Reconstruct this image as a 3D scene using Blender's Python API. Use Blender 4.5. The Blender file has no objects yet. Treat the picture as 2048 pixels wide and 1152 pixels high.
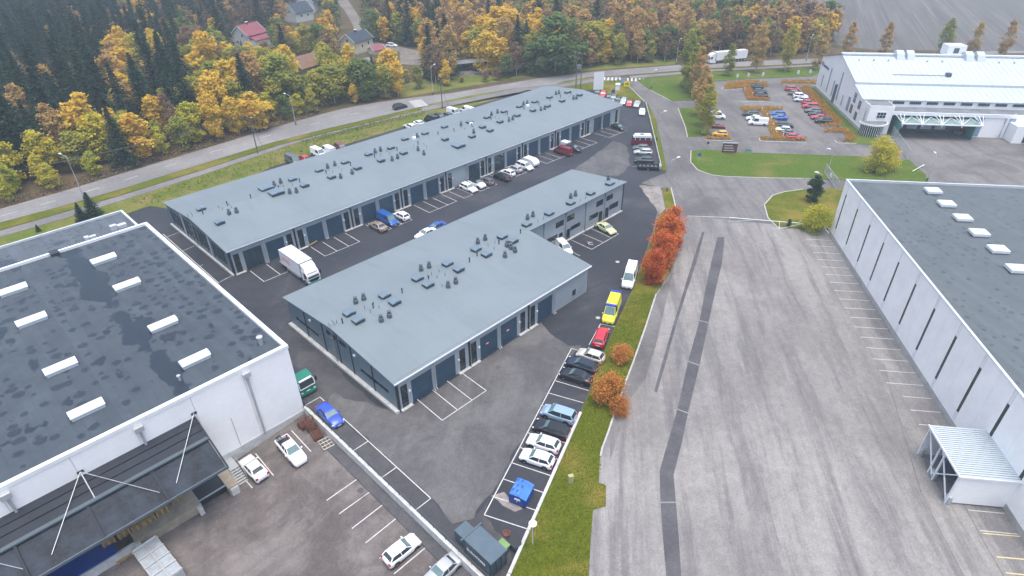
import bpy, math, random
import numpy as np
from mathutils import Vector, Matrix

# ------------------------------------------------------------------ camera, world, sun, exposure
SC = bpy.context.scene
CAM_H = 57.0
FPX, YAW, PITCH, ROLL = 1225.1056, 0.7888, 0.5824, -0.0115      # focal length in pixels of a 2048 wide frame
_f = np.array([math.sin(YAW)*math.cos(PITCH), math.cos(YAW)*math.cos(PITCH), -math.sin(PITCH)])
_r0 = np.array([math.cos(YAW), -math.sin(YAW), 0.0])
_u0 = np.cross(_r0, _f)
_r = math.cos(ROLL)*_r0 + math.sin(ROLL)*_u0
_u = -math.sin(ROLL)*_r0 + math.cos(ROLL)*_u0
cam_data = bpy.data.cameras.new('camera')
cam_data.sensor_width = 36.0
cam_data.lens = 36.0*FPX/2048.0
cam_data.clip_start = 0.5
cam_data.clip_end = 3000.0
cam = bpy.data.objects.new('camera', cam_data)
SC.collection.objects.link(cam)
cam.matrix_world = Matrix(((_r[0], _u[0], -_f[0], 0), (_r[1], _u[1], -_f[1], 0), (_r[2], _u[2], -_f[2], CAM_H), (0, 0, 0, 1)))
SC.camera = cam

SUN_DIR = Vector((-0.06, -0.13, 1.0)).normalized()               # towards the sun, a veiled disc behind cloud
world = bpy.data.worlds.new('World'); SC.world = world; world.use_nodes = True
wn = world.node_tree.nodes; wl = world.node_tree.links
sky = wn.new('ShaderNodeTexSky'); sky.sky_type = 'NISHITA'; sky.sun_disc = False
sky.sun_elevation = math.asin(SUN_DIR.z)
sky.sun_rotation = math.atan2(SUN_DIR.x, SUN_DIR.y)
sky.altitude = 0; sky.air_density = 1.0; sky.dust_density = 4.0; sky.ozone_density = 1.0
bg = wn['Background']; bg.inputs['Strength'].default_value = 0.15
wl.new(sky.outputs['Color'], bg.inputs['Color'])
sun_data = bpy.data.lights.new('sun', 'SUN')
sun_data.energy = 1.0; sun_data.angle = math.radians(40); sun_data.color = (1.0, 0.97, 0.88)
sun = bpy.data.objects.new('sun', sun_data); SC.collection.objects.link(sun)
sun.rotation_euler = SUN_DIR.to_track_quat('Z', 'Y').to_euler()
SC.view_settings.view_transform = 'Standard'; SC.view_settings.look = 'None'
SC.view_settings.gamma = 1.0; SC.view_settings.use_curve_mapping = False
SC.view_settings.exposure = 1.06
SC.render.engine = 'CYCLES'
SC.cycles.use_denoising = True
SC.cycles.max_bounces = 6; SC.cycles.diffuse_bounces = 3; SC.cycles.glossy_bounces = 2
SC.cycles.transmission_bounces = 2; SC.cycles.volume_bounces = 1; SC.cycles.transparent_max_bounces = 6

# ------------------------------------------------------------------ survey: photo point -> point of the place
def ray(px, py):
    return _f + _r*((px-1024)/FPX) + _u*((576-py)/FPX)
def G(px, py, z=0.0):
    d = ray(px, py); t = (z-CAM_H)/d[2]
    return Vector((d[0]*t, d[1]*t, z))
def PIX(p):
    d = np.array((p[0], p[1], p[2]-CAM_H)); Z = d @ _f
    return (1024+FPX*(d @ _r)/Z, 576-FPX*(d @ _u)/Z)
def dirpx(a, b):
    v = G(*b)-G(*a); return math.atan2(v.y, v.x)
rng = np.random.default_rng(7); random.seed(7)

# ------------------------------------------------------------------ object helpers
COL = SC.collection
def tag(o, label=None, cat=None, group=None, kind=None):
    if label: o['label'] = label
    if cat: o['category'] = cat
    if group: o['group'] = group
    if kind: o['kind'] = kind
    return o
def thing(name, label, cat, loc=(0, 0, 0), rz=0.0, group=None):
    o = bpy.data.objects.new(name, None); COL.objects.link(o)
    o.empty_display_size = 0.3
    o.location = loc; o.rotation_euler = (0, 0, rz)
    return tag(o, label, cat, group)
def link(name, mesh, parent=None, loc=None, rot=None, mat=None, scale=None):
    o = bpy.data.objects.new(name, mesh); COL.objects.link(o)
    if parent is not None: o.parent = parent
    if loc is not None: o.location = loc
    if rot is not None: o.rotation_euler = rot
    if scale is not None: o.scale = scale
    if mat is not None and len(o.material_slots):
        o.material_slots[0].link = 'OBJECT'; o.material_slots[0].material = mat
    return o
class MB:
    def __init__(s): s.v = []; s.f = []; s.m = []
    def face(s, pts, m=0):
        n = len(s.v); s.v += [tuple(p) for p in pts]; s.f.append(tuple(range(n, n+len(pts)))); s.m.append(m); return s
    def box(s, x0, y0, z0, x1, y1, z1, m=0, T=None):
        P = [(x0, y0, z0), (x1, y0, z0), (x1, y1, z0), (x0, y1, z0), (x0, y0, z1), (x1, y0, z1), (x1, y1, z1), (x0, y1, z1)]
        if T is not None: P = [tuple(T @ Vector(p)) for p in P]
        n = len(s.v); s.v += P
        for q in ((0, 3, 2, 1), (4, 5, 6, 7), (0, 1, 5, 4), (1, 2, 6, 5), (2, 3, 7, 6), (3, 0, 4, 7)):
            s.f.append(tuple(n+i for i in q)); s.m.append(m)
        return s
    def prism(s, pts, z0, z1, m=0, bottom=True):
        # pts counter-clockwise 2d, z0/z1 numbers or lists
        n = len(s.v); k = len(pts)
        zz0 = z0 if hasattr(z0, '__len__') else [z0]*k
        zz1 = z1 if hasattr(z1, '__len__') else [z1]*k
        s.v += [(p[0], p[1], zz0[i]) for i, p in enumerate(pts)] + [(p[0], p[1], zz1[i]) for i, p in enumerate(pts)]
        if bottom: s.f.append(tuple(n+i for i in reversed(range(k)))); s.m.append(m)
        s.f.append(tuple(n+k+i for i in range(k))); s.m.append(m)
        for i in range(k):
            j = (i+1) % k; s.f.append((n+i, n+j, n+k+j, n+k+i)); s.m.append(m)
        return s
    def profile(s, pts, y0, y1, m=0, axis='y'):
        # closed 2d polygon (a, z) swept along y (or x)
        n = len(s.v); k = len(pts)
        for yy in (y0, y1):
            for a, z in pts: s.v.append((a, yy, z) if axis == 'y' else (yy, a, z))
        s.f.append(tuple(n+i for i in range(k))); s.f.append(tuple(n+k+i for i in reversed(range(k)))); s.m += [m, m]
        for i in range(k):
            j = (i+1) % k; s.f.append((n+j, n+i, n+k+i, n+k+j)); s.m.append(m)
        return s
    def tube(s, path, r, n=8, m=0, cap=True):
        path = [Vector(p) for p in path]; rs = r if hasattr(r, '__len__') else [r]*len(path)
        base = len(s.v)
        for i, p in enumerate(path):
            d = (path[min(i+1, len(path)-1)]-path[max(i-1, 0)]).normalized()
            a = d.cross(Vector((0, 0, 1)))
            if a.length < 1e-3: a = Vector((1, 0, 0))
            a.normalize(); b = d.cross(a)
            for k in range(n):
                t = 2*math.pi*k/n; q = p+(a*math.cos(t)+b*math.sin(t))*rs[i]; s.v.append(tuple(q))
        for i in range(len(path)-1):
            for k in range(n):
                j = (k+1) % n
                s.f.append((base+i*n+k, base+i*n+j, base+(i+1)*n+j, base+(i+1)*n+k)); s.m.append(m)
        if cap:
            s.f.append(tuple(base+k for k in reversed(range(n)))); s.f.append(tuple(base+(len(path)-1)*n+k for k in range(n))); s.m += [m, m]
        return s
    def bar(s, a, b, w, h=None, m=0):
        h = h or w; a = Vector(a); b = Vector(b); d = b-a; L = d.length
        T = Matrix.Translation(a) @ d.to_track_quat('X', 'Z').to_matrix().to_4x4()
        return s.box(0, -w/2, -h/2, L, w/2, h/2, m, T)
    def lathe(s, prof, n=16, m=0, c=(0, 0)):
        base = len(s.v)
        for r, z in prof:
            for k in range(n):
                t = 2*math.pi*k/n; s.v.append((c[0]+r*math.cos(t), c[1]+r*math.sin(t), z))
        for i in range(len(prof)-1):
            for k in range(n):
                j = (k+1) % n; s.f.append((base+i*n+k, base+i*n+j, base+(i+1)*n+j, base+(i+1)*n+k)); s.m.append(m)
        s.f.append(tuple(base+k for k in reversed(range(n)))); s.f.append(tuple(base+(len(prof)-1)*n+k for k in range(n))); s.m += [m, m]
        return s
    def mesh(s, name, mats, smooth=False):
        me = bpy.data.meshes.new(name); me.from_pydata(s.v, [], s.f)
        if not isinstance(mats, (list, tuple)): mats = [mats]
        for q in mats: me.materials.append(q)
        if len(mats) > 1: me.polygons.foreach_set('material_index', s.m)
        if smooth: me.polygons.foreach_set('use_smooth', [True]*len(s.f))
        me.update(); return me
    def build(s, name, mats, parent=None, loc=None, rot=None, smooth=False):
        return link(name, s.mesh(name, mats, smooth), parent, loc, rot)

# ------------------------------------------------------------------ materials
M = {}
def nodes(name):
    m = bpy.data.materials.new(name); m.use_nodes = True; M[name] = m
    nt = m.node_tree; return m, nt.nodes, nt.links, nt.nodes['Principled BSDF']
def mixc(n, l, fac, a, b, mode='MIX'):
    x = n.new('ShaderNodeMix'); x.data_type = 'RGBA'; x.blend_type = mode
    for sock, val in ((x.inputs[0], fac), (x.inputs[6], a), (x.inputs[7], b)):
        if isinstance(val, (int, float)): sock.default_value = val
        elif isinstance(val, tuple): sock.default_value = (*val, 1) if len(val) == 3 else val
        else: l.new(val, sock)
    return x.outputs[2]
def mth(n, l, op, a, b=None, c=None):
    x = n.new('ShaderNodeMath'); x.operation = op
    for i, val in enumerate((a, b, c)):
        if val is None: continue
        if isinstance(val, (int, float)): x.inputs[i].default_value = val
        else: l.new(val, x.inputs[i])
    return x.outputs[0]
def pos(n, l, rot=0.0, scale=(1, 1, 1)):
    g = n.new('ShaderNodeNewGeometry'); mp = n.new('ShaderNodeMapping')
    mp.inputs['Rotation'].default_value = (0, 0, rot)
    l.new(g.outputs['Position'], mp.inputs['Vector'])
    m2 = n.new('ShaderNodeMapping'); m2.inputs['Scale'].default_value = scale; l.new(mp.outputs[0], m2.inputs['Vector']); return m2.outputs[0]
def noise(n, l, vec, scale, detail=4, rough=0.6, dist=0.0):
    x = n.new('ShaderNodeTexNoise'); x.inputs['Scale'].default_value = scale; x.inputs['Detail'].default_value = detail
    x.inputs['Roughness'].default_value = rough; x.inputs['Distortion'].default_value = dist
    if vec is not None: l.new(vec, x.inputs['Vector'])
    return x.outputs['Fac']
def ramp(n, l, fac, lo, hi):
    x = n.new('ShaderNodeMapRange'); x.inputs[1].default_value = lo; x.inputs[2].default_value = hi; x.interpolation_type = 'SMOOTHSTEP'
    l.new(fac, x.inputs[0]); return x.outputs[0]
def bump(n, l, bs, h, strength=0.3, dist=0.02):
    b = n.new('ShaderNodeBump'); b.inputs['Strength'].default_value = strength; b.inputs['Distance'].default_value = dist
    l.new(h, b.inputs['Height']); l.new(b.outputs[0], bs.inputs['Normal'])
def simple(name, col, rough=0.6, metal=0.0, var=0.12, sc=0.7, coat=0.0, spec=0.5):
    m, n, l, b = nodes(name)
    v = pos(n, l)
    f = noise(n, l, v, sc, 5)
    f2 = noise(n, l, v, sc*9, 3)
    k = mth(n, l, 'ADD', mth(n, l, 'MULTIPLY', f, 0.7), mth(n, l, 'MULTIPLY', f2, 0.3))
    c = mixc(n, l, ramp(n, l, k, 0.3, 0.7), tuple(x*(1-var) for x in col), tuple(min(1, x*(1+var)) for x in col))
    l.new(c, b.inputs['Base Color'])
    b.inputs['Roughness'].default_value = rough; b.inputs['Metallic'].default_value = metal
    b.inputs['Coat Weight'].default_value = coat; b.inputs['Specular IOR Level'].default_value = spec
    return m
def paint(name, col, metal=0.0):
    m, n, l, b = nodes('paint_'+name)
    f = noise(n, l, pos(n, l), 1.3, 4)
    c = mixc(n, l, f, tuple(x*0.9 for x in col), tuple(min(1, x*1.08) for x in col))
    l.new(c, b.inputs['Base Color']); b.inputs['Roughness'].default_value = 0.32; b.inputs['Metallic'].default_value = metal
    b.inputs['Coat Weight'].default_value = 0.5; b.inputs['Coat Roughness'].default_value = 0.08
    return m
def glassy(name, col=(0.02, 0.03, 0.035), rough=0.06):
    m, n, l, b = nodes(name)
    f = noise(n, l, pos(n, l), 0.8, 3)
    l.new(mixc(n, l, f, tuple(x*0.7 for x in col), tuple(x*1.4 for x in col)), b.inputs['Base Color'])
    b.inputs['Roughness'].default_value = rough; b.inputs['Specular IOR Level'].default_value = 0.7
    return m
simple('grey_cladding', (0.30, 0.345, 0.375), 0.45, 0.0, 0.06)
simple('blue_cladding', (0.115, 0.17, 0.205), 0.45, 0.0, 0.06)
simple('white_cladding', (0.87, 0.87, 0.86), 0.45, 0.0, 0.05, 0.25)
simple('door_blue', (0.030, 0.066, 0.105), 0.42, 0.0, 0.10)
simple('trim_light', (0.52, 0.56, 0.58), 0.4, 0.0, 0.06)
simple('trim_white', (0.78, 0.80, 0.81), 0.4, 0.0, 0.05)
simple('trim_dark', (0.035, 0.045, 0.055), 0.4, 0.2, 0.1)
simple('concrete', (0.40, 0.395, 0.375), 0.85, 0.0, 0.18, 0.8)
simple('concrete_pale', (0.50, 0.50, 0.48), 0.85, 0.0, 0.2, 1.2)
simple('concrete_tan', (0.36, 0.31, 0.23), 0.85, 0.0, 0.2, 0.8)
simple('steel', (0.32, 0.34, 0.36), 0.45, 0.7, 0.12)
simple('galvanised', (0.48, 0.50, 0.51), 0.5, 0.4, 0.12)
simple('vent_grey', (0.085, 0.11, 0.13), 0.5, 0.1, 0.1)
simple('hatch_side', (0.030, 0.052, 0.075), 0.5, 0.0, 0.1)
simple('hatch_lid', (0.14, 0.19, 0.23), 0.35, 0.0, 0.08)
simple('black_rubber', (0.014, 0.014, 0.015), 0.8)
simple('black_plastic', (0.022, 0.023, 0.025), 0.5)
simple('rim_metal', (0.45, 0.46, 0.47), 0.35, 0.6)
simple('headlamp', (0.70, 0.72, 0.74), 0.15)
simple('tail_lamp', (0.45, 0.015, 0.02), 0.2)
simple('plate_white', (0.75, 0.76, 0.78), 0.5)
simple('wood_pale', (0.42, 0.28, 0.13), 0.8, 0, 0.25, 2.0)
simple('wood_pole', (0.13, 0.105, 0.085), 0.9, 0, 0.25, 2.0)
simple('rust', (0.11, 0.045, 0.032), 0.85, 0, 0.35, 2.0)
simple('paint_line', (0.52, 0.52, 0.51), 0.7, 0, 0.16, 2.5)
simple('yellow_line', (0.62, 0.50, 0.25), 0.7, 0, 0.16, 2.5)
simple('sign_blue', (0.02, 0.09, 0.42), 0.4)
simple('sign_yellow', (0.75, 0.62, 0.02), 0.4)
simple('sign_red', (0.55, 0.03, 0.05), 0.4)
simple('mark_orange', (0.80, 0.17, 0.03), 0.4, 0, 0.03)
simple('mark_white', (0.80, 0.81, 0.82), 0.4, 0, 0.03)
simple('mark_navy', (0.05, 0.08, 0.20), 0.4, 0, 0.05)
simple('mark_black', (0.02, 0.02, 0.02), 0.5, 0, 0.05)
simple('bin_blue', (0.010, 0.055, 0.27), 0.4, 0, 0.1)
simple('bin_lid_blue', (0.05, 0.17, 0.47), 0.3, 0, 0.18, 1.5)
simple('bin_green', (0.16, 0.30, 0.10), 0.4)
simple('green_panel', (0.10, 0.33, 0.27), 0.4, 0, 0.08)
simple('compactor', (0.038, 0.066, 0.088), 0.45, 0.1, 0.14, 1.0)
simple('compactor_top', (0.085, 0.125, 0.155), 0.4, 0.1, 0.08, 1.0)
simple('cabinet', (0.36, 0.35, 0.17), 0.6)
simple('roof_white', (0.50, 0.56, 0.60), 0.35, 0.15, 0.04, 0.2)
simple('skylight', (0.66, 0.70, 0.72), 0.3, 0, 0.04)
simple('skylight_frame', (0.45, 0.50, 0.54), 0.4, 0, 0.08)
simple('flat_roof_grey', (0.15, 0.165, 0.175), 0.75, 0, 0.3, 0.35)
simple('canopy_dark', (0.016, 0.023, 0.035), 0.6, 0, 0.25, 0.35, 0, 0.25)
simple('house_white', (0.60, 0.64, 0.62), 0.7, 0, 0.06)
simple('house_cream', (0.66, 0.61, 0.42), 0.7, 0, 0.06)
simple('house_ochre', (0.50, 0.38, 0.18), 0.7, 0, 0.06)
simple('tile_red', (0.22, 0.055, 0.075), 0.6, 0, 0.2, 1.0)
simple('tile_dark', (0.022, 0.038, 0.055), 0.55, 0, 0.2, 1.0)
simple('tile_brown', (0.19, 0.11, 0.07), 0.7, 0, 0.25, 1.0)
simple('bark_birch', (0.50, 0.48, 0.43), 0.85, 0, 0.35, 1.5)
simple('bark_brown', (0.10, 0.075, 0.055), 0.9, 0, 0.3, 1.5)
simple('bark_red', (0.16, 0.07, 0.05), 0.9, 0, 0.3, 1.5)
simple('forest_floor', (0.095, 0.085, 0.045), 0.95, 0, 0.5, 0.12)
simple('skin', (0.45, 0.28, 0.20), 0.6)
simple('cloth_navy', (0.02, 0.022, 0.035), 0.9)
simple('cloth_grey', (0.08, 0.08, 0.09), 0.9)
simple('cushion_pink', (0.52, 0.16, 0.17), 0.6, 0, 0.15, 2)
glassy('window_glass', (0.018, 0.026, 0.032), 0.05)
glassy('facade_glass', (0.03, 0.055, 0.07), 0.03)
glassy('car_glass', (0.03, 0.045, 0.05), 0.05)
glassy('screen_glass', (0.12, 0.19, 0.19), 0.06)
for nm, c, mt in (('white', (0.78, 0.79, 0.80), 0), ('silver', (0.50, 0.52, 0.54), 0.35), ('grey', (0.13, 0.14, 0.15), 0.3), ('black', (0.012, 0.014, 0.017), 0),
                  ('navy', (0.018, 0.028, 0.05), 0.1), ('red', (0.50, 0.022, 0.04), 0), ('maroon', (0.17, 0.016, 0.028), 0.1), ('blue', (0.035, 0.085, 0.46), 0.1),
                  ('cobalt', (0.02, 0.10, 0.34), 0.1), ('yellow', (0.78, 0.40, 0.015), 0), ('lime', (0.75, 0.72, 0.02), 0), ('pale_green', (0.56, 0.58, 0.34), 0.1),
                  ('taupe', (0.30, 0.25, 0.22), 0.2), ('light_blue', (0.30, 0.43, 0.56), 0.25), ('beige', (0.58, 0.54, 0.48), 0.2), ('green', (0.012, 0.20, 0.13), 0), ('dark_green', (0.02, 0.032, 0.03), 0.1), ('bright_blue', (0.03, 0.13, 0.50), 0.1)):
    paint(nm, c, mt)
# ------------------------------------------------------------------ ground materials
def asphalt(name, dark, light, lo=0.38, hi=0.62, sc=0.09, rough=0.85, streak=None, dusty=None, crack=0.0):
    m, n, l, b = nodes(name)
    v = pos(n, l)
    big = noise(n, l, v, sc, 6, 0.65, 0.6)
    c = mixc(n, l, ramp(n, l, big, lo, hi), dark, light)
    if streak:
        ang, amt, col = streak
        sv = pos(n, l, -ang, (0.035, 0.42, 1))
        s = noise(n, l, sv, 1.0, 8, 0.68, 0.25)
        c = mixc(n, l, mth(n, l, 'MULTIPLY', ramp(n, l, s, 0.45, 0.66), amt), c, col)
        s3 = noise(n, l, pos(n, l, -ang, (0.018, 0.13, 1)), 1.0, 6, 0.7, 0.5)
        c = mixc(n, l, mth(n, l, 'MULTIPLY', ramp(n, l, s3, 0.47, 0.68), amt*0.75), c, tuple(x*1.15 for x in col))
        s2 = noise(n, l, pos(n, l, -ang, (0.05, 0.7, 1)), 1.3, 6, 0.65, 0.3)
        c = mixc(n, l, mth(n, l, 'MULTIPLY', ramp(n, l, s2, 0.52, 0.78), amt*0.6), c, tuple(min(1, x*1.2) for x in light))
    if dusty:
        d = noise(n, l, v, dusty[0], 5, 0.7, 1.0)
        c = mixc(n, l, mth(n, l, 'MULTIPLY', ramp(n, l, d, 0.52, 0.72), dusty[1]), c, dusty[2])
    md = noise(n, l, v, 0.9, 8, 0.78, 0.3)
    c = mixc(n, l, ramp(n, l, md, 0.28, 0.72), mixc(n, l, 1.0, c, (0.84, 0.84, 0.85), 'MULTIPLY'), mixc(n, l, 1.0, c, (1.14, 1.14, 1.13), 'MULTIPLY'))
    g = noise(n, l, v, 5.0, 4, 0.8)
    c = mixc(n, l, ramp(n, l, g, 0.3, 0.7), mixc(n, l, 1.0, c, (0.82, 0.82, 0.82), 'MULTIPLY'), mixc(n, l, 1.0, c, (1.16, 1.16, 1.16), 'MULTIPLY'))
    if crack:
        vo = n.new('ShaderNodeTexVoronoi'); vo.feature = 'DISTANCE_TO_EDGE'; vo.inputs['Scale'].default_value = 0.10
        wv = n.new('ShaderNodeMixRGB'); wv.blend_type = 'ADD'; wv.inputs[0].default_value = 2.0
        nz = n.new('ShaderNodeTexNoise'); nz.inputs['Scale'].default_value = 0.35; nz.inputs['Detail'].default_value = 4
        l.new(v, nz.inputs['Vector']); l.new(v, wv.inputs[1]); l.new(nz.outputs['Color'], wv.inputs[2]); l.new(wv.outputs[0], vo.inputs['Vector'])
        k = mth(n, l, 'LESS_THAN', vo.outputs['Distance'], 0.012)
        c = mixc(n, l, mth(n, l, 'MULTIPLY', k, crack), c, tuple(x*0.45 for x in dark))
    l.new(c, b.inputs['Base Color'])
    r = mth(n, l, 'MULTIPLY_ADD', big, 0.25, rough-0.15); l.new(r, b.inputs['Roughness'])
    b.inputs['Specular IOR Level'].default_value = 0.35
    bump(n, l, b, noise(n, l, v, 14, 3, 0.8), 0.25, 0.02)
    return m
def grassy(name, a, bcol, dry, lo=0.45, hi=0.7):
    m, n, l, b = nodes(name)
    v = pos(n, l)
    big = noise(n, l, v, 0.12, 6, 0.65, 0.4); mid = noise(n, l, v, 1.6, 5, 0.7); fine = noise(n, l, v, 7, 3, 0.7)
    c = mixc(n, l, ramp(n, l, mid, 0.3, 0.7), a, bcol)
    c = mixc(n, l, ramp(n, l, big, lo, hi), c, dry)
    c = mixc(n, l, ramp(n, l, fine, 0.3, 0.75), mixc(n, l, 1.0, c, (0.7, 0.7, 0.7), 'MULTIPLY'), mixc(n, l, 1.0, c, (1.25, 1.25, 1.2), 'MULTIPLY'))
    l.new(c, b.inputs['Base Color']); b.inputs['Roughness'].default_value = 0.95; b.inputs['Specular IOR Level'].default_value = 0.15
    bump(n, l, b, mth(n, l, 'ADD', mid, fine), 0.7, 0.10)
    return m
LOT_ANG = math.atan2(0.604, 0.797)
asphalt('asphalt_yard', (0.025, 0.029, 0.038), (0.042, 0.045, 0.055), 0.36, 0.66, 0.07, 0.72, None, (0.045, 0.5, (0.10, 0.097, 0.10)))
asphalt('asphalt_worn', (0.080, 0.079, 0.082), (0.128, 0.126, 0.126), 0.34, 0.66, 0.13, 0.85, (LOT_ANG, 0.35, (0.058, 0.058, 0.062)))
asphalt('asphalt_old', (0.105, 0.101, 0.101), (0.175, 0.168, 0.165), 0.36, 0.62, 0.05, 0.85, (LOT_ANG+0.15, 0.5, (0.078, 0.075, 0.078)), (0.045, 0.55, (0.23, 0.215, 0.20)))
asphalt('asphalt_lot', (0.185, 0.177, 0.172), (0.272, 0.264, 0.252), 0.36, 0.62, 0.03, 0.9, (LOT_ANG, 0.72, (0.112, 0.106, 0.110)), None, 0.0)
asphalt('asphalt_dock', (0.095, 0.082, 0.079), (0.175, 0.158, 0.15), 0.36, 0.64, 0.12, 0.85, (0.05, 0.5, (0.075, 0.067, 0.067)), (0.16, 0.5, (0.23, 0.21, 0.20)))
asphalt('asphalt_patch', (0.068, 0.068, 0.076), (0.095, 0.095, 0.102), 0.35, 0.65, 0.2)
asphalt('asphalt_road', (0.175, 0.172, 0.174), (0.235, 0.23, 0.23), 0.35, 0.65, 0.05, 0.8, (0.0, 0.3, (0.14, 0.138, 0.14)))
asphalt('asphalt_path', (0.15, 0.145, 0.15), (0.20, 0.195, 0.195), 0.35, 0.65, 0.1)
asphalt('dirt_track', (0.13, 0.115, 0.10), (0.21, 0.19, 0.17), 0.35, 0.65, 0.1)
asphalt('sand', (0.18, 0.16, 0.148), (0.27, 0.25, 0.235), 0.35, 0.65, 0.5)
grassy('grass', (0.072, 0.098, 0.006), (0.115, 0.135, 0.010), (0.20, 0.165, 0.035), 0.46, 0.68)
grassy('grass_green', (0.058, 0.105, 0.010), (0.092, 0.145, 0.018), (0.14, 0.145, 0.035), 0.46, 0.72)
grassy('meadow', (0.085, 0.125, 0.014), (0.135, 0.16, 0.028), (0.19, 0.175, 0.055), 0.40, 0.65)
grassy('wood_floor', (0.060, 0.055, 0.025), (0.095, 0.075, 0.038), (0.12, 0.085, 0.05), 0.40, 0.65)
def field_mat():
    m, n, l, b = nodes('ploughed_field')
    a = dirpx((1990, 110), (1880, 0))
    v = pos(n, l, -a, (0.012, 0.22, 1))
    s = noise(n, l, v, 1.0, 6, 0.6); s2 = noise(n, l, pos(n, l, -a, (0.004, 0.7, 1)), 1.6, 3)
    big = noise(n, l, pos(n, l), 0.012, 4)
    c = mixc(n, l, ramp(n, l, s, 0.35, 0.65), (0.080, 0.075, 0.075), (0.118, 0.112, 0.106))
    c = mixc(n, l, mth(n, l, 'MULTIPLY', ramp(n, l, s2, 0.52, 0.66), 0.6), c, (0.21, 0.20, 0.19))
    c = mixc(n, l, mth(n, l, 'MULTIPLY', ramp(n, l, big, 0.45, 0.65), 0.6), c, (0.09, 0.10, 0.085))
    l.new(c, b.inputs['Base Color']); b.inputs['Roughness'].default_value = 1.0
field_mat()

# ------------------------------------------------------------------ ground sheets
def sheet(name, pts, z, mat, kind='structure'):
    mb = MB(); P = []
    for p in pts:
        q = G(*p) if not isinstance(p, Vector) else p
        P.append((q.x, q.y, z))
    mb.face(P)
    me = mb.mesh(name, M[mat])
    if me.polygons[0].normal.z < 0: me.flip_normals()
    o = link(name, me); o['kind'] = kind
    return o
V = lambda x, y: Vector((x, y, 0))
def worn_edge(pts, amp=0.35, step=0.9, keep=()):
    P = [G(*p) if not isinstance(p, Vector) else p for p in pts]; out = []
    for i, a in enumerate(P):
        b_ = P[(i+1) % len(P)]; d = b_-a; k = max(1, int(d.length/step)); nn = Vector((-d.y, d.x, 0)).normalized(); w = 0.0
        for j in range(k):
            out.append(a+d*(j/k)+nn*w); w = 0.0 if i in keep else max(-amp, min(amp, w*.6+random.uniform(-amp, amp)*.7))
    return out
ground = sheet('ground', [V(-780, 61.4), V(22.2, 61.4), V(22.2, -400), V(780, -400), V(780, 780), V(-780, 780)], 0.0, 'wood_floor')
field = sheet('field', [(1235, -6), (1330, 6), (1430, 30), (1500, 22), (1590, 34), (1650, 60), (1680, 92), (1750, 100), (2300, 104), V(760, -60), V(760, 330)], 0.02, 'ploughed_field')
OLD = sheet('apron', [(1243, 166), (1276, 158), (1425, 147), (1625, 138), (1900, 122), (2250, 108), (2400, 330), (2500, 1100), V(60, -60), V(26, -60), (985, 1220), (1015, 1151), (1055, 1065), (1159, 828), (1200, 720), (1263, 583), (1325, 376), (1280, 366), (1334, 345), (1325, 302), (1310, 240), (1290, 203), (1264, 178)], 0.012, 'asphalt_old')
LOT = sheet('lot', [(1358, 431), (1460, 441), (1560, 450), (1667, 462), (2052, 1070), V(52, -40), V(30, -40), (1150, 1260), (1178, 1152), (1182, 1068), (1186, 1020), (1201, 912), (1217, 863), (1250, 766), (1290, 656), (1312, 588), (1345, 540), (1366, 470)], 0.024, 'asphalt_lot')
YARD = sheet('yard', [V(22.24, -40), V(22.24, 61.3), V(22.24, 124), (258, 426), (300, 412), V(34, 133), V(60, 141), V(150, 141), (1196, 180), (1215, 190), (1268, 201), (1290, 207), (1299, 240), (1313, 290), (1331, 345), (1282, 366), (1292, 376), (1316, 418), (1306, 462), (1263, 583), (1232, 648), (1207, 703), (1192, 743), (1177, 786), (1159, 828), (1052, 1065), (1015, 1151), V(26.6, 12), V(26.6, -40)], 0.020, 'asphalt_yard')
WORN = sheet('worn_patch', worn_edge([(800, 827), (1082, 645), (1101, 668), (1137, 692), (1163, 690), (1120, 742), (1055, 862), (985, 985), (948, 1038), (905, 1048), (866, 998), (750, 893), (655, 806), (668, 786), (700, 800)], .35, .9, (0, 1, 2)), 0.028, 'asphalt_worn')
asphalt('asphalt_mid', (0.050, 0.050, 0.057), (0.080, 0.079, 0.084), 0.36, 0.64, 0.1, 0.8)
MID = sheet('worn_patch', worn_edge([V(22.6, 64), V(27.5, 72), V(29.3, 70), V(29.3, 54), (798, 826.5), (700, 801), (668, 787), (656, 807), (750, 894), (866, 999), (905, 1049), (948, 1039), (985, 986), (1056, 862), (1062, 850), (1000, 966), (966, 1030), (1020, 1075), (1040, 1085), (1014, 1150), V(26, 15), V(22.6, 15)], .3, .9), 0.0245, 'asphalt_mid')
WORN2 = sheet('worn_patch', worn_edge([(1140, 345), (1172, 322), (1205, 300), (1226, 282), (1250, 290), (1262, 330), (1236, 352), (1190, 352)], .5, 1.2), 0.028, 'asphalt_worn')
SAND = sheet('sand_patch', worn_edge([(1278, 371), (1322, 373), (1332, 420), (1318, 430), (1312, 418)], .25), 0.034, 'sand')
def zdock(x): return -1.15 if x > 21.5 else (-2.4 if x < 11 else -2.4+(x-11)*1.25/10.5)
def GD(px, py, dz=0.0):
    q = G(px, py, -1.5)
    for _ in range(6): q = G(px, py, zdock(q.x)+dz)
    return q
mb = MB()
for x0, x1 in ((-70, 11.0), (11.0, 21.5), (21.5, 22.3)):
    mb.face([(x0, -60, zdock(x0+.001)), (x1, -60, zdock(x1-.001)), (x1, 61.3, zdock(x1-.001)), (x0, 61.3, zdock(x0+.001))])
o = mb.build('dock_yard', M['asphalt_dock']); o['kind'] = 'structure'; DOCK = o
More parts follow.
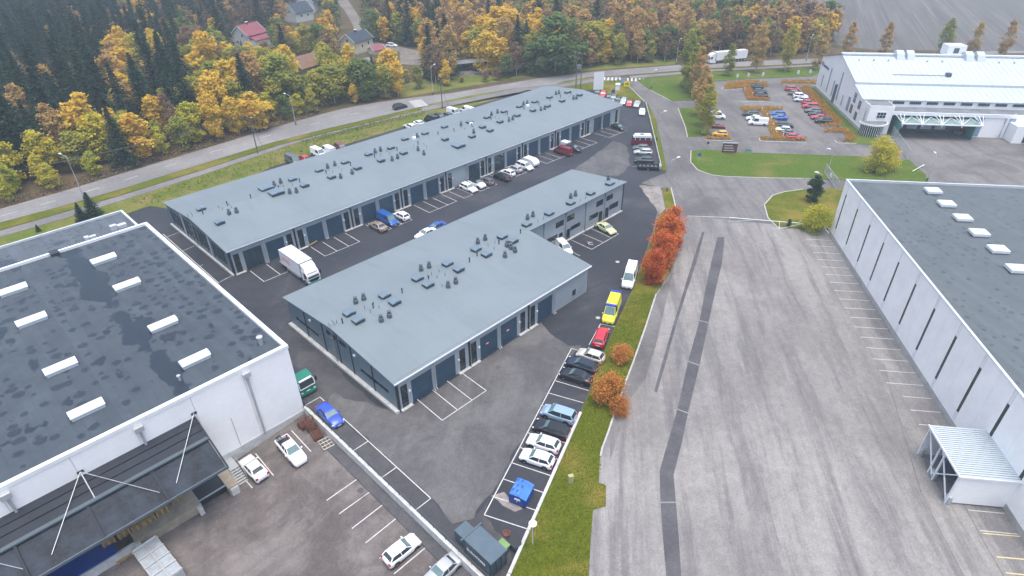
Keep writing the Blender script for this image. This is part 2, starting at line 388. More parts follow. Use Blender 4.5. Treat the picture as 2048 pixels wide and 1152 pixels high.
# main road, verge and footpath
UP = [(-260, 492), (0, 418), (125, 383), (250, 345), (450, 285), (550, 254), (675, 220), (750, 205), (910, 185), (1075, 157), (1200, 142), (1350, 130.5), (1425, 126), (1550, 120), (1650, 116.5), (1800, 110), (2100, 97)]
LO = [(-260, 512), (0, 445), (125, 412), (250, 375.5), (400, 329), (540, 286), (650, 258), (775, 229), (840, 214), (950, 191), (1025, 177), (1112, 169), (1212, 153), (1275, 148), (1425, 136), (1625, 126), (1800, 117), (2100, 103)]
road = sheet('road', LO+UP[::-1], 0.016, 'asphalt_road')
VU = [(-260, 513), (0, 446), (125, 413), (250, 376.5), (400, 330), (540, 287), (650, 259), (775, 230), (838, 216)]
VL = [(-260, 530), (0, 461), (125, 425), (250, 388), (400, 341), (560, 289), (650, 266), (775, 236), (846, 220)]
PL = [(-260, 545), (0, 474), (125, 438), (250, 399), (400, 351), (600, 283), (725, 251), (850, 222), (960, 199), (1040, 184), (1110, 176), (1190, 164), (1243, 158)]
PU = [(-260, 531), (0, 462), (125, 426), (250, 389), (400, 342), (560, 290), (650, 267), (775, 237), (850, 214), (955, 191), (1030, 177), (1112, 170), (1185, 158), (1240, 152)]
path = sheet('footpath', PL+PU[::-1], 0.020, 'asphalt_path')
path2 = sheet('footpath', [(1262, 157), (1300, 154), (1425, 142.5), (1625, 132.5), (1850, 121), (1850, 117.5), (1625, 129), (1425, 139), (1290, 149.5), (1258, 152)], 0.020, 'asphalt_path')
def lawn(name, pts, h=0.09, mat='grass', z0=0.0):
    P = [G(*p) if not isinstance(p, Vector) else p for p in pts]
    P = [(q.x, q.y) for q in P]
    a = sum(P[i][0]*P[(i+1) % len(P)][1]-P[(i+1) % len(P)][0]*P[i][1] for i in range(len(P)))
    if a < 0: P = P[::-1]
    o = MB().prism(P, z0, h, bottom=False).build(name, M[mat]); o['kind'] = 'structure'; return o
verge = lawn('verge', VL+VU[::-1], 0.05)
lawn('verge', [(852, 213), (950, 193.5), (1030, 178.5), (955, 188), (860, 208)], 0.03, 'meadow')
lawn('verge', [(1112, 168.5), (1180, 157), (1212, 154), (1185, 153.5), (1130, 162)], 0.03, 'grass')
lawn('verge', [(1278, 149), (1425, 137), (1625, 127), (1850, 116.5), (1850, 115), (1625, 126.2), (1425, 135.6), (1280, 147.5)], 0.03, 'grass')
meadow = lawn('meadow', [(-260, 546), (0, 475), (125, 439), (250, 400), (400, 352), (600, 284), (725, 252), (850, 223), (960, 200), (1040, 185), (1075, 182), V(146, 141.2), V(60, 141.2), V(34, 133.2), (300, 412.4), (258, 426.4), (200, 445), (0, 520), (-260, 620)], 0.06, 'meadow')
lawn('lawn', [(1110, 177), (1190, 165), (1243, 159.5), (1264, 179), (1289, 203), (1268, 200), (1215, 189), (1196, 179.5), (1150, 181)], 0.06, 'grass')
lawn('lawn', [(1274, 160), (1300, 156), (1425, 144.5), (1625, 135), (1660, 134), (1625, 153), (1500, 158), (1432, 163), (1420, 180), (1416, 200), (1342, 202), (1300, 181)], 0.09, 'grass_green')
lawn('lawn', [(1357, 217), (1416, 214), (1420, 240), (1418, 272), (1374, 274), (1370, 255)], 0.09, 'grass_green')
lawn('lawn', [(1382, 303), (1412, 299.5), (1475, 305), (1712, 313), (1776, 318), (1818, 321), (1851, 350), (1855, 372), (1800, 376), (1721, 361), (1536, 356), (1450, 353), (1425, 350.5), (1395, 340), (1382, 325)], 0.12, 'grass_green')
lawn('lawn', [(1529, 410), (1545, 392), (1570, 384.5), (1605, 380), (1690, 376), (1664, 459), (1610, 460), (1552, 452), (1536, 436)], 0.12, 'grass')
lawn('verge', [(1291, 208), (1296, 207), (1312, 240), (1326, 302), (1333, 341), (1322, 340), (1312, 300), (1300, 243)], 0.10, 'grass')
strip = lawn('verge', [(1325, 377), (1342, 377), (1350, 414), (1362, 470), (1341, 540), (1311, 589), (1290, 655), (1277, 688), (1265, 726), (1250, 765), (1230, 821), (1216, 863), (1204, 899), (1200, 913), (1197, 967), (1212, 972), (1211, 1013), (1186, 1020), (1182, 1068), (1177, 1153), (1168, 1230), (992, 1205), (1016, 1151), (1053, 1065), (1160, 828), (1178, 786), (1193, 743), (1208, 703), (1233, 648), (1264, 583), (1306, 470), (1318, 432), (1331, 418)], 0.11, 'grass')
lawn('lawn', [(1602, 174), (1633, 175), (1650, 185), (1722, 256), (1732, 268), (1686, 256), (1640, 205)], 0.10, 'grass_green')
lawn('lawn', [(1690, 257), (1730, 268), (1760, 282), (1795, 290), (1790, 292), (1700, 288)], 0.10, 'grass_green')
# trench repairs in the big lot
def band(name, L_, R_, z, mat, parent):
    o = sheet(name, L_+R_[::-1], z, mat); del o['kind']; o.parent = parent; return o
band('trench_patch', [(1435, 474), (1422, 527), (1410, 583), (1399, 641), (1376, 723), (1355, 818), (1337, 880), (1319, 942), (1321, 1005), (1325, 1067), (1333, 1160)],
     [(1449, 474), (1444, 527), (1431, 581), (1417, 646), (1399, 731), (1376, 826), (1365, 880), (1347, 950), (1352, 1005), (1357, 1067), (1363, 1160)], 0.030, 'asphalt_patch', LOT)
band('trench_patch', [(1404, 464), (1384, 527), (1369, 576), (1347, 648), (1317, 751), (1308, 783)], [(1409, 464), (1392, 527), (1376, 576), (1353, 648), (1324, 752), (1314, 785)], 0.030, 'asphalt_patch', LOT)
simple('seam_pale', (0.22, 0.215, 0.21), 0.9, 0, 0.2, 1.0)
for a, b_ in (((1399, 641), (1417, 646)), ((1376, 723), (1399, 731)), ((1354, 818), (1377, 827)), ((1321, 1005), (1352, 1005))):
    A, B = G(*a), G(*b_); d = B-A; d.normalize(); nn = Vector((-d.y, d.x, 0))*.09
    MB().face([(q.x, q.y, .034) for q in (A-nn, B-nn, B+nn, A+nn)]).build('patch_seam', M['seam_pale'], LOT)
band('side_patch', [(1312, 592), (1292, 655), (1278, 690), (1266, 728), (1251, 768), (1232, 823), (1219, 865)], [(1346, 545), (1312, 690), (1290, 760), (1258, 800), (1250, 840), (1232, 880), (1221, 920)], 0.028, 'asphalt_old', LOT)
simple('joint_dark', (0.10, 0.097, 0.10), 0.9)
for pts_ in ([(1767, 729), (1802, 850), (1842, 987), (1927, 1152)], [(1927, 1009), (1965, 1080), (2007, 1152)]):
    for a, b_ in zip(pts_, pts_[1:]):
        A, B = G(*a), G(*b_); d = B-A; d.normalize(); nn = Vector((-d.y, d.x, 0))*.035
        MB().face([(q.x, q.y, .033) for q in (A-nn, B-nn, B+nn, A+nn)]).build('asphalt_joint', M['joint_dark'], LOT)
# painted lines
def strip_mesh(a, b, w, z):
    d = (b-a); d.z = 0; L = d.length; d.normalize(); nrm = Vector((-d.y, d.x, 0))*w/2
    mb = MB(); mb.face([(a.x-nrm.x, a.y-nrm.y, z), (b.x-nrm.x, b.y-nrm.y, z), (b.x+nrm.x, b.y+nrm.y, z), (a.x+nrm.x, a.y+nrm.y, z)])
    return mb
def pline(a, b, w=0.105, z=0.036, mat='paint_line', parent=None, name='painted_line'):
    A = G(*a) if not isinstance(a, Vector) else a
    B = G(*b) if not isinstance(b, Vector) else b
    return strip_mesh(A.copy(), B.copy(), w, z).build(name, M[mat], parent or YARD)
# in front of the long row (A): bays of three between the entrance steps
y0, y1 = 98.6, 93.45
def bay(xs, frontal=True, ya=98.6, yb=93.45):
    for x in xs: pline(V(x, ya), V(x, yb))
    if frontal: pline(V(xs[0]-.06, yb), V(xs[-1]+.06, yb), 0.10)
bay([33.2, 36.3, 39.0], True)
bay([45.2, 47.75, 50.3, 52.75])
bay([57.6, 60.2, 62.8, 65.4])
bay([69.9, 72.4, 74.95, 77.5])
bay([79.6, 82.1]); bay([84.6, 87.1, 89.6]); bay([92.3, 94.8, 97.3, 99.8, 102.3])
bay([106.7, 109.3, 111.8, 114.4]); bay([118.8, 121.3, 123.9, 126.5]); bay([131.8, 134.4, 137.0, 139.6])
# end of the row: long bays along C
pline((326, 468), (438, 567), 0.12); pline((328, 476), (358, 465)); pline((366, 502), (389, 492)); pline((399, 533), (406, 529.5)); pline((440, 564), (463, 552))
# in front of B
for a, b_ in (((834.5, 799), (884.5, 841)), ((865, 780), (916, 821)), ((894, 762), (944, 800.5)), ((921.5, 744.5), (972.5, 781.5))): pline(a, b_)
pline((884.5, 841), (972.5, 781.5), 0.10)
# east lot against the grass strip
EL = [(968.5, 1030), (988, 994), (1006, 958), (1022.5, 925.5), (1038.75, 895), (1055, 865.75), (1069, 837.5), (1082, 810.5), (1096, 786), (1108, 761), (1132, 719), (1143, 697)]
ER = [(1054, 1058), (1072, 1021), (1087, 985.5), (1101, 951.5), (1116, 919), (1131, 886), (1143, 859), (1155, 832), (1167, 806), (1177, 781.5), (1197, 738), (1207, 716)]
for a, b_ in zip(EL, ER): pline(a, b_)
pline(EL[0], EL[-1], 0.12)
pline((1178, 690), (1201, 648)); pline((1201, 648), (1232, 654)); 
# wall-side bays
pline(V(24.75, 61.0), V(24.75, 37.7)); 
for y in (61.0, 49.8, 44.0, 37.7): pline(V(22.6, y), V(24.75, y))
# bays by B's two storey wing
for a, b_ in (((1142, 480), (1183.5, 499)), ((1165, 467.5), (1205.5, 485)), ((1182, 457), (1221, 475)), ((1202, 450), (1237, 468))): pline(a, b_)
pline((1183.5, 499), (1237, 468), 0.10)
pline((1146, 505), (1160, 512))
# wheelchair sign on the ground
c0 = G(1182, 487)
mb = MB()
for k in range(14):
    t0, t1 = 2*math.pi*k/18, 2*math.pi*(k+1)/18
    mb.face([(c0.x+r_*math.cos(t), c0.y+r_*math.sin(t), 0.037) for r_, t in ((.42, t0), (.55, t0), (.55, t1), (.42, t1))])
mb.face([(c0.x-.05, c0.y, .037), (c0.x+.08, c0.y, .037), (c0.x+.08, c0.y+.9, .037), (c0.x-.05, c0.y+.9, .037)])
mb.build('wheelchair_mark', M['paint_line'], YARD)
# dock yard lines
def dline(a, b_, w=0.12):
    A, B = GD(*a), GD(*b_); d = (B-A); d.normalize(); nn = Vector((-d.y, d.x, 0))*w/2; up = Vector((0, 0, .012))
    MB().face([A-nn+up, B-nn+up, B+nn+up, A+nn+up]).build('painted_line', M['paint_line'], DOCK)
for a, b_ in (((719, 955), (653, 1001)), ((745, 980), (678, 1028)), ((770, 1006), (704, 1057)), ((796, 1034), (731, 1086)), ((826, 1062), (759, 1117)), ((856, 1091), (788, 1148)), ((886, 1122), (820, 1180)),
              ((480, 948), (505, 976)), ((467, 932), (476, 942)), ((583, 861), (622, 903)), ((511, 907), (547, 951))): dline(a, b_)
# the big lot: bays along the right warehouse
EU = Vector((-0.797, -0.604, 0)); EV = Vector((0.604, -0.797, 0)); EO = Vector((116.85, 29.75, 0))
for k in range(26):
    b0 = G(1663.4, 481.2)+EU*(2.535*k)
    if k in (20, 21, 22): continue
    L = 4.75 if k < 17 else 3.6
    pline(b0, b0-EV*L, 0.11, 0.037, 'paint_line', LOT)
for a, b_ in (((1966, 1067), (2060, 1075)), ((1993, 1114), (2070, 1121)), ((2011, 1146), (2080, 1153))): pline(a, b_, 0.12, 0.037, 'yellow_line', LOT)
# road paint
cl = [(-60, 451), (0, 433), (80, 410), (170, 384), (250, 360), (330, 334), (420, 305), (520, 276), (620, 250), (700, 230), (760, 217)]
pts = [G(*p) for p in cl]
for i in range(len(pts)-1):
    seg = pts[i+1]-pts[i]; n_ = max(1, int(seg.length/9)); 
    for k in range(n_): 
        a = pts[i]+seg*(k/n_); pline(a, a+seg.normalized()*3.0, 0.16, 0.026, 'paint_line', road, 'centre_line')
def zebra(c, along, across, n_, step, w, L, z=0.03):
    for k in range(n_):
        p = c+along*(step*(k-(n_-1)/2)); pline(p-across*L/2, p+across*L/2, w, z, 'paint_line', road, 'crossing_stripe')
rd = (G(910, 195)-G(750, 217)); rd.normalize(); ac = Vector((-rd.y, rd.x, 0))
zebra(G(837, 207), ac, rd, 7, 1.1, 0.55, 4.2)
rd2 = (G(1270, 160)-G(1212, 158)); rd2.normalize(); ac2 = Vector((-rd2.y, rd2.x, 0))
zebra(G(1240, 158.5), rd2, ac2, 13, 1.35, 0.6, 4.0)
# kerb stones along lawns and yard
def kerb(pts, w=0.22, h=0.14, mat='concrete', name='kerb', parent=None):
    P = [G(*p) if not isinstance(p, Vector) else p for p in pts]
    mb = MB()
    for a, b_ in zip(P, P[1:]): mb.bar((a.x, a.y, h/2), (b_.x, b_.y, h/2), w, h)
    o = mb.build(name, M[mat], parent)
    if parent is None: o['kind'] = 'structure'
    return o
kerb([(1382, 302), (1381, 325), (1395, 340.6), (1425, 351), (1450, 353.5), (1536, 356.5), (1640, 358)])
kerb([(1552, 453), (1535.5, 436), (1528.5, 410), (1545, 391.6), (1570, 384), (1605, 379.5)])
kerb([(1312, 589), (1290.6, 656), (1265.6, 727), (1250.6, 766), (1230.6, 822), (1217, 863), (1204, 898), (1201, 913)])
kerb([(1356, 216.5), (1371, 256), (1375, 275)]); kerb([(1300, 180.5), (1342, 202.6)]); kerb([(1342, 376.5), (1351, 414)])
kerb([(1289, 204), (1264, 178.6), (1247, 164)])
# ------------------------------------------------------------------ roofing materials
def membrane():
    m, n, l, b = nodes('roof_membrane')
    v = pos(n, l)
    f = noise(n, l, v, 0.10, 6, 0.6, 0.5); g = noise(n, l, v, 1.1, 4)
    c = mixc(n, l, ramp(n, l, f, 0.32, 0.68), (0.158, 0.194, 0.212), (0.178, 0.216, 0.234))
    c = mixc(n, l, mth(n, l, 'MULTIPLY', g, 0.25), c, (0.145, 0.18, 0.198))
    sx = n.new('ShaderNodeSeparateXYZ'); l.new(v, sx.inputs[0])
    fr = mth(n, l, 'FRACT', mth(n, l, 'MULTIPLY', sx.outputs['X'], 1/2.03)); k = mth(n, l, 'LESS_THAN', fr, 0.018)
    c = mixc(n, l, mth(n, l, 'MULTIPLY', k, 0.35), c, (0.128, 0.158, 0.175))
    st = noise(n, l, pos(n, l, 0.0, (0.9, 0.06, 1)), 1.0, 5, 0.6); c = mixc(n, l, mth(n, l, 'MULTIPLY', ramp(n, l, st, 0.5, 0.75), 0.4), c, (0.128, 0.156, 0.170))
    dk = noise(n, l, v, 0.5, 6, 0.7, 0.6); c = mixc(n, l, mth(n, l, 'MULTIPLY', ramp(n, l, dk, 0.6, 0.75), 0.4), c, (0.200, 0.228, 0.240))
    l.new(c, b.inputs['Base Color']); b.inputs['Roughness'].default_value = 0.55
    bump(n, l, b, g, 0.1, 0.02); return m
membrane()
def bitumen(name, a, c2, wet, sheet_dir, wetlo, wethi, seam=0.3, spotsc=0.35, roughwet=0.35, pool=None):
    m, n, l, b = nodes(name)
    v = pos(n, l, sheet_dir)
    f = noise(n, l, v, 0.25, 6, 0.7, 0.3)
    sx = n.new('ShaderNodeSeparateXYZ'); l.new(v, sx.inputs[0])
    row = mth(n, l, 'FLOOR', sx.outputs['X'])
    wn_ = n.new('ShaderNodeTexWhiteNoise'); wn_.noise_dimensions = '1D'; l.new(row, wn_.inputs['W'])
    c = mixc(n, l, ramp(n, l, f, 0.3, 0.7), a, c2)
    c = mixc(n, l, mth(n, l, 'MULTIPLY', wn_.outputs['Value'], 0.35), c, tuple(x*0.72 for x in a))
    fr = mth(n, l, 'FRACT', sx.outputs['X']); k = mth(n, l, 'LESS_THAN', fr, 0.05)
    c = mixc(n, l, mth(n, l, 'MULTIPLY', k, seam), c, tuple(x*0.5 for x in a))
    # wet blotches: rounded ponds and irregular pools
    s1 = noise(n, l, pos(n, l, sheet_dir, (1.0, 0.75, 1)), spotsc, 3, 0.45, 0.2); s2 = noise(n, l, v, 0.055, 4, 0.6, 0.8)
    w = mth(n, l, 'MAXIMUM', ramp(n, l, s1, wetlo, wetlo+0.02), ramp(n, l, s2, wethi, wethi+0.025))
    vo = n.new('ShaderNodeTexVoronoi'); vo.voronoi_dimensions = '2D'; vo.inputs['Scale'].default_value = 0.62 if pool is not None else 0.8; vo.inputs['Randomness'].default_value = 0.8
    wob = n.new('ShaderNodeTexNoise'); wob.inputs['Scale'].default_value = 1.6; wob.inputs['Detail'].default_value = 2; l.new(v, wob.inputs['Vector'])
    mp2 = n.new('ShaderNodeVectorMath'); mp2.operation = 'MULTIPLY_ADD'; mp2.inputs[1].default_value = (.35, .35, 0); l.new(wob.outputs['Color'], mp2.inputs[0]); l.new(v, mp2.inputs[2])
    l.new(mp2.outputs[0], vo.inputs['Vector'])
    sp = n.new('ShaderNodeSeparateColor'); l.new(vo.outputs['Color'], sp.inputs[0])
    dens = noise(n, l, v, 0.09, 3)
    pres = mth(n, l, 'LESS_THAN', sp.outputs[0], mth(n, l, 'MULTIPLY_ADD', dens, 1.9, -0.42 if pool is not None else -0.50))
    rad = mth(n, l, 'MULTIPLY_ADD', sp.outputs[1], 0.28, 0.17) if pool is not None else mth(n, l, 'MULTIPLY_ADD', sp.outputs[1], 0.16, 0.15)
    spot = mth(n, l, 'MULTIPLY', pres, ramp(n, l, mth(n, l, 'SUBTRACT', rad, vo.outputs['Distance']), -0.01, 0.06))
    w = mth(n, l, 'MAXIMUM', w, mth(n, l, 'MULTIPLY', spot, 0.85))
    if pool is not None:            # drain valley that holds water
        pn = noise(n, l, v, 0.16, 4, 0.6, 0.5)
        dx = mth(n, l, 'ABSOLUTE', mth(n, l, 'SUBTRACT', sx.outputs['X'], pool))
        w = mth(n, l, 'MAXIMUM', w, ramp(n, l, mth(n, l, 'SUBTRACT', mth(n, l, 'MULTIPLY_ADD', pn, 9.0, -3.3), dx), 0.0, 0.25))
    c = mixc(n, l, mth(n, l, 'MULTIPLY', w, 0.9), c, wet)
    l.new(c, b.inputs['Base Color'])
    l.new(mth(n, l, 'MULTIPLY_ADD', w, roughwet-0.8, 0.8), b.inputs['Roughness'])
    bump(n, l, b, noise(n, l, v, 3.0, 4), 0.15, 0.02); return m
bitumen('bitumen_left', (0.042, 0.058, 0.074), (0.060, 0.079, 0.097), (0.014, 0.021, 0.030), 0.0, 0.655, 0.64, 0.35, 0.42, 0.35, 10.5)
bitumen('bitumen_right', (0.086, 0.106, 0.118), (0.106, 0.126, 0.138), (0.040, 0.052, 0.064), math.atan2(0.604, 0.797), 0.70, 0.72, 0.12, 0.55, 0.6)

def wallgrid(mb, mp, a0, a1, z0, z1, ops, depth=0.16, m=0):
    xs = sorted({a0, a1, *[o[0] for o in ops], *[o[1] for o in ops]}); zs = sorted({z0, z1, *[o[2] for o in ops], *[o[3] for o in ops]})
    for xa, xb in zip(xs, xs[1:]):
        for za, zb in zip(zs, zs[1:]):
            cx, cz = (xa+xb)/2, (za+zb)/2
            if any(o[0] < cx < o[1] and o[2] < cz < o[3] for o in ops): continue
            mb.face([mp(xa, 0, za), mp(xb, 0, za), mp(xb, 0, zb), mp(xa, 0, zb)], m)
    for (xa, xb, za, zb) in ops:
        for p, q in (((xa, za), (xb, za)), ((xb, za), (xb, zb)), ((xb, zb), (xa, zb)), ((xa, zb), (xa, za))):
            mb.face([mp(p[0], 0, p[1]), mp(q[0], 0, q[1]), mp(q[0], -depth, q[1]), mp(p[0], -depth, p[1])], m)
# --- shared meshes for the two business rows
def door_mesh(w=3.4, h=3.8):
    mb = MB(); k = 7
    for i in range(k): mb.box(0, -0.03, h*i/k+.008, w, 0.03, h*(i+1)/k-.008)
    mb.box(0, 0.0, 0, w, 0.05, h); return mb.mesh('garage_door', M['door_blue'])
GAR = door_mesh()
def entry_mesh(w=1.06, h=3.75):
    fr = MB(); t = .07
    for z0_, z1_ in ((0, .08), (1.05, 1.13), (2.12, 2.28), (h-.08, h)): fr.box(0, -.05, z0_, w, .05, z1_)
    for x0_ in (0, w-t): fr.box(x0_, -.052, 0, x0_+t, .052, h)
    fr.box(w-.22, -.12, 1.0, w-.18, -.06, 1.5)
    gl = MB(); gl.box(.05, .0, .05, w-.05, .02, h-.05)
    return fr.mesh('entry_door', M['trim_dark']), gl.mesh('pane', M['window_glass'])
ENT, ENTG = entry_mesh()
def win_mesh(w, h, n_=2):
    fr = MB(); t = .07
    fr.box(0, -.04, 0, w, .04, t); fr.box(0, -.04, h-t, w, .04, h)
    for i in range(n_+1): x = (w-t)*i/n_; fr.box(x, -.042, 0, x+t, .042, h)
    gl = MB(); gl.box(.04, .0, .04, w-.04, .02, h-.04)
    return fr, gl
def window(parent, mp_loc, rz, w, h, n_=2, frame='trim_dark', glass='window_glass', name='window'):
    fr, gl = win_mesh(w, h, n_)
    o = fr.build(name, M[frame], parent, mp_loc, (0, 0, rz)); gl.build('pane', M[glass], o); return o
def downpipe(parent, x, y, z0, z1, r=.07, mat='trim_light', outward=(0, -1)):
    mb = MB(); ox, oy = outward
    mb.tube([(x, y, z1), (x, y, z0+.25), (x+ox*.12, y+oy*.12, z0+.1), (x+ox*.3, y+oy*.3, z0+.06)], r, 6)
    mb.box(x-.16, y-.12, z1-.05, x+.16, y+.12, z1+.22)
    return mb.build('downpipe', M[mat], parent)
# rooftop pieces
def hatch_meshes():
    a = MB().box(-.72, -.62, -.25, .72, .62, .42)
    l_ = MB(); l_.profile([(-.80, .42), (.80, .42), (.80, .50), (0, .66), (-.80, .50)], -.70, .70, 0, 'y')
    return a.mesh('hatch_curb', M['hatch_side']), l_.mesh('hatch_lid', M['hatch_lid'])
HC, HL = hatch_meshes()
VENT = MB().lathe([(.36, -.2), (.36, .62), (.30, .66), (.17, .68), (.17, .92), (.27, .94), (.27, 1.10), (.12, 1.16)], 14).mesh('roof_vent', M['vent_grey'], False)
PIPE = MB().lathe([(.09, -.2), (.09, .62), (.13, .63), (.13, .85), (.06, .88)], 8).mesh('vent_pipe', M['trim_dark'])
THIN = MB().lathe([(.045, -.2), (.045, .55), (.03, .56)], 6).mesh('vent_pipe', M['vent_grey'])
def roof_place(root, zf, px, py, dz=0.3):
    z = 5.8
    for _ in range(12):
        q = G(px, py, z+dz); z = zf(q.x, q.y)
    return Vector((q.x, q.y, z))-root.location
def put_hatch(root, zf, px, py, s=1.0, lab=None):
    p = roof_place(root, zf, px, py, .3)
    o = link('roof_hatch', HC, root, p, None, None, (s, s, 1)); link('hatch_lid', HL, o); return o
def put(root, zf, mesh, px, py, dz, name, s=1.0):
    return link(name, mesh, root, roof_place(root, zf, px, py, dz), None, None, (s, s, s))

# ------------------------------------------------------------------ the long business row
def row_front(root, items, L_, eave, doors_top=3.8):
    """items: list of (type, x) in local coordinates"""
    ops = []
    for t, x in items:
        if t in ('g', 'G'): ops.append((x, x+3.4, 0.0, doors_top))
        if t == 'e': ops.append((x, x+1.06, 0.08, 3.83))
    mb = MB(); wallgrid(mb, lambda a, d, z: (a, -d, z), 0, L_, 0.0, eave+.05, ops)
    mb.build('front_wall', M['grey_cladding'], root)
    k = 0
    for t, x in items:
        if t == 'g': link('garage_door', GAR, root, (x, .12, 0.0))
        elif t == 'G': window(root, (x, .10, 0.0), 0, 3.4, 3.8, 3, 'trim_dark', 'facade_glass', 'shop_window')
        elif t == 'e': o = link('entry_door', ENT, root, (x, .10, 0.08)); link('pane', ENTG, o)
        elif t == 'p':
            for s in (-.17, .17): downpipe(root, x+s, -.12, 0, eave-.35)
        elif t == 'd':
            MB().box(x-.13, -.14, .05, x+.13, 0, eave-.3).build('drain_panel', M['trim_dark'], root)
            downpipe(root, x, -.22, 0, eave-.35, .055, 'trim_dark')
        elif t == 's': MB().box(x[0], -.45, 0, x[1], 0, .14).build('door_step', M['concrete_pale'], root)
        elif t == 'l': MB().box(x, -.18, 2.3, x+.22, 0, 2.55).build('wall_lamp', M['trim_white'], root)
A0 = (30.56, 99.23, 0); AL, AD, AE, AR = 113.7, 27.86, 5.05, 6.45
rowA = thing('business_row', 'very long grey business row with dark blue garage doors and pale grey low gable roof', 'building', A0)
items = [('e', .68), ('G', 2.45), ('p', 6.25), ('g', 6.75), ('s', (.3, 2.1))]
x0 = 30.56
for k in range(8):
    dp = 42.93+12.22*k-x0
    if k == 7: dp = 128.6-x0
    items += [('d', dp), ('e', dp-1.65), ('e', dp+.6), ('s', (dp-2.05, dp+2.05)), ('l', dp-1.95), ('l', dp+1.75)]
    if k < 7:
        pp = 49.2+12.2*k-x0; items.append(('p', pp))
        if k == 3: items += [('G', 86.35-x0)]
        elif k == 4: items += [('G', 94.5-x0), ('g', 98.6-x0)]
        else: items += [('g', pp-3.85), ('g', pp+.42)]
items += [('g', 132.25-x0), ('p', 136.0-x0), ('g', 136.35-x0), ('e', 142.0-x0), ('s', (140.2-x0, 143.4-x0))]
row_front(rowA, items, AL, AE)
# left gable end: glazed bays
mb = MB(); ops = [(1.6, 7.4, .75, 4.1), (8.9, 13.3, .75, 4.6), (13.7, 19.6, .75, 4.6), (20.7, 26.3, .75, 4.0)]
endmap = lambda a, d, z: (-d, a, z)
wallgrid(mb, endmap, 0, AD, 0.0, AE, ops); mb.face([endmap(0, 0, AE), endmap(AD, 0, AE), endmap(AD/2, 0, AR-.05)])
mb.build('end_wall', M['blue_cladding'], rowA)
for a0, a1, z0_, z1_ in ops: window(rowA, (.10, a1, z0_), -math.pi/2, a1-a0, z1_-z0_, max(2, int((a1-a0)/1.4)), 'trim_dark', 'facade_glass', 'glazed_bay')
for a in (8.2, 20.15): MB().box(-.12, a-.14, 0, 0.0, a+.14, AE+.3).build('pillar', M['trim_light'], rowA)
MB().box(-.35, -.2, 0, -.005, AD+.2, .35).build('plinth', M['concrete_pale'], rowA)
MB().box(-.10, -.10, 0, .34, -.005, AE-.05).build('corner_panel', M['trim_dark'], rowA)
mb = MB(); mb.face([(AL, 0, 0), (AL, AD, 0), (AL, AD, AE), (AL, AD/2, AR-.05), (AL, 0, AE)]); mb.face([(0, AD, 0), (AL, AD, 0), (AL, AD, AE), (0, AD, AE)]); mb.build('rear_wall', M['grey_cladding'], rowA)
def gable_roof(root, L_, D_, e, rdg, oh=.38):
    e2 = e-(rdg-e)*oh/(D_/2)
    mb = MB(); mb.profile([(-oh, e2-.22), (D_/2, rdg-.22), (D_+oh, e2-.22), (D_+oh, e2), (D_/2, rdg), (-oh, e2)], -oh, L_+oh, 0, 'x'); return mb
gable_roof(rowA, AL, AD, AE, AR).build('roof', M['roof_membrane'], rowA)
MB().box(-.38, -.47, AE-.27, AL+.38, -.385, AE-.06).build('gutter', M['trim_light'], rowA)
MB().box(-.38, -.40, AE-.38, AL+.38, -.30, AE-.275).build('fascia', M['trim_dark'], rowA)
zA = lambda x, y: AR-(AR-AE)*abs(y-(A0[1]+AD/2))/(AD/2)
for px, py in ((402, 417), (439, 444), (585, 358), (609, 370), (638, 340), (690, 324), (715, 335), (663, 353), (737, 308), (762, 320), (782, 295), (807, 305), (810, 277.5), (850, 266), (889, 253), (890, 277.5), (944, 272), (965, 253), (980, 260), (939, 243.5), (974, 234), (1008, 222.5), (1000, 242.5), (1034, 230), (1039, 212.5), (1069.5, 203), (1065.5, 220), (1095, 211), (1099, 194), (1135, 184), (1124, 201), (1159, 189)):
    put_hatch(rowA, zA, px, py)
for px, py in ((532, 375), (552, 384), (917, 290)): put_hatch(rowA, zA, px, py, 1.75)
for px, py in ((457.5, 424), (472.5, 420.5), (548, 367.5), (561, 362), (579, 382.5), (592.5, 380.5), (655, 332.5), (669.5, 327.5), (681, 352), (704, 343.5), (750, 302), (761, 298.5), (784, 317), (795, 313), (836, 297), (847.5, 305.5), (922, 247.5), (947.5, 262.5), (983, 227.5), (995, 223), (1018, 239), (1025.5, 236), (1047, 207), (1054.5, 205), (1082, 217.5), (1089.5, 215.5), (1112, 186), (1118, 184.5), (1147, 195), (1153, 194.5), (834.5, 271)):
    put(rowA, zA, VENT, px, py, .5, 'roof_vent')
for px, py in ((501, 393), (557, 375), (599, 361), (652, 344), (701, 328), (749, 312), (794, 298), (836, 286), (876, 266.5), (908, 260), (454, 407), (405, 424), (944, 250), (982, 237), (1015, 226.5), (1048, 216), (1078, 206.5), (1121, 192), (1142, 186), (1100, 199)):
    put(rowA, zA, PIPE, px, py, .4, 'vent_pipe')
for cx, cy in ((452, 411), (574, 366), (672, 337), (768, 304), (842, 290), (936, 252), (1005, 231), (1068, 210), (1128, 190), (846, 268)):
    for dx, dy in ((-14, 3), (-7, 6), (6, -2), (11, 3)): put(rowA, zA, THIN, cx+dx, cy+dy, .25, 'vent_pipe')
for px, py in ((828, 277), (942, 248.5), (1055, 212)):
    p = roof_place(rowA, zA, px, py, .3); MB().box(-.45, -.2, 0, .45, .2, .75).lathe([(.3, .1), (.3, .62)], 10, 0, (.1, -.25)).build('fan_unit', M['trim_white'], rowA, p)
mb = MB()     # ladder at the gable
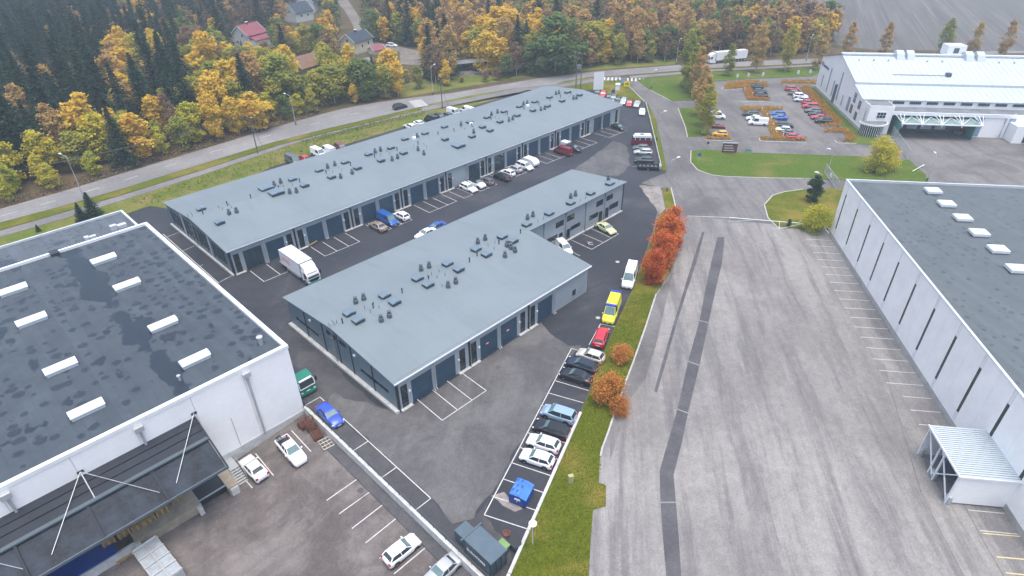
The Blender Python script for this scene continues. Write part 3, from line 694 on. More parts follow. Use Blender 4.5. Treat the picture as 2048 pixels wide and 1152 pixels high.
def ladder(mb, x, y, z0_, z1_):
    for s in (-.22, .22): mb.tube([(x, y+s, z0_), (x, y+s, z1_+.9), (x+.35, y+s, z1_+1.15), (x+.7, y+s, z1_+.8), (x+.7, y+s, z1_)], .03, 5)
    for k in range(int((z1_-z0_)/.3)): mb.bar((x, y-.22, z0_+.3*k), (x, y+.22, z0_+.3*k), .03)
    for k in range(3): mb.tube([(x-.35*math.sin(t), y+.35*math.cos(t), z0_+2.2+k*1.1) for t in np.linspace(0, math.pi, 7)], .02, 4)
ladder(mb, -.25, 14.6, .6, 6.3); mb.build('ladder', M['steel'], rowA)

# ------------------------------------------------------------------ the shorter business row with a two storey wing
B0 = (30.43, 51.16, 0); BL1, BL2, BD, BE, BR = 38.72, 67.5, 27.36, 5.2, 6.55
rowB = thing('business_row', 'shorter grey business row nearest the camera, its rear half stepped back with two storeys', 'building', B0)
bx = 30.43
items = [('e', 31.1-bx), ('g', 32.8-bx), ('p', 36.5-bx), ('g', 36.9-bx), ('e', 41.1-bx), ('d', 42.9-bx), ('e', 43.25-bx), ('g', 45.0-bx), ('p', 48.75-bx), ('g', 49.1-bx), ('e', 53.2-bx), ('d', 54.95-bx), ('e', 55.4-bx), ('g', 57.05-bx), ('p', 60.85-bx),
         ('s', (.3, 2.1)), ('s', (40.7-bx, 44.7-bx)), ('s', (52.8-bx, 56.8-bx)), ('l', 32.3-bx), ('l', 40.75-bx), ('l', 44.6-bx), ('l', 52.85-bx), ('l', 56.7-bx)]
row_front(rowB, items, BL1, BE)
window(rowB, (65.4-bx, -.03, 1.05), 0, .75, 1.0, 1)
for px, py in ((975, 686.5), (1016, 660.5)):      # oval signs on two doors
    d = ray(px, py); t = (51.16+.05)/d[1]; p = Vector((d[0]*t, 51.16, CAM_H+d[2]*t))-Vector(B0)
    mb = MB()
    mb.face([(p.x+.34*math.cos(a), .078, p.z+.20*math.sin(a)) for a in np.linspace(0, 2*math.pi, 19)[:-1]])
    o = mb.build('door_sign', M['sign_red'], rowB)
    MB().box(p.x-.22, .066, p.z-.07, p.x+.22, .076, p.z+.07).build('sign_plate', M['mark_white'], o)
mb = MB()
sops = [(18.92, 25.42, 1.9, 2.55), (13.55, 16.2, 4.1, 5.0), (11.05, 12.95, 4.1, 5.0), (1.8, 8.2, 1.9, 2.6)]
wallgrid(mb, endmap, 0, BD, 0.0, BE, sops); mb.face([endmap(0, 0, BE), endmap(BD, 0, BE), endmap(BD/2, 0, BR-.05)])
mb.build('end_wall', M['blue_cladding'], rowB)
for a0, a1, z0_, z1_ in sops: window(rowB, (.10, a1, z0_), -math.pi/2, a1-a0, z1_-z0_, max(2, int((a1-a0)/1.05)), 'trim_dark', 'window_glass', 'strip_window')
for a in (22.23, 17.15, 13.3, 9.97, 5.1): MB().box(-.10, a-.07, .3, .0, a+.07, BE+.9*(1-abs(a-BD/2)/(BD/2))).build('wall_joint', M['trim_dark'], rowB)
MB().box(-.10, -.10, 0, .34, -.005, BE-.05).build('corner_panel', M['trim_dark'], rowB)
MB().box(-.55, -.25, 0, -.005, BD+.2, .42).build('plinth', M['concrete_pale'], rowB)
mb = MB(); ladder(mb, -.28, 14.1, .6, 6.35); mb.build('ladder', M['steel'], rowB)
for a in (20.5, 9.0): MB().box(-.22, a-.2, 4.2, 0, a+.2, 4.45).build('wall_lamp', M['trim_white'], rowB)
# gable roof over the near block
gable_roof(rowB, BL1, BD, BE, BR).build('roof', M['roof_membrane'], rowB)
MB().box(-.38, -.47, BE-.27, BL1+.38, -.385, BE-.05).build('gutter', M['trim_white'], rowB)
MB().box(-.38, -.40, BE-.38, BL1+.38, -.30, BE-.275).build('fascia', M['trim_dark'], rowB)
# wing: mono-pitch, high side on the ridge
e2 = BE-(BR-BE)*.38/(BD/2)
mb = MB(); mb.profile([(BD/2-.40, BR-.20+.04), (BD+.38, e2-.22), (BD+.38, e2+.001), (BD/2-.40, BR+.04)], BL1+.385, BL2+.4, 0, 'x'); mb.build('wing_roof', M['roof_membrane'], rowB)
fy = BD/2+.1
wops = [(77.0, 79.3, 3.75, 5.0), (80.2, 82.4, 3.95, 5.2), (89.05, 91.3, 3.85, 5.1), (92.25, 94.45, 4.05, 5.2), (81.35, 84.3, 1.65, 2.6), (87.0, 89.9, 1.65, 2.75), (93.55, 96.5, 1.6, 2.85), (74.6, 77.6, 1.5, 2.6), (80.2, 81.3, .05, 2.4), (78.0, 79.1, .05, 2.4), (90.1, 91.3, .05, 2.55), (92.2, 93.4, .05, 2.6)]
wops = [(a-bx, b_-bx, c, d) for a, b_, c, d in wops]
mb = MB(); wallgrid(mb, lambda a, d, z: (a, fy-d, z), BL1, BL2, 0.0, BR-.16, wops)
mb.face([(BL2, fy, 0), (BL2, BD, 0), (BL2, BD, BE), (BL2, fy, BR-.1)]); mb.face([(0, BD, 0), (BL2, BD, 0), (BL2, BD, BE), (0, BD, BE)]); mb.face([(BL1, 0, 0), (BL1, fy, 0), (BL1, fy, BR-.1), (BL1, 0, BE)])
mb.build('wing_wall', M['grey_cladding'], rowB)
for i, (a0, a1, z0_, z1_) in enumerate(wops): window(rowB, (a0, fy+.1, z0_), 0, a1-a0, z1_-z0_, 3 if a1-a0 > 2.5 else (2 if a1-a0 > 1.5 else 1), 'trim_dark', 'window_glass', 'entry_door' if i > 7 else 'window')
for x in (73.6, 79.75, 85.65, 91.7): downpipe(rowB, x-bx, fy-.12, 0, BR-.45, .06, 'trim_dark')
MB().box(BL2-.15, fy-.10, 0, BL2+.1, fy-.005, BR-.4).build('corner_panel', M['trim_dark'], rowB)
MB().box(BL1+.1, fy-.35, 0, BL2, fy-.005, .22).build('plinth', M['concrete_pale'], rowB)
for x in (84.9, 87.6): MB().lathe([(.07, 0), (.07, .95), (.03, 1.0)], 8, 0, (x-bx, fy-1.0)).build('bollard', M['trim_dark'], rowB)
zB = lambda x, y: BR-(BR-BE)*abs(y-(B0[1]+BD/2))/(BD/2)
for px, py in ((698, 625), (716, 639), (769, 590), (789, 603), (835, 556), (856, 568), (895, 526.5), (917, 537.5), (952, 497.5), (973, 507.5), (1004.5, 472.5), (1026, 480.5), (1053.5, 448), (1098.5, 426), (1141.5, 405), (1181.5, 385.5), (1219.5, 366.5)): put_hatch(rowB, zB, px, py)
for px, py in ((711, 601), (727, 594), (762, 637), (778.5, 628.5), (842, 536), (858, 530), (896, 569), (911.5, 561), (955.5, 482), (970.5, 475), (1010, 509), (1014, 488), (1022, 493), (1030, 499), (1055, 434), (1066, 428.5), (1141.5, 392), (1151, 387), (1217, 355.5)): put(rowB, zB, VENT, px, py, .5, 'roof_vent')
for px, py in ((746, 611.5), (684.5, 642), (804, 581.5), (857, 556), (939, 520), (954, 508), (998, 484), (1041, 463)): put(rowB, zB, PIPE, px, py, .4, 'vent_pipe')
for px, py in ((729, 614), (740.5, 622.5), (758, 613), (747, 605), (673, 643), (863, 547), (874, 553), (878, 541), (890, 548), (976, 490), (988, 496), (990, 484), (1010, 487), (1076, 442), (1087, 436), (1161, 400), (1171, 395), (1230, 366), (1237, 360), (884, 570)): put(rowB, zB, THIN, px, py, .3, 'vent_pipe')

# ------------------------------------------------------------------ white warehouse at the lower left with its dark roof
C0 = (22.33, 61.09, 0); CX = -62.0; CZ = 10.24; CY = 47.5
wc = thing('warehouse', 'white panelled warehouse with stained dark bitumen roof and white parapet', 'building', C0)
mb = MB(); mb.face([(0, 0, -3), (0, CY, -3), (0, CY, CZ-.3), (0, 0, CZ-.3)]); mb.face([(CX, CY, 0), (0, CY, 0), (0, CY, CZ-.3), (CX, CY, CZ-.3)]); mb.face([(CX, .12, -3), (0, .12, -3), (0, .12, CZ-.3), (CX, .12, CZ-.3)])
mb.build('wall', M['white_cladding'], wc)
px_ = 0.0; wid = 5.95
k = 0
while px_ > CX+.1:
    x1_ = max(CX, px_-wid)
    MB().box(x1_+.02, -.04, -.55, px_-.02, .10, CZ-.32).build('wall_panel', M['white_cladding'], wc); px_ = x1_; k += 1
for k in range(8): MB().box(.0, .3+k*5.9, -.4, .06, .3+(k+1)*5.9-.05, CZ-.32).build('wall_panel', M['white_cladding'], wc)
MB().box(CX, -.18, -3.0, .05, .0, -.62).build('plinth', M['concrete_pale'], wc)
MB().box(CX, -.16, -.64, .05, -.03, -.52).build('flashing', M['galvanised'], wc)
mb = MB(); mb.face([(CX, .2, CZ-.42), (-.2, .2, CZ-.42), (-.2, CY-.2, CZ-.42), (CX, CY-.2, CZ-.42)]); roofC = mb.build('roof', M['bitumen_left'], wc)
for a in ((CX, -.10, 0.10, .42), (CX, CY-.30, .1, CY+.10)): MB().box(a[0], a[1], CZ-.45, a[2], a[3], CZ).build('parapet', M['trim_white'], wc)
MB().box(-.42, .425, CZ-.45, .10, CY-.305, CZ-.003).build('parapet', M['trim_white'], wc)
MB().box(-14.2, CY-.9, CZ-.40, -13.0, CY+.6, CZ+.05).build('scupper', M['trim_dark'], wc)
sk = MB(); sk.box(-.62, -1.55, 0, .62, 1.55, .35, 0); sk.profile([(-.66, .35), (.66, .35), (.66, .46), (0.42, .78), (-.42, .78), (-.66, .46)], -1.62, 1.62, 1, 'y')
SKC = sk.mesh('skylight', [M['skylight_frame'], M['skylight']])
for x in (1.82, 13.42):
    for y in (100.5, 90.2, 76.7, 66.7): link('skylight', SKC, wc, (x-C0[0], y-C0[1], CZ-.42), (0, 0, math.radians(90)), None, (1, 1.05, 1))
for px, py, s in ((521, 683, .8), (177, 480, .6), (358, 755, .45)):
    q = G(px, py, CZ); MB().lathe([(.35*s, -.3), (.35*s, 1.0*s), (.5*s, 1.02*s), (.5*s, 1.25*s), (.2*s, 1.3*s)], 10).build('roof_vent', M['galvanised'], wc, (q.x-C0[0], q.y-C0[1], CZ-.25))
for x in (-5.6, -17.5, -29.4):      # rain heads with wide downpipes
    mb = MB(); mb.box(x-.45, -.55, CZ-1.35, x+.45, -.045, CZ-.75).tube([(x, -.22, CZ-1.3), (x, -.22, -.6)], .14, 8); mb.build('downpipe', M['galvanised'], wc)
for x in (-8.7,): MB().bar((x, -.07, 4.2), (x, -.07, -.7), .04).build('cable_duct', M['steel'], wc)
# hung canopy over the dock
XR, XL = 10.15-C0[0], -62.0
def cz_(y): return 6.9+(y)*(6.9-4.2)/6.8        # y negative outwards
mb = MB()
mb.profile([(-.05, 6.9), (-2.9, cz_(-2.9)), (-2.9, cz_(-2.9)-.16), (-.05, 6.74)], XL, XR, 0, 'x'); mb.build('canopy_flashing', M['canopy_dark'], wc)
for yy in (-.9, -1.8): MB().box(XL, yy-.05, cz_(yy)+.01, XR, yy+.05, cz_(yy)+.10).build('canopy_rib', M['canopy_dark'], wc)
x = XR; simple('canopy_sheet', (0.018, 0.026, 0.038), 0.6, 0, 0.7, 0.45, 0, 0.25)
while x > XL+1:
    x2 = max(XL, x-6.15)
    mb = MB(); mb.profile([(-2.95, cz_(-2.95)-.25), (-6.75, cz_(-6.75)-.18), (-6.75, cz_(-6.75)-.30), (-2.95, cz_(-2.95)-.37)], x2+.12, x-.12, 0, 'x'); mb.build('canopy_panel', M['canopy_sheet'], wc)
    MB().bar((x2, -2.9, cz_(-2.9)-.12), (x2, -6.8, cz_(-6.8)-.06), .24, .22).build('canopy_beam', M['canopy_dark'], wc)
    x = x2
MB().bar((XR, -.05, 6.9), (XR, -6.8, cz_(-6.8)-.03), .16, .26).build('canopy_edge', M['canopy_dark'], wc)
MB().box(XL, -6.95, cz_(-6.8)-.28, XR+.08, -6.78, cz_(-6.8)+.02).build('canopy_gutter', M['vent_grey'], wc)
MB().bar((XL, -2.95, cz_(-2.9)-.02), (XR, -2.95, cz_(-2.9)-.02), .5, .2).build('canopy_gutter', M['vent_grey'], wc)
for x in (-1.28-C0[0]+.0, -13.2-C0[0], 10.2-C0[0]):
    a = (x, -.1, 7.5)
    for tx in (x-4.9, x, x+4.9):
        if tx > XR: continue
        mb = MB(); mb.tube([a, (tx, -5.6 if tx != x else -2.95, cz_(-5.6 if tx != x else -2.95)-.05)], .035 if tx != x else .06, 5); mb.build('tie_rod', M['galvanised'], wc)
    MB().box(x-.3, -.14, 7.3, x+.3, -.045, 7.6).build('tie_plate', M['trim_dark'], wc)
# loading dock under it
dz0 = -1.2
def dockbox(name, xa, xb, mat='concrete_tan', ya=-4.36, z1=dz0): return MB().box(xa, ya, -2.9, xb, -.19, z1).build(name, M[mat], wc)
dockbox('dock_platform', -22.6, -15.6); dockbox('dock_platform', -12.55, -11.35, 'concrete_tan', -4.7)
dockbox('dock_platform', -62, -34.0); dockbox('dock_leveller', -15.6, -12.55, 'trim_dark', -3.6, -1.45)
MB().box(-34.0, -4.36, -2.9, -22.6, -4.06, -1.2).build('dock_edge', M['concrete_pale'], wc)
for x, w in ((-15.9, .5), (-11.95, .9), (-22.4, .5)): MB().box(x-w/2, -4.95, -2.6, x+w/2, -4.38 if w < .8 else -4.72, -1.32).build('dock_buffer', M['concrete_pale'], wc)
MB().box(-15.6, -3.75, -1.5, -12.55, -3.62, -1.35).build('dock_lip', M['galvanised'], wc)
MB().box(-31, -.4, -1.2, -27, -.05, 3.5).build('dock_door', M['bin_blue'], wc)
mb = MB()
for i in range(7): mb.box(-11.3, -2.0-i*.30-.28, -1.22-.17*i-.05, -10.15, -2.0-i*.30, -1.22-.17*i)
mb.box(-11.3, -2.0, -1.27, -10.15, -.2, -1.22)
for xx in (-11.3, -10.12): mb.tube([(xx, -.3, -.2), (xx, -2.0, -.2), (xx, -4.1, -1.4), (xx, -4.1, -2.4)], .03, 5)
mb.build('stair', M['galvanised'], wc)
# lower annex behind
an = thing('warehouse_annex', 'low flat roofed annex with puddled grey roof behind the white warehouse', 'building', (22.05, 108.9, 0))
DY = 13.4; AX = -62; AZ = 8.0
mb = MB(); mb.face([(0, 0, 0), (0, DY, 0), (0, DY, AZ-.3), (0, 0, AZ-.3)]); mb.face([(AX, DY, 0), (0, DY, 0), (0, DY, AZ-.3), (AX, DY, AZ-.3)]); mb.build('wall', M['white_cladding'], an)
bitumen('bitumen_annex', (0.072, 0.092, 0.112), (0.098, 0.12, 0.14), (0.030, 0.040, 0.052), 0.0, 0.74, 0.57, 0.25, 0.3)
MB().face([(AX, 0, AZ-.35), (-.1, 0, AZ-.35), (-.1, DY-.1, AZ-.35), (AX, DY-.1, AZ-.35)]).build('roof', M['bitumen_annex'], an)
MB().box(AX, DY-.28, AZ-.4, .08, DY+.08, AZ).build('parapet', M['trim_light'], an); MB().box(-.28, .0, AZ-.4, .08, DY-.285, AZ-.003).build('parapet', M['trim_light'], an)
for px, py, s in ((227, 455, 1), (173, 476, .7)):
    q = G(px, py, AZ); MB().box(-.5*s, -.4*s, -.4, .5*s, .4*s, .55*s).box(.6*s, -.5*s, -.4, 2.0*s, .4*s, .3*s).build('roof_unit', M['trim_light'], an, (q.x-22.05, q.y-108.9, AZ-.1))

# ------------------------------------------------------------------ white warehouse at the right
EANG = math.atan2(-0.604, -0.797)
we = thing('warehouse', 'long white panel warehouse on the right with slot windows and six white skylights', 'building', (EO.x, EO.y, 0), EANG)
# local x along the facade (towards the camera), local y = -depth side: depth direction is +y rotated; facade faces -y?
EL_, ED, EZ = 68.0, 46.0, 11.5
# local +y corresponds to (0.604,-0.797) rotated: check sign
sgn = 1 if Vector((-math.sin(EANG), math.cos(EANG), 0)).dot(EV) > 0 else -1
yy = lambda d: sgn*d
mb = MB()
mb.face([(0, yy(0), 0), (0, yy(ED), 0), (0, yy(ED), EZ-.3), (0, yy(0), EZ-.3)]); mb.face([(EL_, yy(0), 0), (EL_, yy(ED), 0), (EL_, yy(ED), EZ-.3), (EL_, yy(0), EZ-.3)])
mb.build('wall', M['white_cladding'], we)
simple('panel_white', (0.90, 0.885, 0.86), 0.6, 0, 0.06, 0.35)
x = 0.0; k = 0; PW = 6.02; first = 2.0
edges = [0.0]
while edges[-1] < EL_-.1: edges.append(min(EL_, (first if len(edges) == 1 else edges[-1]+PW)))
for a, b_ in zip(edges, edges[1:]):
    mb = MB()
    lo_, hi_ = sorted((yy(-.03), yy(.12)))
    if b_-a > 4: 
        m_ = (a+b_)/2
        mb.box(a+.25, lo_, .9, m_-.01, hi_, EZ-.02).box(m_+.01, lo_, .9, b_-.25, hi_, EZ-.02)
    else: mb.box(a+.02, lo_, .9, b_-.25, hi_, EZ-.02)
    mb.build('wall_panel', M['panel_white'], we)
    if b_ < EL_-.1:
        lo2, hi2 = sorted((yy(-.025), yy(.10)))
        MB().box(b_-.19, lo2, 9.405, b_+.19, hi2, EZ-.1).build('joint_strip', M['trim_white'], we)
        MB().box(b_-.19, lo2, .9, b_+.19, hi2, 2.395).build('joint_strip', M['trim_white'], we)
        MB().box(b_-.24, lo2, 2.4, b_+.24, hi2, 9.4).build('slot_window', M['window_glass'], we)
lo_, hi_ = sorted((yy(-.06), yy(.1))); MB().box(0, lo_, -.2, EL_, hi_, .9).build('plinth', M['concrete'], we)
mb = MB(); mb.face([(.2, yy(.2), EZ-.35), (EL_, yy(.2), EZ-.35), (EL_, yy(ED), EZ-.35), (.2, yy(ED), EZ-.35)]); mb.build('roof', M['bitumen_right'], we)
lo_, hi_ = sorted((yy(-.10), yy(.24))); MB().box(-.1, lo_, EZ-.015, EL_, hi_, EZ+.06).build('parapet', M['trim_light'], we)
lo_, hi_ = sorted((yy(.245), yy(ED))); MB().box(-.10, lo_, EZ-.7, .22, hi_, EZ+.058).build('parapet', M['trim_light'], we)
sk = MB().box(-.75, -.95, 0, .75, .95, .35); sk.prism([(-.72, -.92), (.72, -.92), (.72, .92), (-.72, .92)], .35, .40)
for px, py in ((1866, 382), (1893, 408), (1925, 436), (1958, 466), (1996, 499), (2034, 538)):
    q = G(px, py, EZ); p = Vector((q.x-EO.x, q.y-EO.y)); lx = p.x*math.cos(EANG)+p.y*math.sin(EANG); ly = -p.x*math.sin(EANG)+p.y*math.cos(EANG)
    mb = MB(); mb.box(-.75, -1.0, 0, .75, 1.0, .22, 0); b4 = [(-.95, -1.2), (.95, -1.2), (.95, 1.2), (-.95, 1.2)]; mb.prism(b4, .22, .62, 1); mb.prism([(-.8, -1.05), (.8, -1.05), (.8, 1.05), (-.8, 1.05)], .62, .72, 1)
    mb.build('skylight', [M['skylight_frame'], M['skylight']], we, (lx, ly, EZ-.35))
# open shed on the facade
sd = thing('loading_shed', 'small white corrugated loading shed with open braced side against the right warehouse', 'shed', (63.6, -3.35, 0), math.atan2(.604, .797))
SL, SW, SH = 7.0, 6.3, 4.5     # local x away from camera along facade, local -y towards facade
mb = MB(); n_ = 24
for i in range(n_):
    x0_, x1_ = -.2+(SL+.4)*i/n_, -.2+(SL+.4)*(i+.5)/n_; x2_ = -.2+(SL+.4)*(i+1)/n_
    for xa, xb, zz in ((x0_, x1_, .10), (x1_, x2_, 0)): mb.box(xa, -SW, SH+zz-.04, xb, .25, SH+zz+.04)
mb.build('roof', M['roof_white'], sd)
MB().box(-.25, .26, SH-.12, SL+.25, .36, SH+.12).build('fascia', M['trim_white'], sd)
MB().box(-.06, -SW, .25, .06, 0, SH-.05).build('side_wall', M['white_cladding'], sd); MB().box(SL-.06, -SW, .25, SL+.06, 0, SH-.05).build('side_wall', M['white_cladding'], sd)
MB().box(-.30, -SW, SH-.14, -.21, .36, SH+.10).build('fascia', M['trim_white'], sd)
for x in (0, SL*.45, SL*.6, SL): MB().bar((x, .12, 0), (x, .12, SH-.05), .16).build('post', M['trim_white'], sd)
for a, b_ in (((0, .12, .3), (SL*.55, .12, SH-.2)), ((SL*.5, .12, .3), (SL, .12, SH-.2)), ((SL*.55, .12, .3), (0.2, .12, SH-.2))): MB().bar(a, b_, .12).build('brace', M['trim_white'], sd)
for x in (SL*.5,): MB().box(x-.06, -SW, .2, x+.06, -.5, SH-.6).build('partition', M['blue_cladding'], sd)
for x in (0.1, SL*.5, SL-.1): MB().box(x-.35, -.3, .1, x+.35, .05, 1.1).build('dock_bumper', M['galvanised'], sd)
# ------------------------------------------------------------------ big white factory hall at the upper right
FA = math.atan2(.604, .797)
fb = thing('factory', 'large white factory hall with pale blue metal roof and dark glass entrance corner', 'building', (182.1, 47.1, 0), FA)
FL = 120.0
F = lambda s, v, z: (s, -v, z)
prof = [(42.0, 10.1), (25.8, 14.3), (10.6, 10.1), (2.9, 8.0)]
mb = MB(); mb.face([F(42, 0, 0), F(42, 0, 10.1), F(25.8, 0, 14.2), F(10.6, 0, 9.9), F(2.9, 0, 7.95), F(-.6, 0, 7.0), F(-.6, 0, 0)])
mb.face([F(42, 0, 0), F(42, FL, 0), F(42, FL, 10.1), F(42, 0, 10.1)]); mb.build('gable_wall', M['white_cladding'], fb)
mb = MB(); mb.face([F(42.3, -.3, 10.05), F(42.3, FL, 10.05), F(25.8, FL, 14.35), F(25.8, -.3, 14.35)]); mb.face([F(25.8, -.3, 14.35), F(25.8, FL, 14.35), F(10.4, FL, 10.3), F(10.4, -.3, 10.3)])
mb.face([F(10.4, -.3, 10.3), F(10.4, FL, 10.3), F(10.4, FL, 9.7), F(10.4, -.3, 9.7)]); mb.build('upper_roof', M['roof_white'], fb)
mb = MB(); mb.face([F(10.5, -.3, 9.72), F(10.5, FL, 9.72), F(2.5, FL, 7.92), F(2.5, -.3, 7.92)]); mb.face([F(2.5, -.3, 7.92), F(2.5, FL, 7.92), F(2.5, FL, 7.72), F(2.5, -.3, 7.72)]); mb.build('lower_roof', M['roof_white'], fb)
for k in range(40):
    v = .6+k*1.5
    mb = MB(); mb.bar(F(25.6, v, 14.34), F(10.45, v, 10.34), .05, .07); mb.build('roof_seam', M['roof_white'], fb)
    mb = MB(); mb.bar(F(10.3, v, 9.70), F(2.55, v, 7.96), .05, .07); mb.build('roof_seam', M['roof_white'], fb)
MB().box(25.0, -FL, 14.3, 26.6, .4, 14.75).build('ridge_vent', M['trim_light'], fb)
for v0 in (15.0, 17.8, 33.6, 36.6):
    mb = MB()
    mb.profile([(22.6, 13.4), (25.6, 14.2), (26.4, 15.4), (25.2, 15.9), (23.6, 15.2)], -v0-1.0, -v0+1.0, 0, 'y'); mb.build('roof_cowl', M['roof_white'], fb)
for k, v in enumerate((3.5, 7.5, 11.5, 22, 26, 41, 45, 50)): MB().box(22.0, -v-.15, 13.2, 22.4, -v+.15, 13.9).build('roof_vent', M['galvanised'], fb)
MB().box(26.5, -33.5, 14.3, 30.5, -28.6, 17.0).build('plant_room', M['trim_white'], fb); MB().box(26.42, -31.6, 15.0, 26.49, -30.2, 16.4).build('louvre', M['vent_grey'], fb)
MB().bar(F(14.6, 10.5, 11.6), F(14.6, 24.5, 11.6), .18).build('roof_duct', M['galvanised'], fb); MB().box(14.0, -25.6, 11.0, 15.2, -24.4, 12.3).build('roof_unit', M['vent_grey'], fb)
# gable wall details: blue slots, windows, plinth
MB().box(-.6, .002, 0, 42, .16, .9).build('plinth', M['concrete'], fb)
simple('slot_blue', (0.20, 0.29, 0.40), 0.35)
for s, z0_, z1_, w in ((31.3, 1.9, 9.0, .7), (26.5, 2.0, 6.5, .7), (21.5, 2.2, 10.2, .75), (37.0, 2.0, 5.5, .5), (17.0, 2.0, 4.9, .6)):
    MB().box(s-w/2, .003, z0_, s+w/2, .08, z1_).build('slot_window', M['slot_blue'], fb)
MB().box(11.0, .004, 2.0, 12.6, .09, 5.8).build('slot_window', M['slot_blue'], fb)
MB().box(23.2, .003, .9, 23.8, .6, 6.2).build('downpipe', M['vent_grey'], fb)
for s, z0_, z1_ in ((7.4, 5.3, 8.0), (7.9, 2.2, 4.6), (3.2, 4.7, 7.0), (3.8, 1.6, 3.8)):
    o = MB().box(s, .004, z0_, s+1.9, .07, z1_).build('window', M['trim_light'], fb)
    for i in range(2):
        for j in range(4): MB().box(s+.1+i*.9, .072, z0_+.1+j*(z1_-z0_-.1)/4, s+.85+i*.9, .09, z0_+(j+1)*(z1_-z0_-.1)/4).build('pane', M['window_glass'], o)
def text(name, body, size, mat, parent, loc, rot, ext=0.01, sx=1.0):
    cu = bpy.data.curves.new(name, 'FONT'); cu.body = body; cu.size = size; cu.extrude = ext; cu.materials.append(M[mat])
    tmp = bpy.data.objects.new(name, cu); COL.objects.link(tmp)
    me = bpy.data.meshes.new_from_object(tmp.evaluated_get(bpy.context.evaluated_depsgraph_get())); bpy.data.objects.remove(tmp)
    me.materials.clear(); me.materials.append(M[mat])
    return link(name, me, parent, loc, rot, None, (sx, 1, 1))
# company lettering, only its mark and the run of letters can be made out
o = MB().box(40.0, .004, 7.75, 41.1, .10, 8.9).build('wall_emblem', M['sign_red'], fb)
text('lettering', 'Lindström', 1.45, 'mark_navy', fb, (39.7, .06, 7.7), (math.pi/2, 0, math.pi), 0.03)
# front: window band, annex roof
mb = MB(); mb.face([F(2.85, 5.5, 5.9), F(2.85, FL, 5.9), F(2.85, FL, 7.9), F(2.85, 5.5, 7.9)]); mb.build('clerestory_wall', M['white_cladding'], fb)
for k in range(12):
    v = 7.6+k*4.25
    fr = MB().box(2.74, -v-2.9, 6.75, 2.846, -v, 7.55); o = fr.build('window', M['trim_light'], fb)
    for j in range(6): MB().box(2.70, -v-2.85+j*.47, 6.82, 2.737, -v-2.85+j*.47+.40, 7.48).build('pane', M['window_glass'], o)
mb = MB(); mb.face([F(2.8, 5.5, 6.0), F(2.8, FL, 6.0), F(-2.0, FL, 6.0), F(-2.0, 6.5, 6.0)]); mb.build('annex_roof', M['flat_roof_grey'], fb)
MB().box(-2.35, -FL, 5.3, -2.0, -6.2, 6.15).build('annex_fascia', M['trim_white'], fb)
mb = MB(); mb.face([F(-2.1, 27, 0), F(-2.1, FL, 0), F(-2.1, FL, 5.35), F(-2.1, 27, 5.35)]); mb.build('annex_wall', M['white_cladding'], fb)
for v in (27.6, 35.2): MB().box(-2.2, -v-1.4, .3, -2.105, -v, 5.3).build('wall_stripe', M['slot_blue'], fb)
MB().tube([F(-2.3, 34.2, 0), F(-2.3, 34.2, 5.3), F(-1.5, 36.5, 6.2)], .16, 6).build('downpipe', M['galvanised'], fb)
# covered dock with truss canopy
mb = MB(); mb.face([F(1.3, 7.8, 0), F(1.3, 27, 0), F(1.3, 27, 5.4), F(1.3, 7.8, 5.4)]); mb.build('dock_wall', M['vent_grey'], fb)
for v in (8.2, 26.6): MB().box(-4.2, -v-.12, 0, 1.3, -v+.12, 5.0).build('dock_side', M['green_panel'], fb)
mb = MB(); mb.face([F(1.2, 7.8, 5.15), F(1.2, 27, 5.15), F(-5.6, 27, 4.15), F(-5.6, 7.8, 4.15)]); simple('canopy_glass', (0.20, 0.28, 0.27), 0.25); mb.build('dock_canopy', M['canopy_glass'], fb)
mb = MB(); mb.bar(F(-5.6, 7.6, 4.1), F(-5.6, 27.4, 4.1), .26); mb.build('canopy_beam', M['trim_white'], fb)
for k in range(5):
    v = 8.0+k*4.8
    mb = MB(); top = F(-2.2, v, 5.75); out = F(-5.6, v, 4.2)
    mb.bar(top, out, .14); mb.bar(F(-2.2, v-1.2, 5.75), out, .11); mb.bar(F(-2.2, v+1.2, 5.75), out, .11)
    if k < 4: mb.bar(out, F(-3.6, v+2.4, 5.4), .10); mb.bar(F(-5.6, v+4.8, 4.2), F(-3.6, v+2.4, 5.4), .10)
    mb.bar(out, F(-5.6, v, 3.5), .2); mb.build('canopy_truss', M['trim_white'], fb)
for k in range(4):
    v = 10.0+k*3.6; MB().box(.9, -v-1.3, .8, 1.28, -v+1.3, 3.4).build('dock_door', M['trim_light'], fb)
for v0 in (35.3, 46.0):
    o = MB().box(-6.0, -v0-8.0, 0, -2.11, -v0, 4.4).build('dock_house', M['white_cladding'], fb); MB().box(-6.08, -v0-7.2, .2, -6.005, -v0-2.4, 3.7).build('dock_door', M['trim_dark'], o)
# entrance block with round canopy
MB().box(-2.3, -6.3, 0, 4.6, -.3, 7.6).build('entrance_block', M['white_cladding'], fb)
MB().box(-2.1, -6.1, 7.6, 4.4, -.5, 7.66).build('entrance_roof', M['flat_roof_grey'], fb)
o = MB().box(-2.42, -4.6, 4.4, -2.305, -2.4, 6.0).build('window', M['trim_white'], fb)
for i in range(3):
    for j in range(2): MB().box(-2.46, -4.55+i*.73, 4.47+j*.76, -2.423, -4.55+i*.73+.62, 4.47+j*.76+.66).build('pane', M['window_glass'], o)
arc = [(-2.3+3.4*math.cos(t)*1.0-.0, -2.0+3.6*math.sin(t)) for t in np.linspace(math.pi/2, 3*math.pi/2, 18)]
MB().prism([(min(x, -2.31), y) for x, y in arc], 3.1, 3.5).build('entrance_canopy', M['trim_white'], fb)
MB().prism([(min(-2.32, -2.3+(x+2.3)*.93), -2+(y+2)*.93) for x, y in arc], 3.5, 3.54).build('canopy_roof', M['flat_roof_grey'], fb)
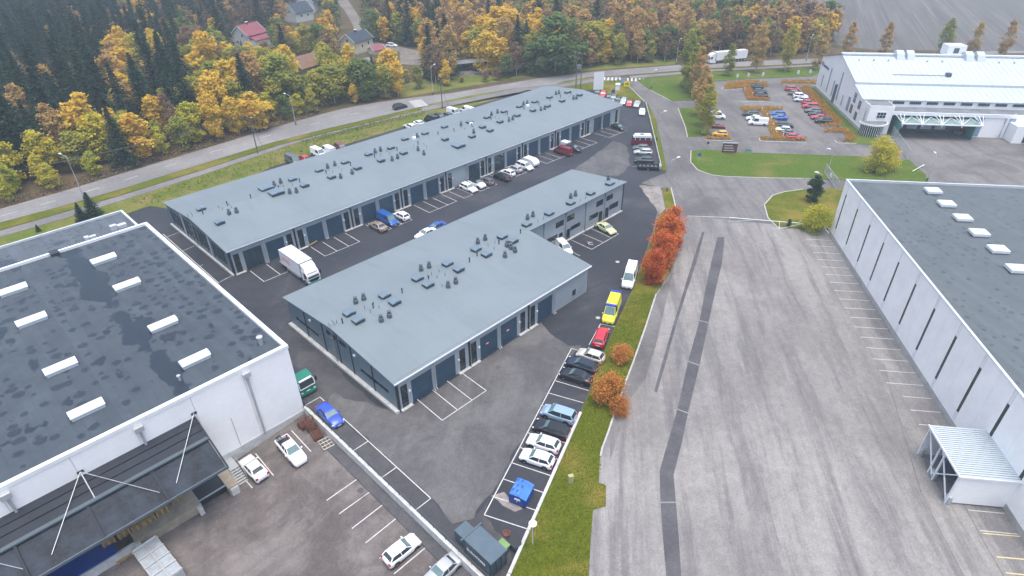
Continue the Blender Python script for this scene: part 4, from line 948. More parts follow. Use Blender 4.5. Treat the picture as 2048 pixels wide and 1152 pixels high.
for i in range(1, 17):
    x, y = -2.3+(arc[i][0]+2.3)*.8, -2+(arc[i][1]+2)*.8
    x2, y2 = -2.3+(arc[i-1][0]+2.3)*.8, -2+(arc[i-1][1]+2)*.8
    MB().face([(x, y, 0), (x2, y2, 0), (x2, y2, 3.1), (x, y, 3.1)]).build('pane', M['facade_glass'], fb)
    MB().bar((x, y, 0), (x, y, 3.1), .09).build('mullion', M['trim_white'], fb)

# ------------------------------------------------------------------ houses among the trees
def house(name, label, px, py, ang, L_, W_, he, hr, wall, roof, wins, chimney=True, dormer=False, plinth=True):
    p = G(px, py); h = thing(name, label, 'house', (p.x, p.y, 0), ang)
    mb = MB(); mb.box(-L_/2, -W_/2, .5, L_/2, W_/2, he)
    for s in (-1, 1): mb.face([(s*L_/2, -W_/2, he), (s*L_/2, W_/2, he), (s*L_/2, 0, hr-.1)])
    mb.build('wall', M[wall], h)
    MB().box(-L_/2-.05, -W_/2-.05, 0, L_/2+.05, W_/2+.05, .5).build('plinth', M['concrete'], h)
    sl = (hr-he)/(W_/2); oh = .5
    mb = MB(); mb.profile([(-W_/2-oh, he-sl*oh-.12), (0, hr-.12), (W_/2+oh, he-sl*oh-.12), (W_/2+oh, he-sl*oh+.05), (0, hr+.08), (-W_/2-oh, he-sl*oh+.05)], -L_/2-.45, L_/2+.45, 0, 'x'); rf = mb.build('roof', M[roof], h)
    for s in (-1, 1):
        mb = MB(); mb.bar((s*(L_/2+.48), -W_/2-oh, he-sl*oh), (s*(L_/2+.48), 0, hr), .06, .28); mb.bar((s*(L_/2+.48), W_/2+oh, he-sl*oh), (s*(L_/2+.48), 0, hr), .06, .28); mb.build('barge_board', M['trim_white'], h)
    if chimney:
        MB().box(-.4, -.35, hr-.6, .4, .35, hr+.7).build('chimney', M[roof], rf); MB().box(-.55, -.5, hr+.71, .55, .5, hr+.8).build('chimney_cap', M['trim_white'], rf)
    for side, a, z in wins:
        if side == 'f': o = MB().box(a-.65, -W_/2-.05, z, a+.65, -W_/2-.003, z+1.3).build('window', M['trim_white'], h); MB().box(a-.5, -W_/2-.07, z+.12, a+.5, -W_/2-.052, z+1.18).build('pane', M['window_glass'], o)
        else:
            s = -1 if side == 'l' else 1; xa = s*L_/2
            o = MB().box(min(xa+s*.003, xa+s*.05), a-.65, z, max(xa+s*.003, xa+s*.05), a+.65, z+1.3).build('window', M['trim_white'], h)
            MB().box(min(xa+s*.052, xa+s*.07), a-.5, z+.12, max(xa+s*.052, xa+s*.07), a+.5, z+1.18).build('pane', M['window_glass'], o)
    return h
ra = dirpx((488, 86), (535, 82))+0.75
h = house('house', 'white two storey house with pinkish red roof at the edge of the forest', 503, 90, ra, 10.5, 9.0, 5.2, 8.6, 'house_white', 'tile_red', [('l', -1.5, 4.2), ('l', 1.8, 1.5), ('f', -2.5, 2.4), ('f', 2.2, 2.4)])
MB().profile([(-7.6, 3.1), (-4.3, 4.6), (-4.3, 4.4), (-7.6, 2.95)], -4.5, 5.0, 0, 'x').build('porch_roof', M['tile_red'], h); MB().box(-4.3, -7.2, 0, 4.8, -4.52, 3.0).build('porch_wall', M['house_white'], h)
house('house', 'cream yellow house with dark blue-grey roof beside the gravel road', 716, 103, dirpx((700, 105), (742, 98))+0.4, 11.0, 7.6, 5.0, 7.7, 'house_cream', 'tile_dark', [('l', 0, 4.6), ('f', 2.6, 2.7), ('f', -1.2, 2.2), ('f', 4.2, .6)])
house('house', 'white house with dark roof and glazed gable highest up the slope', 600, 42, dirpx((580, 44), (620, 36)), 11.0, 9.0, 5.0, 8.8, 'house_white', 'tile_dark', [('f', -2, 2.5), ('f', 2, 2.5), ('l', 0, 4.5)], False)
house('house', 'white upper gable house with balcony behind the dark roofed white house', 617, 24, dirpx((617, 26), (640, 10)), 8.0, 9.0, 5.5, 9.5, 'house_white', 'tile_dark', [('l', -1.5, 4.6), ('l', 1.5, 4.6), ('f', 0, 2.5)], False)
house('house', 'ochre cottage with brown roof half hidden behind green trees', 612, 152, dirpx((600, 154), (625, 146)), 9.0, 7.5, 4.2, 7.2, 'house_ochre', 'tile_brown', [('f', -2, 1.6), ('r', 0, 3.6)], False)
house('garden_shed', 'small shed with dark red roof beside the cream yellow house', 754, 108, dirpx((745, 108), (765, 104)), 5.0, 4.0, 2.2, 3.4, 'house_cream', 'tile_red', [], False)['category'] = 'shed'
house('garden_shed', 'little pale shed below the cream yellow house', 727, 134, dirpx((715, 136), (735, 132)), 4.0, 3.4, 2.0, 3.1, 'house_white', 'flat_roof_grey', [], False)['category'] = 'shed'
p = G(938, 138); cp = thing('carport', 'open carport with flat dark roof on the gravel yard', 'carport', (p.x, p.y, 0), dirpx((922, 140), (956, 136)))
MB().box(-6.5, -2.8, 2.6, 6.5, 2.8, 2.8).build('roof', M['flat_roof_grey'], cp); MB().box(-6.4, 2.5, 0, 6.4, 2.65, 2.6).build('back_wall', M['wood_pole'], cp)
for x in (-6.2, -2, 2, 6.2): MB().box(x-.08, -2.6, 0, x+.08, -2.44, 2.6).build('post', M['wood_pole'], cp)
sheet('gravel_road', [(664, -8), (690, 22), (703, 45), (712, 66), (745, 76), (735, 62), (722, 40), (708, 18), (690, -8)], 0.03, 'dirt_track')
sheet('gravel_road', [(535, 78), (600, 81), (680, 82), (690, 90), (745, 92), (800, 104), (850, 112), (850, 104), (800, 94), (745, 82), (690, 78), (600, 74)], 0.03, 'dirt_track')
sheet('gravel_yard', [(800, 104), (850, 108), (852, 132), (800, 128)], 0.034, 'dirt_track')
sheet('gravel_yard', [(870, 150), (905, 138), (960, 134), (990, 150), (960, 152), (900, 156)], 0.034, 'dirt_track')
lawn('lawn', [(615, 100), (680, 96), (690, 108), (640, 116), (612, 112)], 0.05, 'grass_green')
lawn('lawn', [(800, 196), (930, 174), (1000, 163), (990, 152), (930, 152), (850, 158), (800, 172)], 0.05, 'meadow')
lawn('lawn', [(1000, 160), (1200, 139), (1350, 129), (1350, 118), (1200, 126), (1000, 152)], 0.05, 'meadow')
# ------------------------------------------------------------------ cars
SPEC = {  # L, W, H, nose, cowl, belt, tail, xa, xb, xc, xd, wheel radius, axle front, axle rear
 'hatch':  (4.15, 1.78, 1.48, .70, .98, .96, .98, .98, .22, -1.42, -1.93, .32, 1.28, -1.25),
 'sedan':  (4.65, 1.82, 1.45, .70, .97, .95, 1.02, .95, .18, -.98, -1.62, .33, 1.42, -1.38),
 'wagon':  (4.68, 1.83, 1.50, .70, .98, .96, 1.00, 1.00, .25, -1.72, -2.22, .33, 1.42, -1.38),
 'suv':    (4.60, 1.88, 1.69, .82, 1.10, 1.08, 1.12, 1.00, .35, -1.68, -2.16, .37, 1.38, -1.36),
 'mpv':    (4.65, 1.85, 1.66, .76, 1.05, 1.00, 1.05, 1.35, .55, -1.85, -2.22, .34, 1.45, -1.35),
 'van':    (5.30, 1.98, 2.10, .85, 1.22, 1.18, 1.25, 1.75, 1.05, -2.50, -2.60, .35, 1.70, -1.60),
 'bigvan': (5.90, 2.05, 2.55, .90, 1.30, 1.25, 1.35, 2.10, 1.45, -2.85, -2.92, .36, 1.95, -1.75),
 'smallvan': (4.40, 1.82, 1.84, .80, 1.12, 1.10, 1.15, 1.25, .60, -2.05, -2.16, .33, 1.35, -1.30),
}
CARM = {}
def car_meshes(kind):
    if kind in CARM: return CARM[kind]
    L, W, H, nose, cowl, belt, tail, xa, xb, xc, xd, wr, xf, xr = SPEC[kind]
    w = W/2
    st = [(-L/2, .80, tail-.30), (-L/2+.05, .90, tail-.12), (-L/2+.22, .955, tail), (xd-.0 if xd > -L/2+.3 else -L/2+.30, .98, tail), ((xc+xd)/2 if (xc+xd)/2 > -L/2+.4 else -L/2+.5, .99, belt+.02), (-.6, 1.0, belt), (.4, 1.0, belt), (xa-.15, .995, belt+.02), (xa+.12, .985, cowl), ((xa+L/2)/2, .975, (cowl+nose)/2+.07), (L/2-.38, .95, nose+.07), (L/2-.15, .89, nose-.02), (L/2-.04, .80, nose-.14), (L/2, .70, nose-.28)]
    st = sorted(st, key=lambda q: q[0])
    mb = MB(); rings = []
    for x, ws, zt in st:
        hw = w*ws; end = abs(x) > L/2-.1
        half = [(hw*.90, .20 if not end else .26), (hw*.985, .36), (hw, .58), (hw*.975, max(.6, zt-.14)), (hw*.90, zt-.03), (hw*.62, zt+.03), (0, zt+.05)]
        ring = [(x, y, z) for y, z in half]+[(x, -y, z) for y, z in half[-2::-1]]
        n0 = len(mb.v); mb.v += ring; rings.append(range(n0, n0+len(ring)))
    for a, b_ in zip(rings, rings[1:]):
        k = len(a)
        for i in range(k-1): mb.f.append((a[i], b_[i], b_[i+1], a[i+1])); mb.m.append(0)
        mb.f.append((a[k-1], b_[k-1], b_[0], a[0])); mb.m.append(0)
    mb.f.append(tuple(rings[0])); mb.f.append(tuple(reversed(rings[-1]))); mb.m += [0, 0]
    body = mb.mesh('body', M['paint_white'], True)
    zt = H-.05; wb, wt = w*.90, w*.70; zb = belt-.03
    bx = [(xd, wb*.93, zb+.04), (xc, wt*.96, zt), (xb, wt, zt), (xa, wb*.95, zb+.02)]
    g = MB()
    Lp = [(xd, wb*.92, zb), (xc, wt*.96, zt), (xb, wt, zt), (xa, wb*.94, zb)]
    mid = (-.35, wb, zb)
    A_ = [Vector((x, y, z)) for x, y, z in Lp]; B_ = [Vector((x, -y, z)) for x, y, z in Lp]
    g.face([A_[0], A_[1], A_[2], A_[3], Vector(mid)]); g.face([B_[3], B_[2], B_[1], B_[0], Vector((mid[0], -mid[1], mid[2]))])
    side = g.mesh('side_window', M['car_glass'])
    ws_ = MB().face([A_[3], A_[2], B_[2], B_[3]]).mesh('windscreen', M['screen_glass'])
    rs_ = MB().face([A_[0], B_[0], B_[1], A_[1]]).mesh('rear_window', M['car_glass'])
    r = MB(); ys = [-1, -.92, -.5, 0, .5, .92, 1]
    sts = [(xc-.10, wt*.95, zt-.02), (xc+.18, wt*1.0, zt+.045), ((xb+xc)/2, wt*1.03, zt+.06), (xb-.15, wt*1.02, zt+.045), (xb+.06, wt*.99, zt-.01)]
    rr = []
    for x, yw, z in sts:
        n0 = len(r.v); r.v += [(x, yw*q*1.03, z-(.05 if abs(q) == 1 else 0)-(.0 if abs(q) < .6 else .012)) for q in ys]; rr.append(range(n0, n0+7))
    for a, b_ in zip(rr, rr[1:]):
        for i in range(6): r.f.append((a[i], b_[i], b_[i+1], a[i+1])); r.m.append(0)
    for s in (1, -1):
        for p, q, t in ((Lp[3], Lp[2], .075), (Lp[0], Lp[1], .13)):
            r.bar((p[0], s*p[1]*1.0, p[2]), (q[0], s*q[1]*1.0, q[2]), t, .05)
        xm = (xb+xc)/2+.12; r.bar((xm, s*(wb+.005), zb), (xm-.05, s*(wt+.005), zt), .08, .03)
    if 'van' in kind:      # closed cargo sides
        xs_ = xb-.95
        for s in (1, -1):
            r.face([(xs_, s*(wb+.03), zb), (xc-.05, s*(wb*.98+.03), zb), (xc-.05, s*(wt*.96+.10), zt), (xs_, s*(wt+.10), zt)])
            r.face([(xs_, s*(wt+.10), zt), (xc-.05, s*(wt*.96+.10), zt), (xc-.05, s*wt*.6, zt+.06), (xs_, s*wt*.6, zt+.06)])
        r.face([(xd-.03, wb, zb), (xd-.03, -wb, zb), (xc-.06, -wt*.96-.1, zt), (xc-.06, wt*.96+.1, zt)])
    roof = r.mesh('roof', M['paint_white'], False)
    t = MB()      # sills, bumper inserts, arches
    t.box(-L/2+.25, -w*.97, .16, L/2-.25, w*.97, .30); t.box(L/2-.10, -w*.55, .30, L/2+.012, w*.55, .50); t.box(-L/2-.012, -w*.6, .28, -L/2+.08, w*.6, .42)
    for x in (xf, xr):
        for s in (1, -1):
            c = [(x+(wr+.065)*math.cos(a), s*(w+.004), wr+(wr+.065)*math.sin(a)) for a in np.linspace(-.15, math.pi+.15, 13)]
            t.face(c)
    trim = t.mesh('trim', M['black_plastic'])
    wh = MB(); n = 14
    for yy_, rad in ((-.10, wr), (.10, wr)):
        pass
    base = [(wr*.62, -.10), (wr*.94, -.10), (wr, -.07), (wr, .07), (wr*.94, .10), (wr*.62, .10)]
    for rad, y in base:
        for k in range(n): a = 2*math.pi*k/n; wh.v.append((rad*math.cos(a), y, rad*math.sin(a)))
    for i in range(len(base)-1):
        for k in range(n): j = (k+1) % n; wh.f.append((i*n+k, i*n+j, (i+1)*n+j, (i+1)*n+k)); wh.m.append(0)
    tyre = wh.mesh('tyre', M['black_rubber'], False)
    rm = MB()
    rm.face([(wr*.62*math.cos(2*math.pi*k/n), .07, wr*.62*math.sin(2*math.pi*k/n)) for k in range(n)]); rm.face([(wr*.62*math.cos(2*math.pi*k/n), -.07, wr*.62*math.sin(2*math.pi*k/n)) for k in range(n)])
    for k in range(5):
        a = 2*math.pi*k/5; rm.box(0, -.085, -.04, wr*.6, .085, .04, 0, Matrix.Rotation(a, 4, 'Y'))
    rim = rm.mesh('rim', M['rim_metal'])
    hl = MB().box(-.16, -.17, -.06, .03, .17, .07).mesh('headlight', M['headlamp'])
    tl = MB().box(-.03, -.13, -.10, .12, .13, .12).mesh('tail_light', M['tail_lamp'])
    mi = MB().box(-.07, -.10, -.06, .07, .10, .07).mesh('mirror', M['paint_white'])
    pl = MB().box(-.01, -.26, -.055, .01, .26, .055).mesh('number_plate', M['plate_white'])
    CARM[kind] = dict(body=body, side=side, ws=ws_, rs=rs_, roof=roof, trim=trim, tyre=tyre, rim=rim, hl=hl, tl=tl, mi=mi, pl=pl); return CARM[kind]
CAR_CAT = {'hatch': 'car', 'sedan': 'car', 'wagon': 'car', 'suv': 'car', 'mpv': 'car', 'van': 'van', 'bigvan': 'van', 'smallvan': 'van'}
def car(kind, col, at, head, label, group=None, z=0.0, detail=2, roofcol=None, name=None, dock=False, cat=None, ctr=0.55):
    K = car_meshes(kind); L, W, H, nose, cowl, belt, tail, xa, xb, xc, xd, wr, xf, xr = SPEC[kind]
    if dock: p = GD(*at, dz=ctr); gz = zdock(p.x)
    else: p = G(at[0], at[1], ctr+z) if not isinstance(at, Vector) else at; gz = z
    if isinstance(head, tuple): hd = dirpx(at if not isinstance(at, Vector) else PIX(at), head)
    else: hd = math.radians(head)
    c = thing(name or ('parked_van' if 'van' in kind else 'parked_car'), label, cat or CAR_CAT[kind], (p.x, p.y, gz+(0.02)), hd, group)
    pm = M['paint_'+col]
    link('body', K['body'], c, mat=pm); link('roof', K['roof'], c, mat=M['paint_'+roofcol] if roofcol else pm)
    link('side_window', K['side'], c); link('windscreen', K['ws'], c); link('rear_window', K['rs'], c); link('trim', K['trim'], c)
    for x in (xf, xr):
        for s in (1, -1):
            t = link('wheel', K['tyre'], c, (x, s*(W/2-.09), wr))
            if detail > 1: link('rim', K['rim'], t)
            elif True: link('rim', K['rim'], t)
    for s in (1, -1):
        link('headlight', K['hl'], c, (L/2-.24, s*W*.36, nose-.06), (0, 0, -s*.35)); link('tail_light', K['tl'], c, (-L/2+.01, s*W*.385, tail-.16))
        if detail > 1: link('mirror', K['mi'], c, (xa-.28, s*(W/2+.06), belt+.06), None, pm)
    if detail > 1: link('number_plate', K['pl'], c, (L/2+.015, 0, .42)); link('number_plate', K['pl'], c, (-L/2-.012, 0, .62))
    return c
gA = 'cars parked in front of the long row'
car('sedan', 'taupe', (756, 453), 90, 'taupe brown sedan parked nose in beside the blue van', gA)
car('van', 'cobalt', (775, 437), -90, 'dark blue delivery van parked in front of a garage door', gA, ctr=1.0)
car('hatch', 'white', (803, 432), 90, 'white hatchback with rear spoiler on the right of the blue van', gA)
car('wagon', 'white', (937, 376), -90, 'white estate car, first of the white cars along the long row', gA)
car('suv', 'white', (954, 368), -90, 'white crossover with black roof beside the white estate', gA, roofcol='black')
car('hatch', 'grey', (973, 363), 90, 'dark grey hatchback right of the black-roofed white crossover', gA)
car('wagon', 'black', (1004, 354), 90, 'black estate car in the bay past the empty space', gA)
car('hatch', 'white', (1015, 346), 90, 'white compact car immediately right of the black estate', gA)
car('hatch', 'silver', (1029, 338), 90, 'silver hatchback between two white cars by the showroom window', gA)
car('mpv', 'white', (1049, 333), -90, 'white people carrier next to the covered white trailer', gA)
car('van', 'maroon', (1126, 301), 90, 'dark red van parked beside the black car near the row end', gA, ctr=.9)
car('suv', 'black', (1146, 298), -80, 'black car right of the dark red van', gA)
car('sedan', 'dark_green', (1237, 254.5), (1252, 260), 'dark sedan alone at the far corner of the long row', gA)
gR = 'cars parked along the barrier by the side road'
car('hatch', 'grey', (1282, 296), (1262, 295), 'grey car wedged between the red camper and the silver estate', gR)
car('wagon', 'silver', (1286, 304.5), (1262, 303.5), 'silver estate car between the grey car and the black off-roader', gR)
car('suv', 'dark_green', (1288, 321.5), (1262, 320.5), 'blackish green off-roader next to the loaded trailer', gR)
gN = 'cars parked behind the far end of the long row'
hn = (1292, 238)
car('sedan', 'white', (1284, 224), (1284, 236), 'white sedan parked along the barrier, nose to camera', gN)
car('sedan', 'silver', (1274, 208.5), (1270, 216), 'pale silver sedan at the right end of the far car row', gN)
car('sedan', 'red', (1259, 207), (1255, 215), 'bright red car second from the right in the far row', gN)
car('wagon', 'silver', (1247, 203), (1243, 210), 'silver estate left of the bright red car in the far row', gN)
car('sedan', 'black', (1236, 200.5), (1232, 207), 'black car half hidden behind the roof end of the long row', gN)
car('wagon', 'grey', (1227, 197.5), (1223, 204), 'grey car peeping over the far roof edge between black cars', gN)
car('sedan', 'navy', (1218, 195), (1214, 202), 'dark navy car right of the red car under the white billboard', gN)
car('suv', 'red', (1206, 190), (1202, 197), 'red off-roader just below the white billboard', gN)
car('sedan', 'dark_green', (1195, 186.5), (1191, 193), 'dark car leftmost of the far row below the billboard', gN)
gB = 'cars parked behind the long row'
for i, (k, c_, px, py, lab) in enumerate((('wagon', 'white', 820, 250.5, 'white car left of a pair showing over the rear roof edge'), ('sedan', 'white', 840, 245, 'white car right of a pair showing over the rear roof edge'), ('van', 'dark_green', 863, 237, 'dark van showing over the rear roof edge of the long row'), ('suv', 'black', 880, 232.5, 'black car behind the long row next to the dark van'), ('suv', 'grey', 894, 229, 'dark grey car behind the long row beside the white van'), ('van', 'white', 908, 224, 'white van showing over the rear roof edge of the long row'), ('van', 'white', 934, 219.5, 'white van furthest right behind the long row'),
        ('van', 'grey', 586, 319, 'grey van leftmost behind the long row'), ('hatch', 'red', 607, 314, 'red car behind the long row beside the grey van'), ('van', 'white', 637, 305, 'first white van behind the long row right of the red car'), ('van', 'white', 656, 299.5, 'second white van behind the long row right of the red car'), ('suv', 'maroon', 682, 293, 'dark red car furthest right of the near group behind the long row'))):
    car(k, c_, (px, py), -90 if i % 2 else 90, lab, gB, ctr=1.0)
gE = 'cars parked against the grass strip'
def sl(px, py): return (px-70, py-23)
car('hatch', 'white', (1074, 917), sl(1074, 917), 'white hatchback nearest the blue waste container', gE)
car('hatch', 'white', (1087, 887), sl(1087, 887), 'white hatchback between the other white one and the black car', gE)
car('wagon', 'black', (1102, 858), sl(1102, 858), 'black estate between the white hatchback and the light blue car', gE)
car('mpv', 'light_blue', (1117, 829), sl(1117, 829), 'light blue estate car with dark sunroof by the kerb', gE)
car('sedan', 'black', (1151, 752), sl(1151, 752), 'black sedan by the orange bush, nearest of a group of three', gE)
car('wagon', 'navy', (1162, 730), sl(1162, 730), 'dark blue estate between the black sedan and the beige car', gE)
car('hatch', 'beige', (1181, 712), sl(1181, 712), 'beige hatchback behind the red estate', gE)
car('wagon', 'red', (1202, 674), (1214, 640), 'bright red estate car parked along the strip before the ambulance')
car('sedan', 'blue', (660, 830), (678, 848), 'bright blue old sedan parked beside the concrete wall')
car('sedan', 'pale_green', (1212, 457), (1238, 472), 'pale green sedan in the bays by the two storey wing')
car('sedan', 'cobalt', (872, 455), 180, 'dark blue car half hidden by the shorter row roof')
car('sedan', 'white', (852, 468), (838, 474), 'white car of which only the roof edge shows behind the shorter row')
car('smallvan', 'white', (1128, 493), (1142, 507), 'white small van tucked in the corner of the stepped row', ctr=1.0)
v = car('bigvan', 'white', (1260, 549), (1249, 585), 'old white van with peeling roof beside the red rowan trees', ctr=1.3)
car('suv', 'black', (800, 213.5), (812, 210.5), 'black estate car driving along the main road', name='moving_car')
# dock yard cars
car('sedan', 'white', (507, 936), (489, 917), 'white sedan parked beside the dock stair', dock=True)
car('hatch', 'white', (804, 1100), (860, 1056), 'white hatchback alone in the dock yard bays', dock=True)
car('sedan', 'silver', (884, 1143), (862, 1163), 'pale silver car cut off by the lower picture edge', dock=True)
# factory car park
gF = 'cars in the factory car park'
FC = [('van', 'white', 1432, 233, 1, 'white van under the birches at the left side of the factory car park'), ('sedan', 'maroon', 1434, 252, 1, 'maroon car between the white van and the yellow hatchback'), ('hatch', 'yellow', 1440, 268, -1, 'bright yellow hatchback at the corner of the factory car park'),
 ('suv', 'dark_green', 1512, 174, -1, 'dark off-roader furthest back of three by the orange hedge'), ('wagon', 'dark_green', 1520, 183, 1, 'dark estate in the middle of three by the orange hedge'), ('suv', 'black', 1523, 192, 1, 'black car nearest of three by the orange hedge'),
 ('wagon', 'dark_green', 1502, 228, -1, 'dark green estate behind a white car in the middle of the factory car park'), ('hatch', 'white', 1507, 237, -1, 'small white car between the dark estate and the white van'), ('van', 'white', 1516, 246, -1, 'white panel van in the middle of the factory car park'),
 ('wagon', 'cobalt', 1554, 228, -1, 'dull blue car behind the bright blue sedan'), ('sedan', 'bright_blue', 1558, 235.5, -1, 'bright blue sedan in the factory car park'), ('wagon', 'navy', 1570, 250.5, 1, 'dark navy estate below the bright blue sedan'), ('hatch', 'white', 1566, 259.5, -1, 'white hatchback below the dark navy estate'), ('sedan', 'grey', 1580, 266, 1, 'dark grey car beside the red car at the hedge end'), ('hatch', 'red', 1588, 274, 1, 'red car half covered by the orange hedge end'),
 ('mpv', 'red', 1585, 178.5, 1, 'red people carrier furthest back in the long right hand car row'), ('wagon', 'grey', 1592, 187, 1, 'greyish estate beside the red people carrier in the right hand row'), ('suv', 'white', 1601, 193, 1, 'white crossover third from the back in the right hand row'), ('wagon', 'silver', 1603, 200, -1, 'silver estate fourth from the back in the right hand row'), ('hatch', 'red', 1618, 206, 1, 'red hatchback, rear one of a red pair in the right hand row'), ('mpv', 'red', 1621, 213, -1, 'red car, front one of a red pair in the right hand row'), ('wagon', 'grey', 1626, 221.5, -1, 'dark grey car just before the red pair'), ('sedan', 'dark_green', 1634, 228.5, -1, 'grey-green sedan between the dark grey and the pinkish red car'), ('sedan', 'red', 1639, 235, -1, 'pinkish red sedan next to last of the right hand row'), ('suv', 'black', 1647, 242, -1, 'black car nearest the camera in the right hand row')]
for k, c_, px, py, s, lab in FC: car(k, c_, (px, py), (px+s*20, py+(1.2 if s > 0 else -1.2)), lab, gF, detail=1)
car('mpv', 'white', (784, 91), (800, 92), 'white car standing by the cream yellow house'); car('suv', 'navy', (931, 135), (920, 134), 'dark car under the left of the carport'); car('sedan', 'black', (948, 138), (936, 136), 'black car in front of the right of the carport')
# ------------------------------------------------------------------ ambulance
def box_mesh(name, mat, *b): return MB().box(*b).mesh(name, M[mat])
a = car('bigvan', 'lime', (1224, 616), (1209, 655), 'yellow ambulance van with blue light bars parked along the strip', name='ambulance', cat='ambulance', ctr=1.3)
simple('beacon_blue', (0.03, 0.07, 0.50), 0.3)
MB().box(1.05, -.85, 2.52, 1.45, .85, 2.78).build('light_bar', M['beacon_blue'], a); MB().box(-2.85, -.9, 2.50, -2.55, .9, 2.80).build('light_bar', M['beacon_blue'], a)
MB().box(-2.4, -.80, 2.5, .95, .80, 2.72).build('roof_pod', M['paint_lime'], a)
for s in (1, -1): MB().box(-2.4, s*1.03-.006, .95, 1.2, s*1.03+.006, 1.15).build('side_stripe', M['beacon_blue'], a)
# ------------------------------------------------------------------ pickup in the dock yard, a person leaning at its tailgate
p = GD(583, 902, .6); hd = (GD(605, 925)-GD(566, 880)); pk = thing('pickup_truck', 'white pickup with open dark load bed in the dock yard', 'pickup', (p.x, p.y, zdock(p.x)+.02), math.atan2(hd.y, hd.x))
K = car_meshes('suv')
mb = MB(); w = .94
st = [(2.6, .72, .60), (2.5, .85, .85), (2.25, .95, .98), (1.0, 1.0, 1.10), (.2, 1.0, 1.08), (-.75, 1.0, 1.08), (-.85, 1.0, 1.05), (-2.6, .98, 1.05)]
rings = []
for x, ws, zt in st:
    hw = w*ws; ring = [(x, hw*.92, .32), (x, hw, .6), (x, hw*.97, zt-.08), (x, hw*.9, zt), (x, -hw*.9, zt), (x, -hw*.97, zt-.08), (x, -hw, .6), (x, -hw*.92, .32)]
    n0 = len(mb.v); mb.v += ring; rings.append(range(n0, n0+8))
for ra_, rb_ in list(zip(rings, rings[1:])):
    for i in range(8):
        j = (i+1) % 8
        if ra_ in (rings[6],) and i == 3: continue
        mb.f.append((ra_[i], rb_[i], rb_[j], ra_[j])); mb.m.append(0)
mb.f.append(tuple(rings[0])); mb.m.append(0); mb.build('body', M['paint_white'], pk, smooth=False)
MB().box(-2.5, -.72, .62, -.9, .72, .70).build('load_bed', M['black_plastic'], pk)
for s in (1, -1): MB().box(-2.55, s*.80-.04, .62, -.86, s*.80+.04, 1.07).build('bed_side', M['paint_white'], pk)
MB().box(-2.62, -.82, .62, -2.54, .82, 1.05).build('tailgate', M['paint_white'], pk)
mb = MB(); q = [(1.05, .80, 1.06), (.35, .62, 1.70), (-.70, .62, 1.70), (-.82, .80, 1.06)]
MB().face([(1.05, .80, 1.06), (.35, .63, 1.68), (.35, -.63, 1.68), (1.05, -.80, 1.06)]).build('windscreen', M['screen_glass'], pk)
MB().face([(-.82, .80, 1.06), (-.70, .63, 1.68), (-.70, -.63, 1.68), (-.82, -.80, 1.06)]).build('rear_window', M['car_glass'], pk)
for s in (1, -1): MB().face([(1.05, s*.80, 1.06), (.35, s*.63, 1.68), (-.70, s*.63, 1.68), (-.82, s*.80, 1.06)]).build('side_window', M['car_glass'], pk)
MB().prism([(.42, -.66), (.42, .66), (-.76, .66), (-.76, -.66)], 1.67, 1.75).build('roof', M['paint_white'], pk)
for s in (1, -1):
    for xa_, xb_ in ((1.05, .38), (-.82, -.72), (.0, -.05)): MB().bar((xa_, s*.81, 1.06), (xb_, s*.64, 1.68), .08, .05).build('pillar', M['paint_white'], pk)
for x in (1.65, -1.65):
    for s in (1, -1): t = link('wheel', K['tyre'], pk, (x, s*.86, .37)); link('rim', K['rim'], t)
for s in (1, -1): link('headlight', K['hl'], pk, (2.36, s*.62, .78), (0, 0, -s*.35)); link('tail_light', K['tl'], pk, (-2.62, s*.74, .85)); link('mirror', K['mi'], pk, (.85, s*1.02, 1.18), None, M['paint_white'])
# ------------------------------------------------------------------ delivery truck
def wheel(parent, x, y, r, wd=.28):
    mb = MB(); mb.tube([(x, y-wd/2, r), (x, y+wd/2, r)], r, 16); t = mb.build('wheel', M['black_rubber'], parent)
    MB().tube([(x, y-wd/2-.01, r), (x, y+wd/2+.01, r)], r*.55, 14).build('rim', M['rim_metal'], t)
p = G(600, 532, 1.8)
tr = thing('delivery_truck', 'white box delivery truck with orange side lettering backed up to the long row', 'truck', (p.x, p.y, .02), -math.pi/2)
# local x forward (towards -y), length 9.2
MB().box(-4.6, -1.25, 1.05, 2.45, 1.25, 3.75).build('cargo_box', M['paint_white'], tr)
mb = MB()
for s in (1, -1):
    mb.box(-4.62, s*1.25-.04, 3.70, 2.47, s*1.25+.04, 3.79); mb.box(-4.62, s*1.25-.04, 1.0, 2.47, s*1.25+.04, 1.10)
mb.box(2.42, -1.27, 1.0, 2.50, 1.27, 3.79); mb.build('box_edge', M['galvanised'], tr)
MB().box(-4.4, -.45, .62, 3.9, .45, 1.0).build('chassis', M['black_plastic'], tr)
for s in (1, -1): MB().box(-2.6, s*1.18-.03, .45, 1.6, s*1.18+.03, .95).build('side_guard', M['galvanised'], tr)
mb = MB(); mb.profile([(2.62, .62), (4.45, .62), (4.52, 1.35), (4.30, 2.05), (3.95, 2.55), (2.62, 2.62)], -1.18, 1.18, 0, 'y'); mb.build('cab', M['paint_white'], tr)
MB().face([(4.535, -1.02, 1.42), (4.535, 1.02, 1.42), (4.17, .98, 2.28), (4.17, -.98, 2.28)]).build('windscreen', M['car_glass'], tr)
for s in (1, -1): MB().face([(3.35, s*1.19, 1.5), (4.35, s*1.19, 1.5), (4.05, s*1.19, 2.3), (3.35, s*1.19, 2.3)]).build('side_window', M['car_glass'], tr)
mb = MB(); mb.profile([(2.62, 2.63), (3.95, 2.58), (3.55, 3.2), (2.62, 3.62)], -1.1, 1.1, 0, 'y'); mb.build('wind_deflector', M['paint_white'], tr)
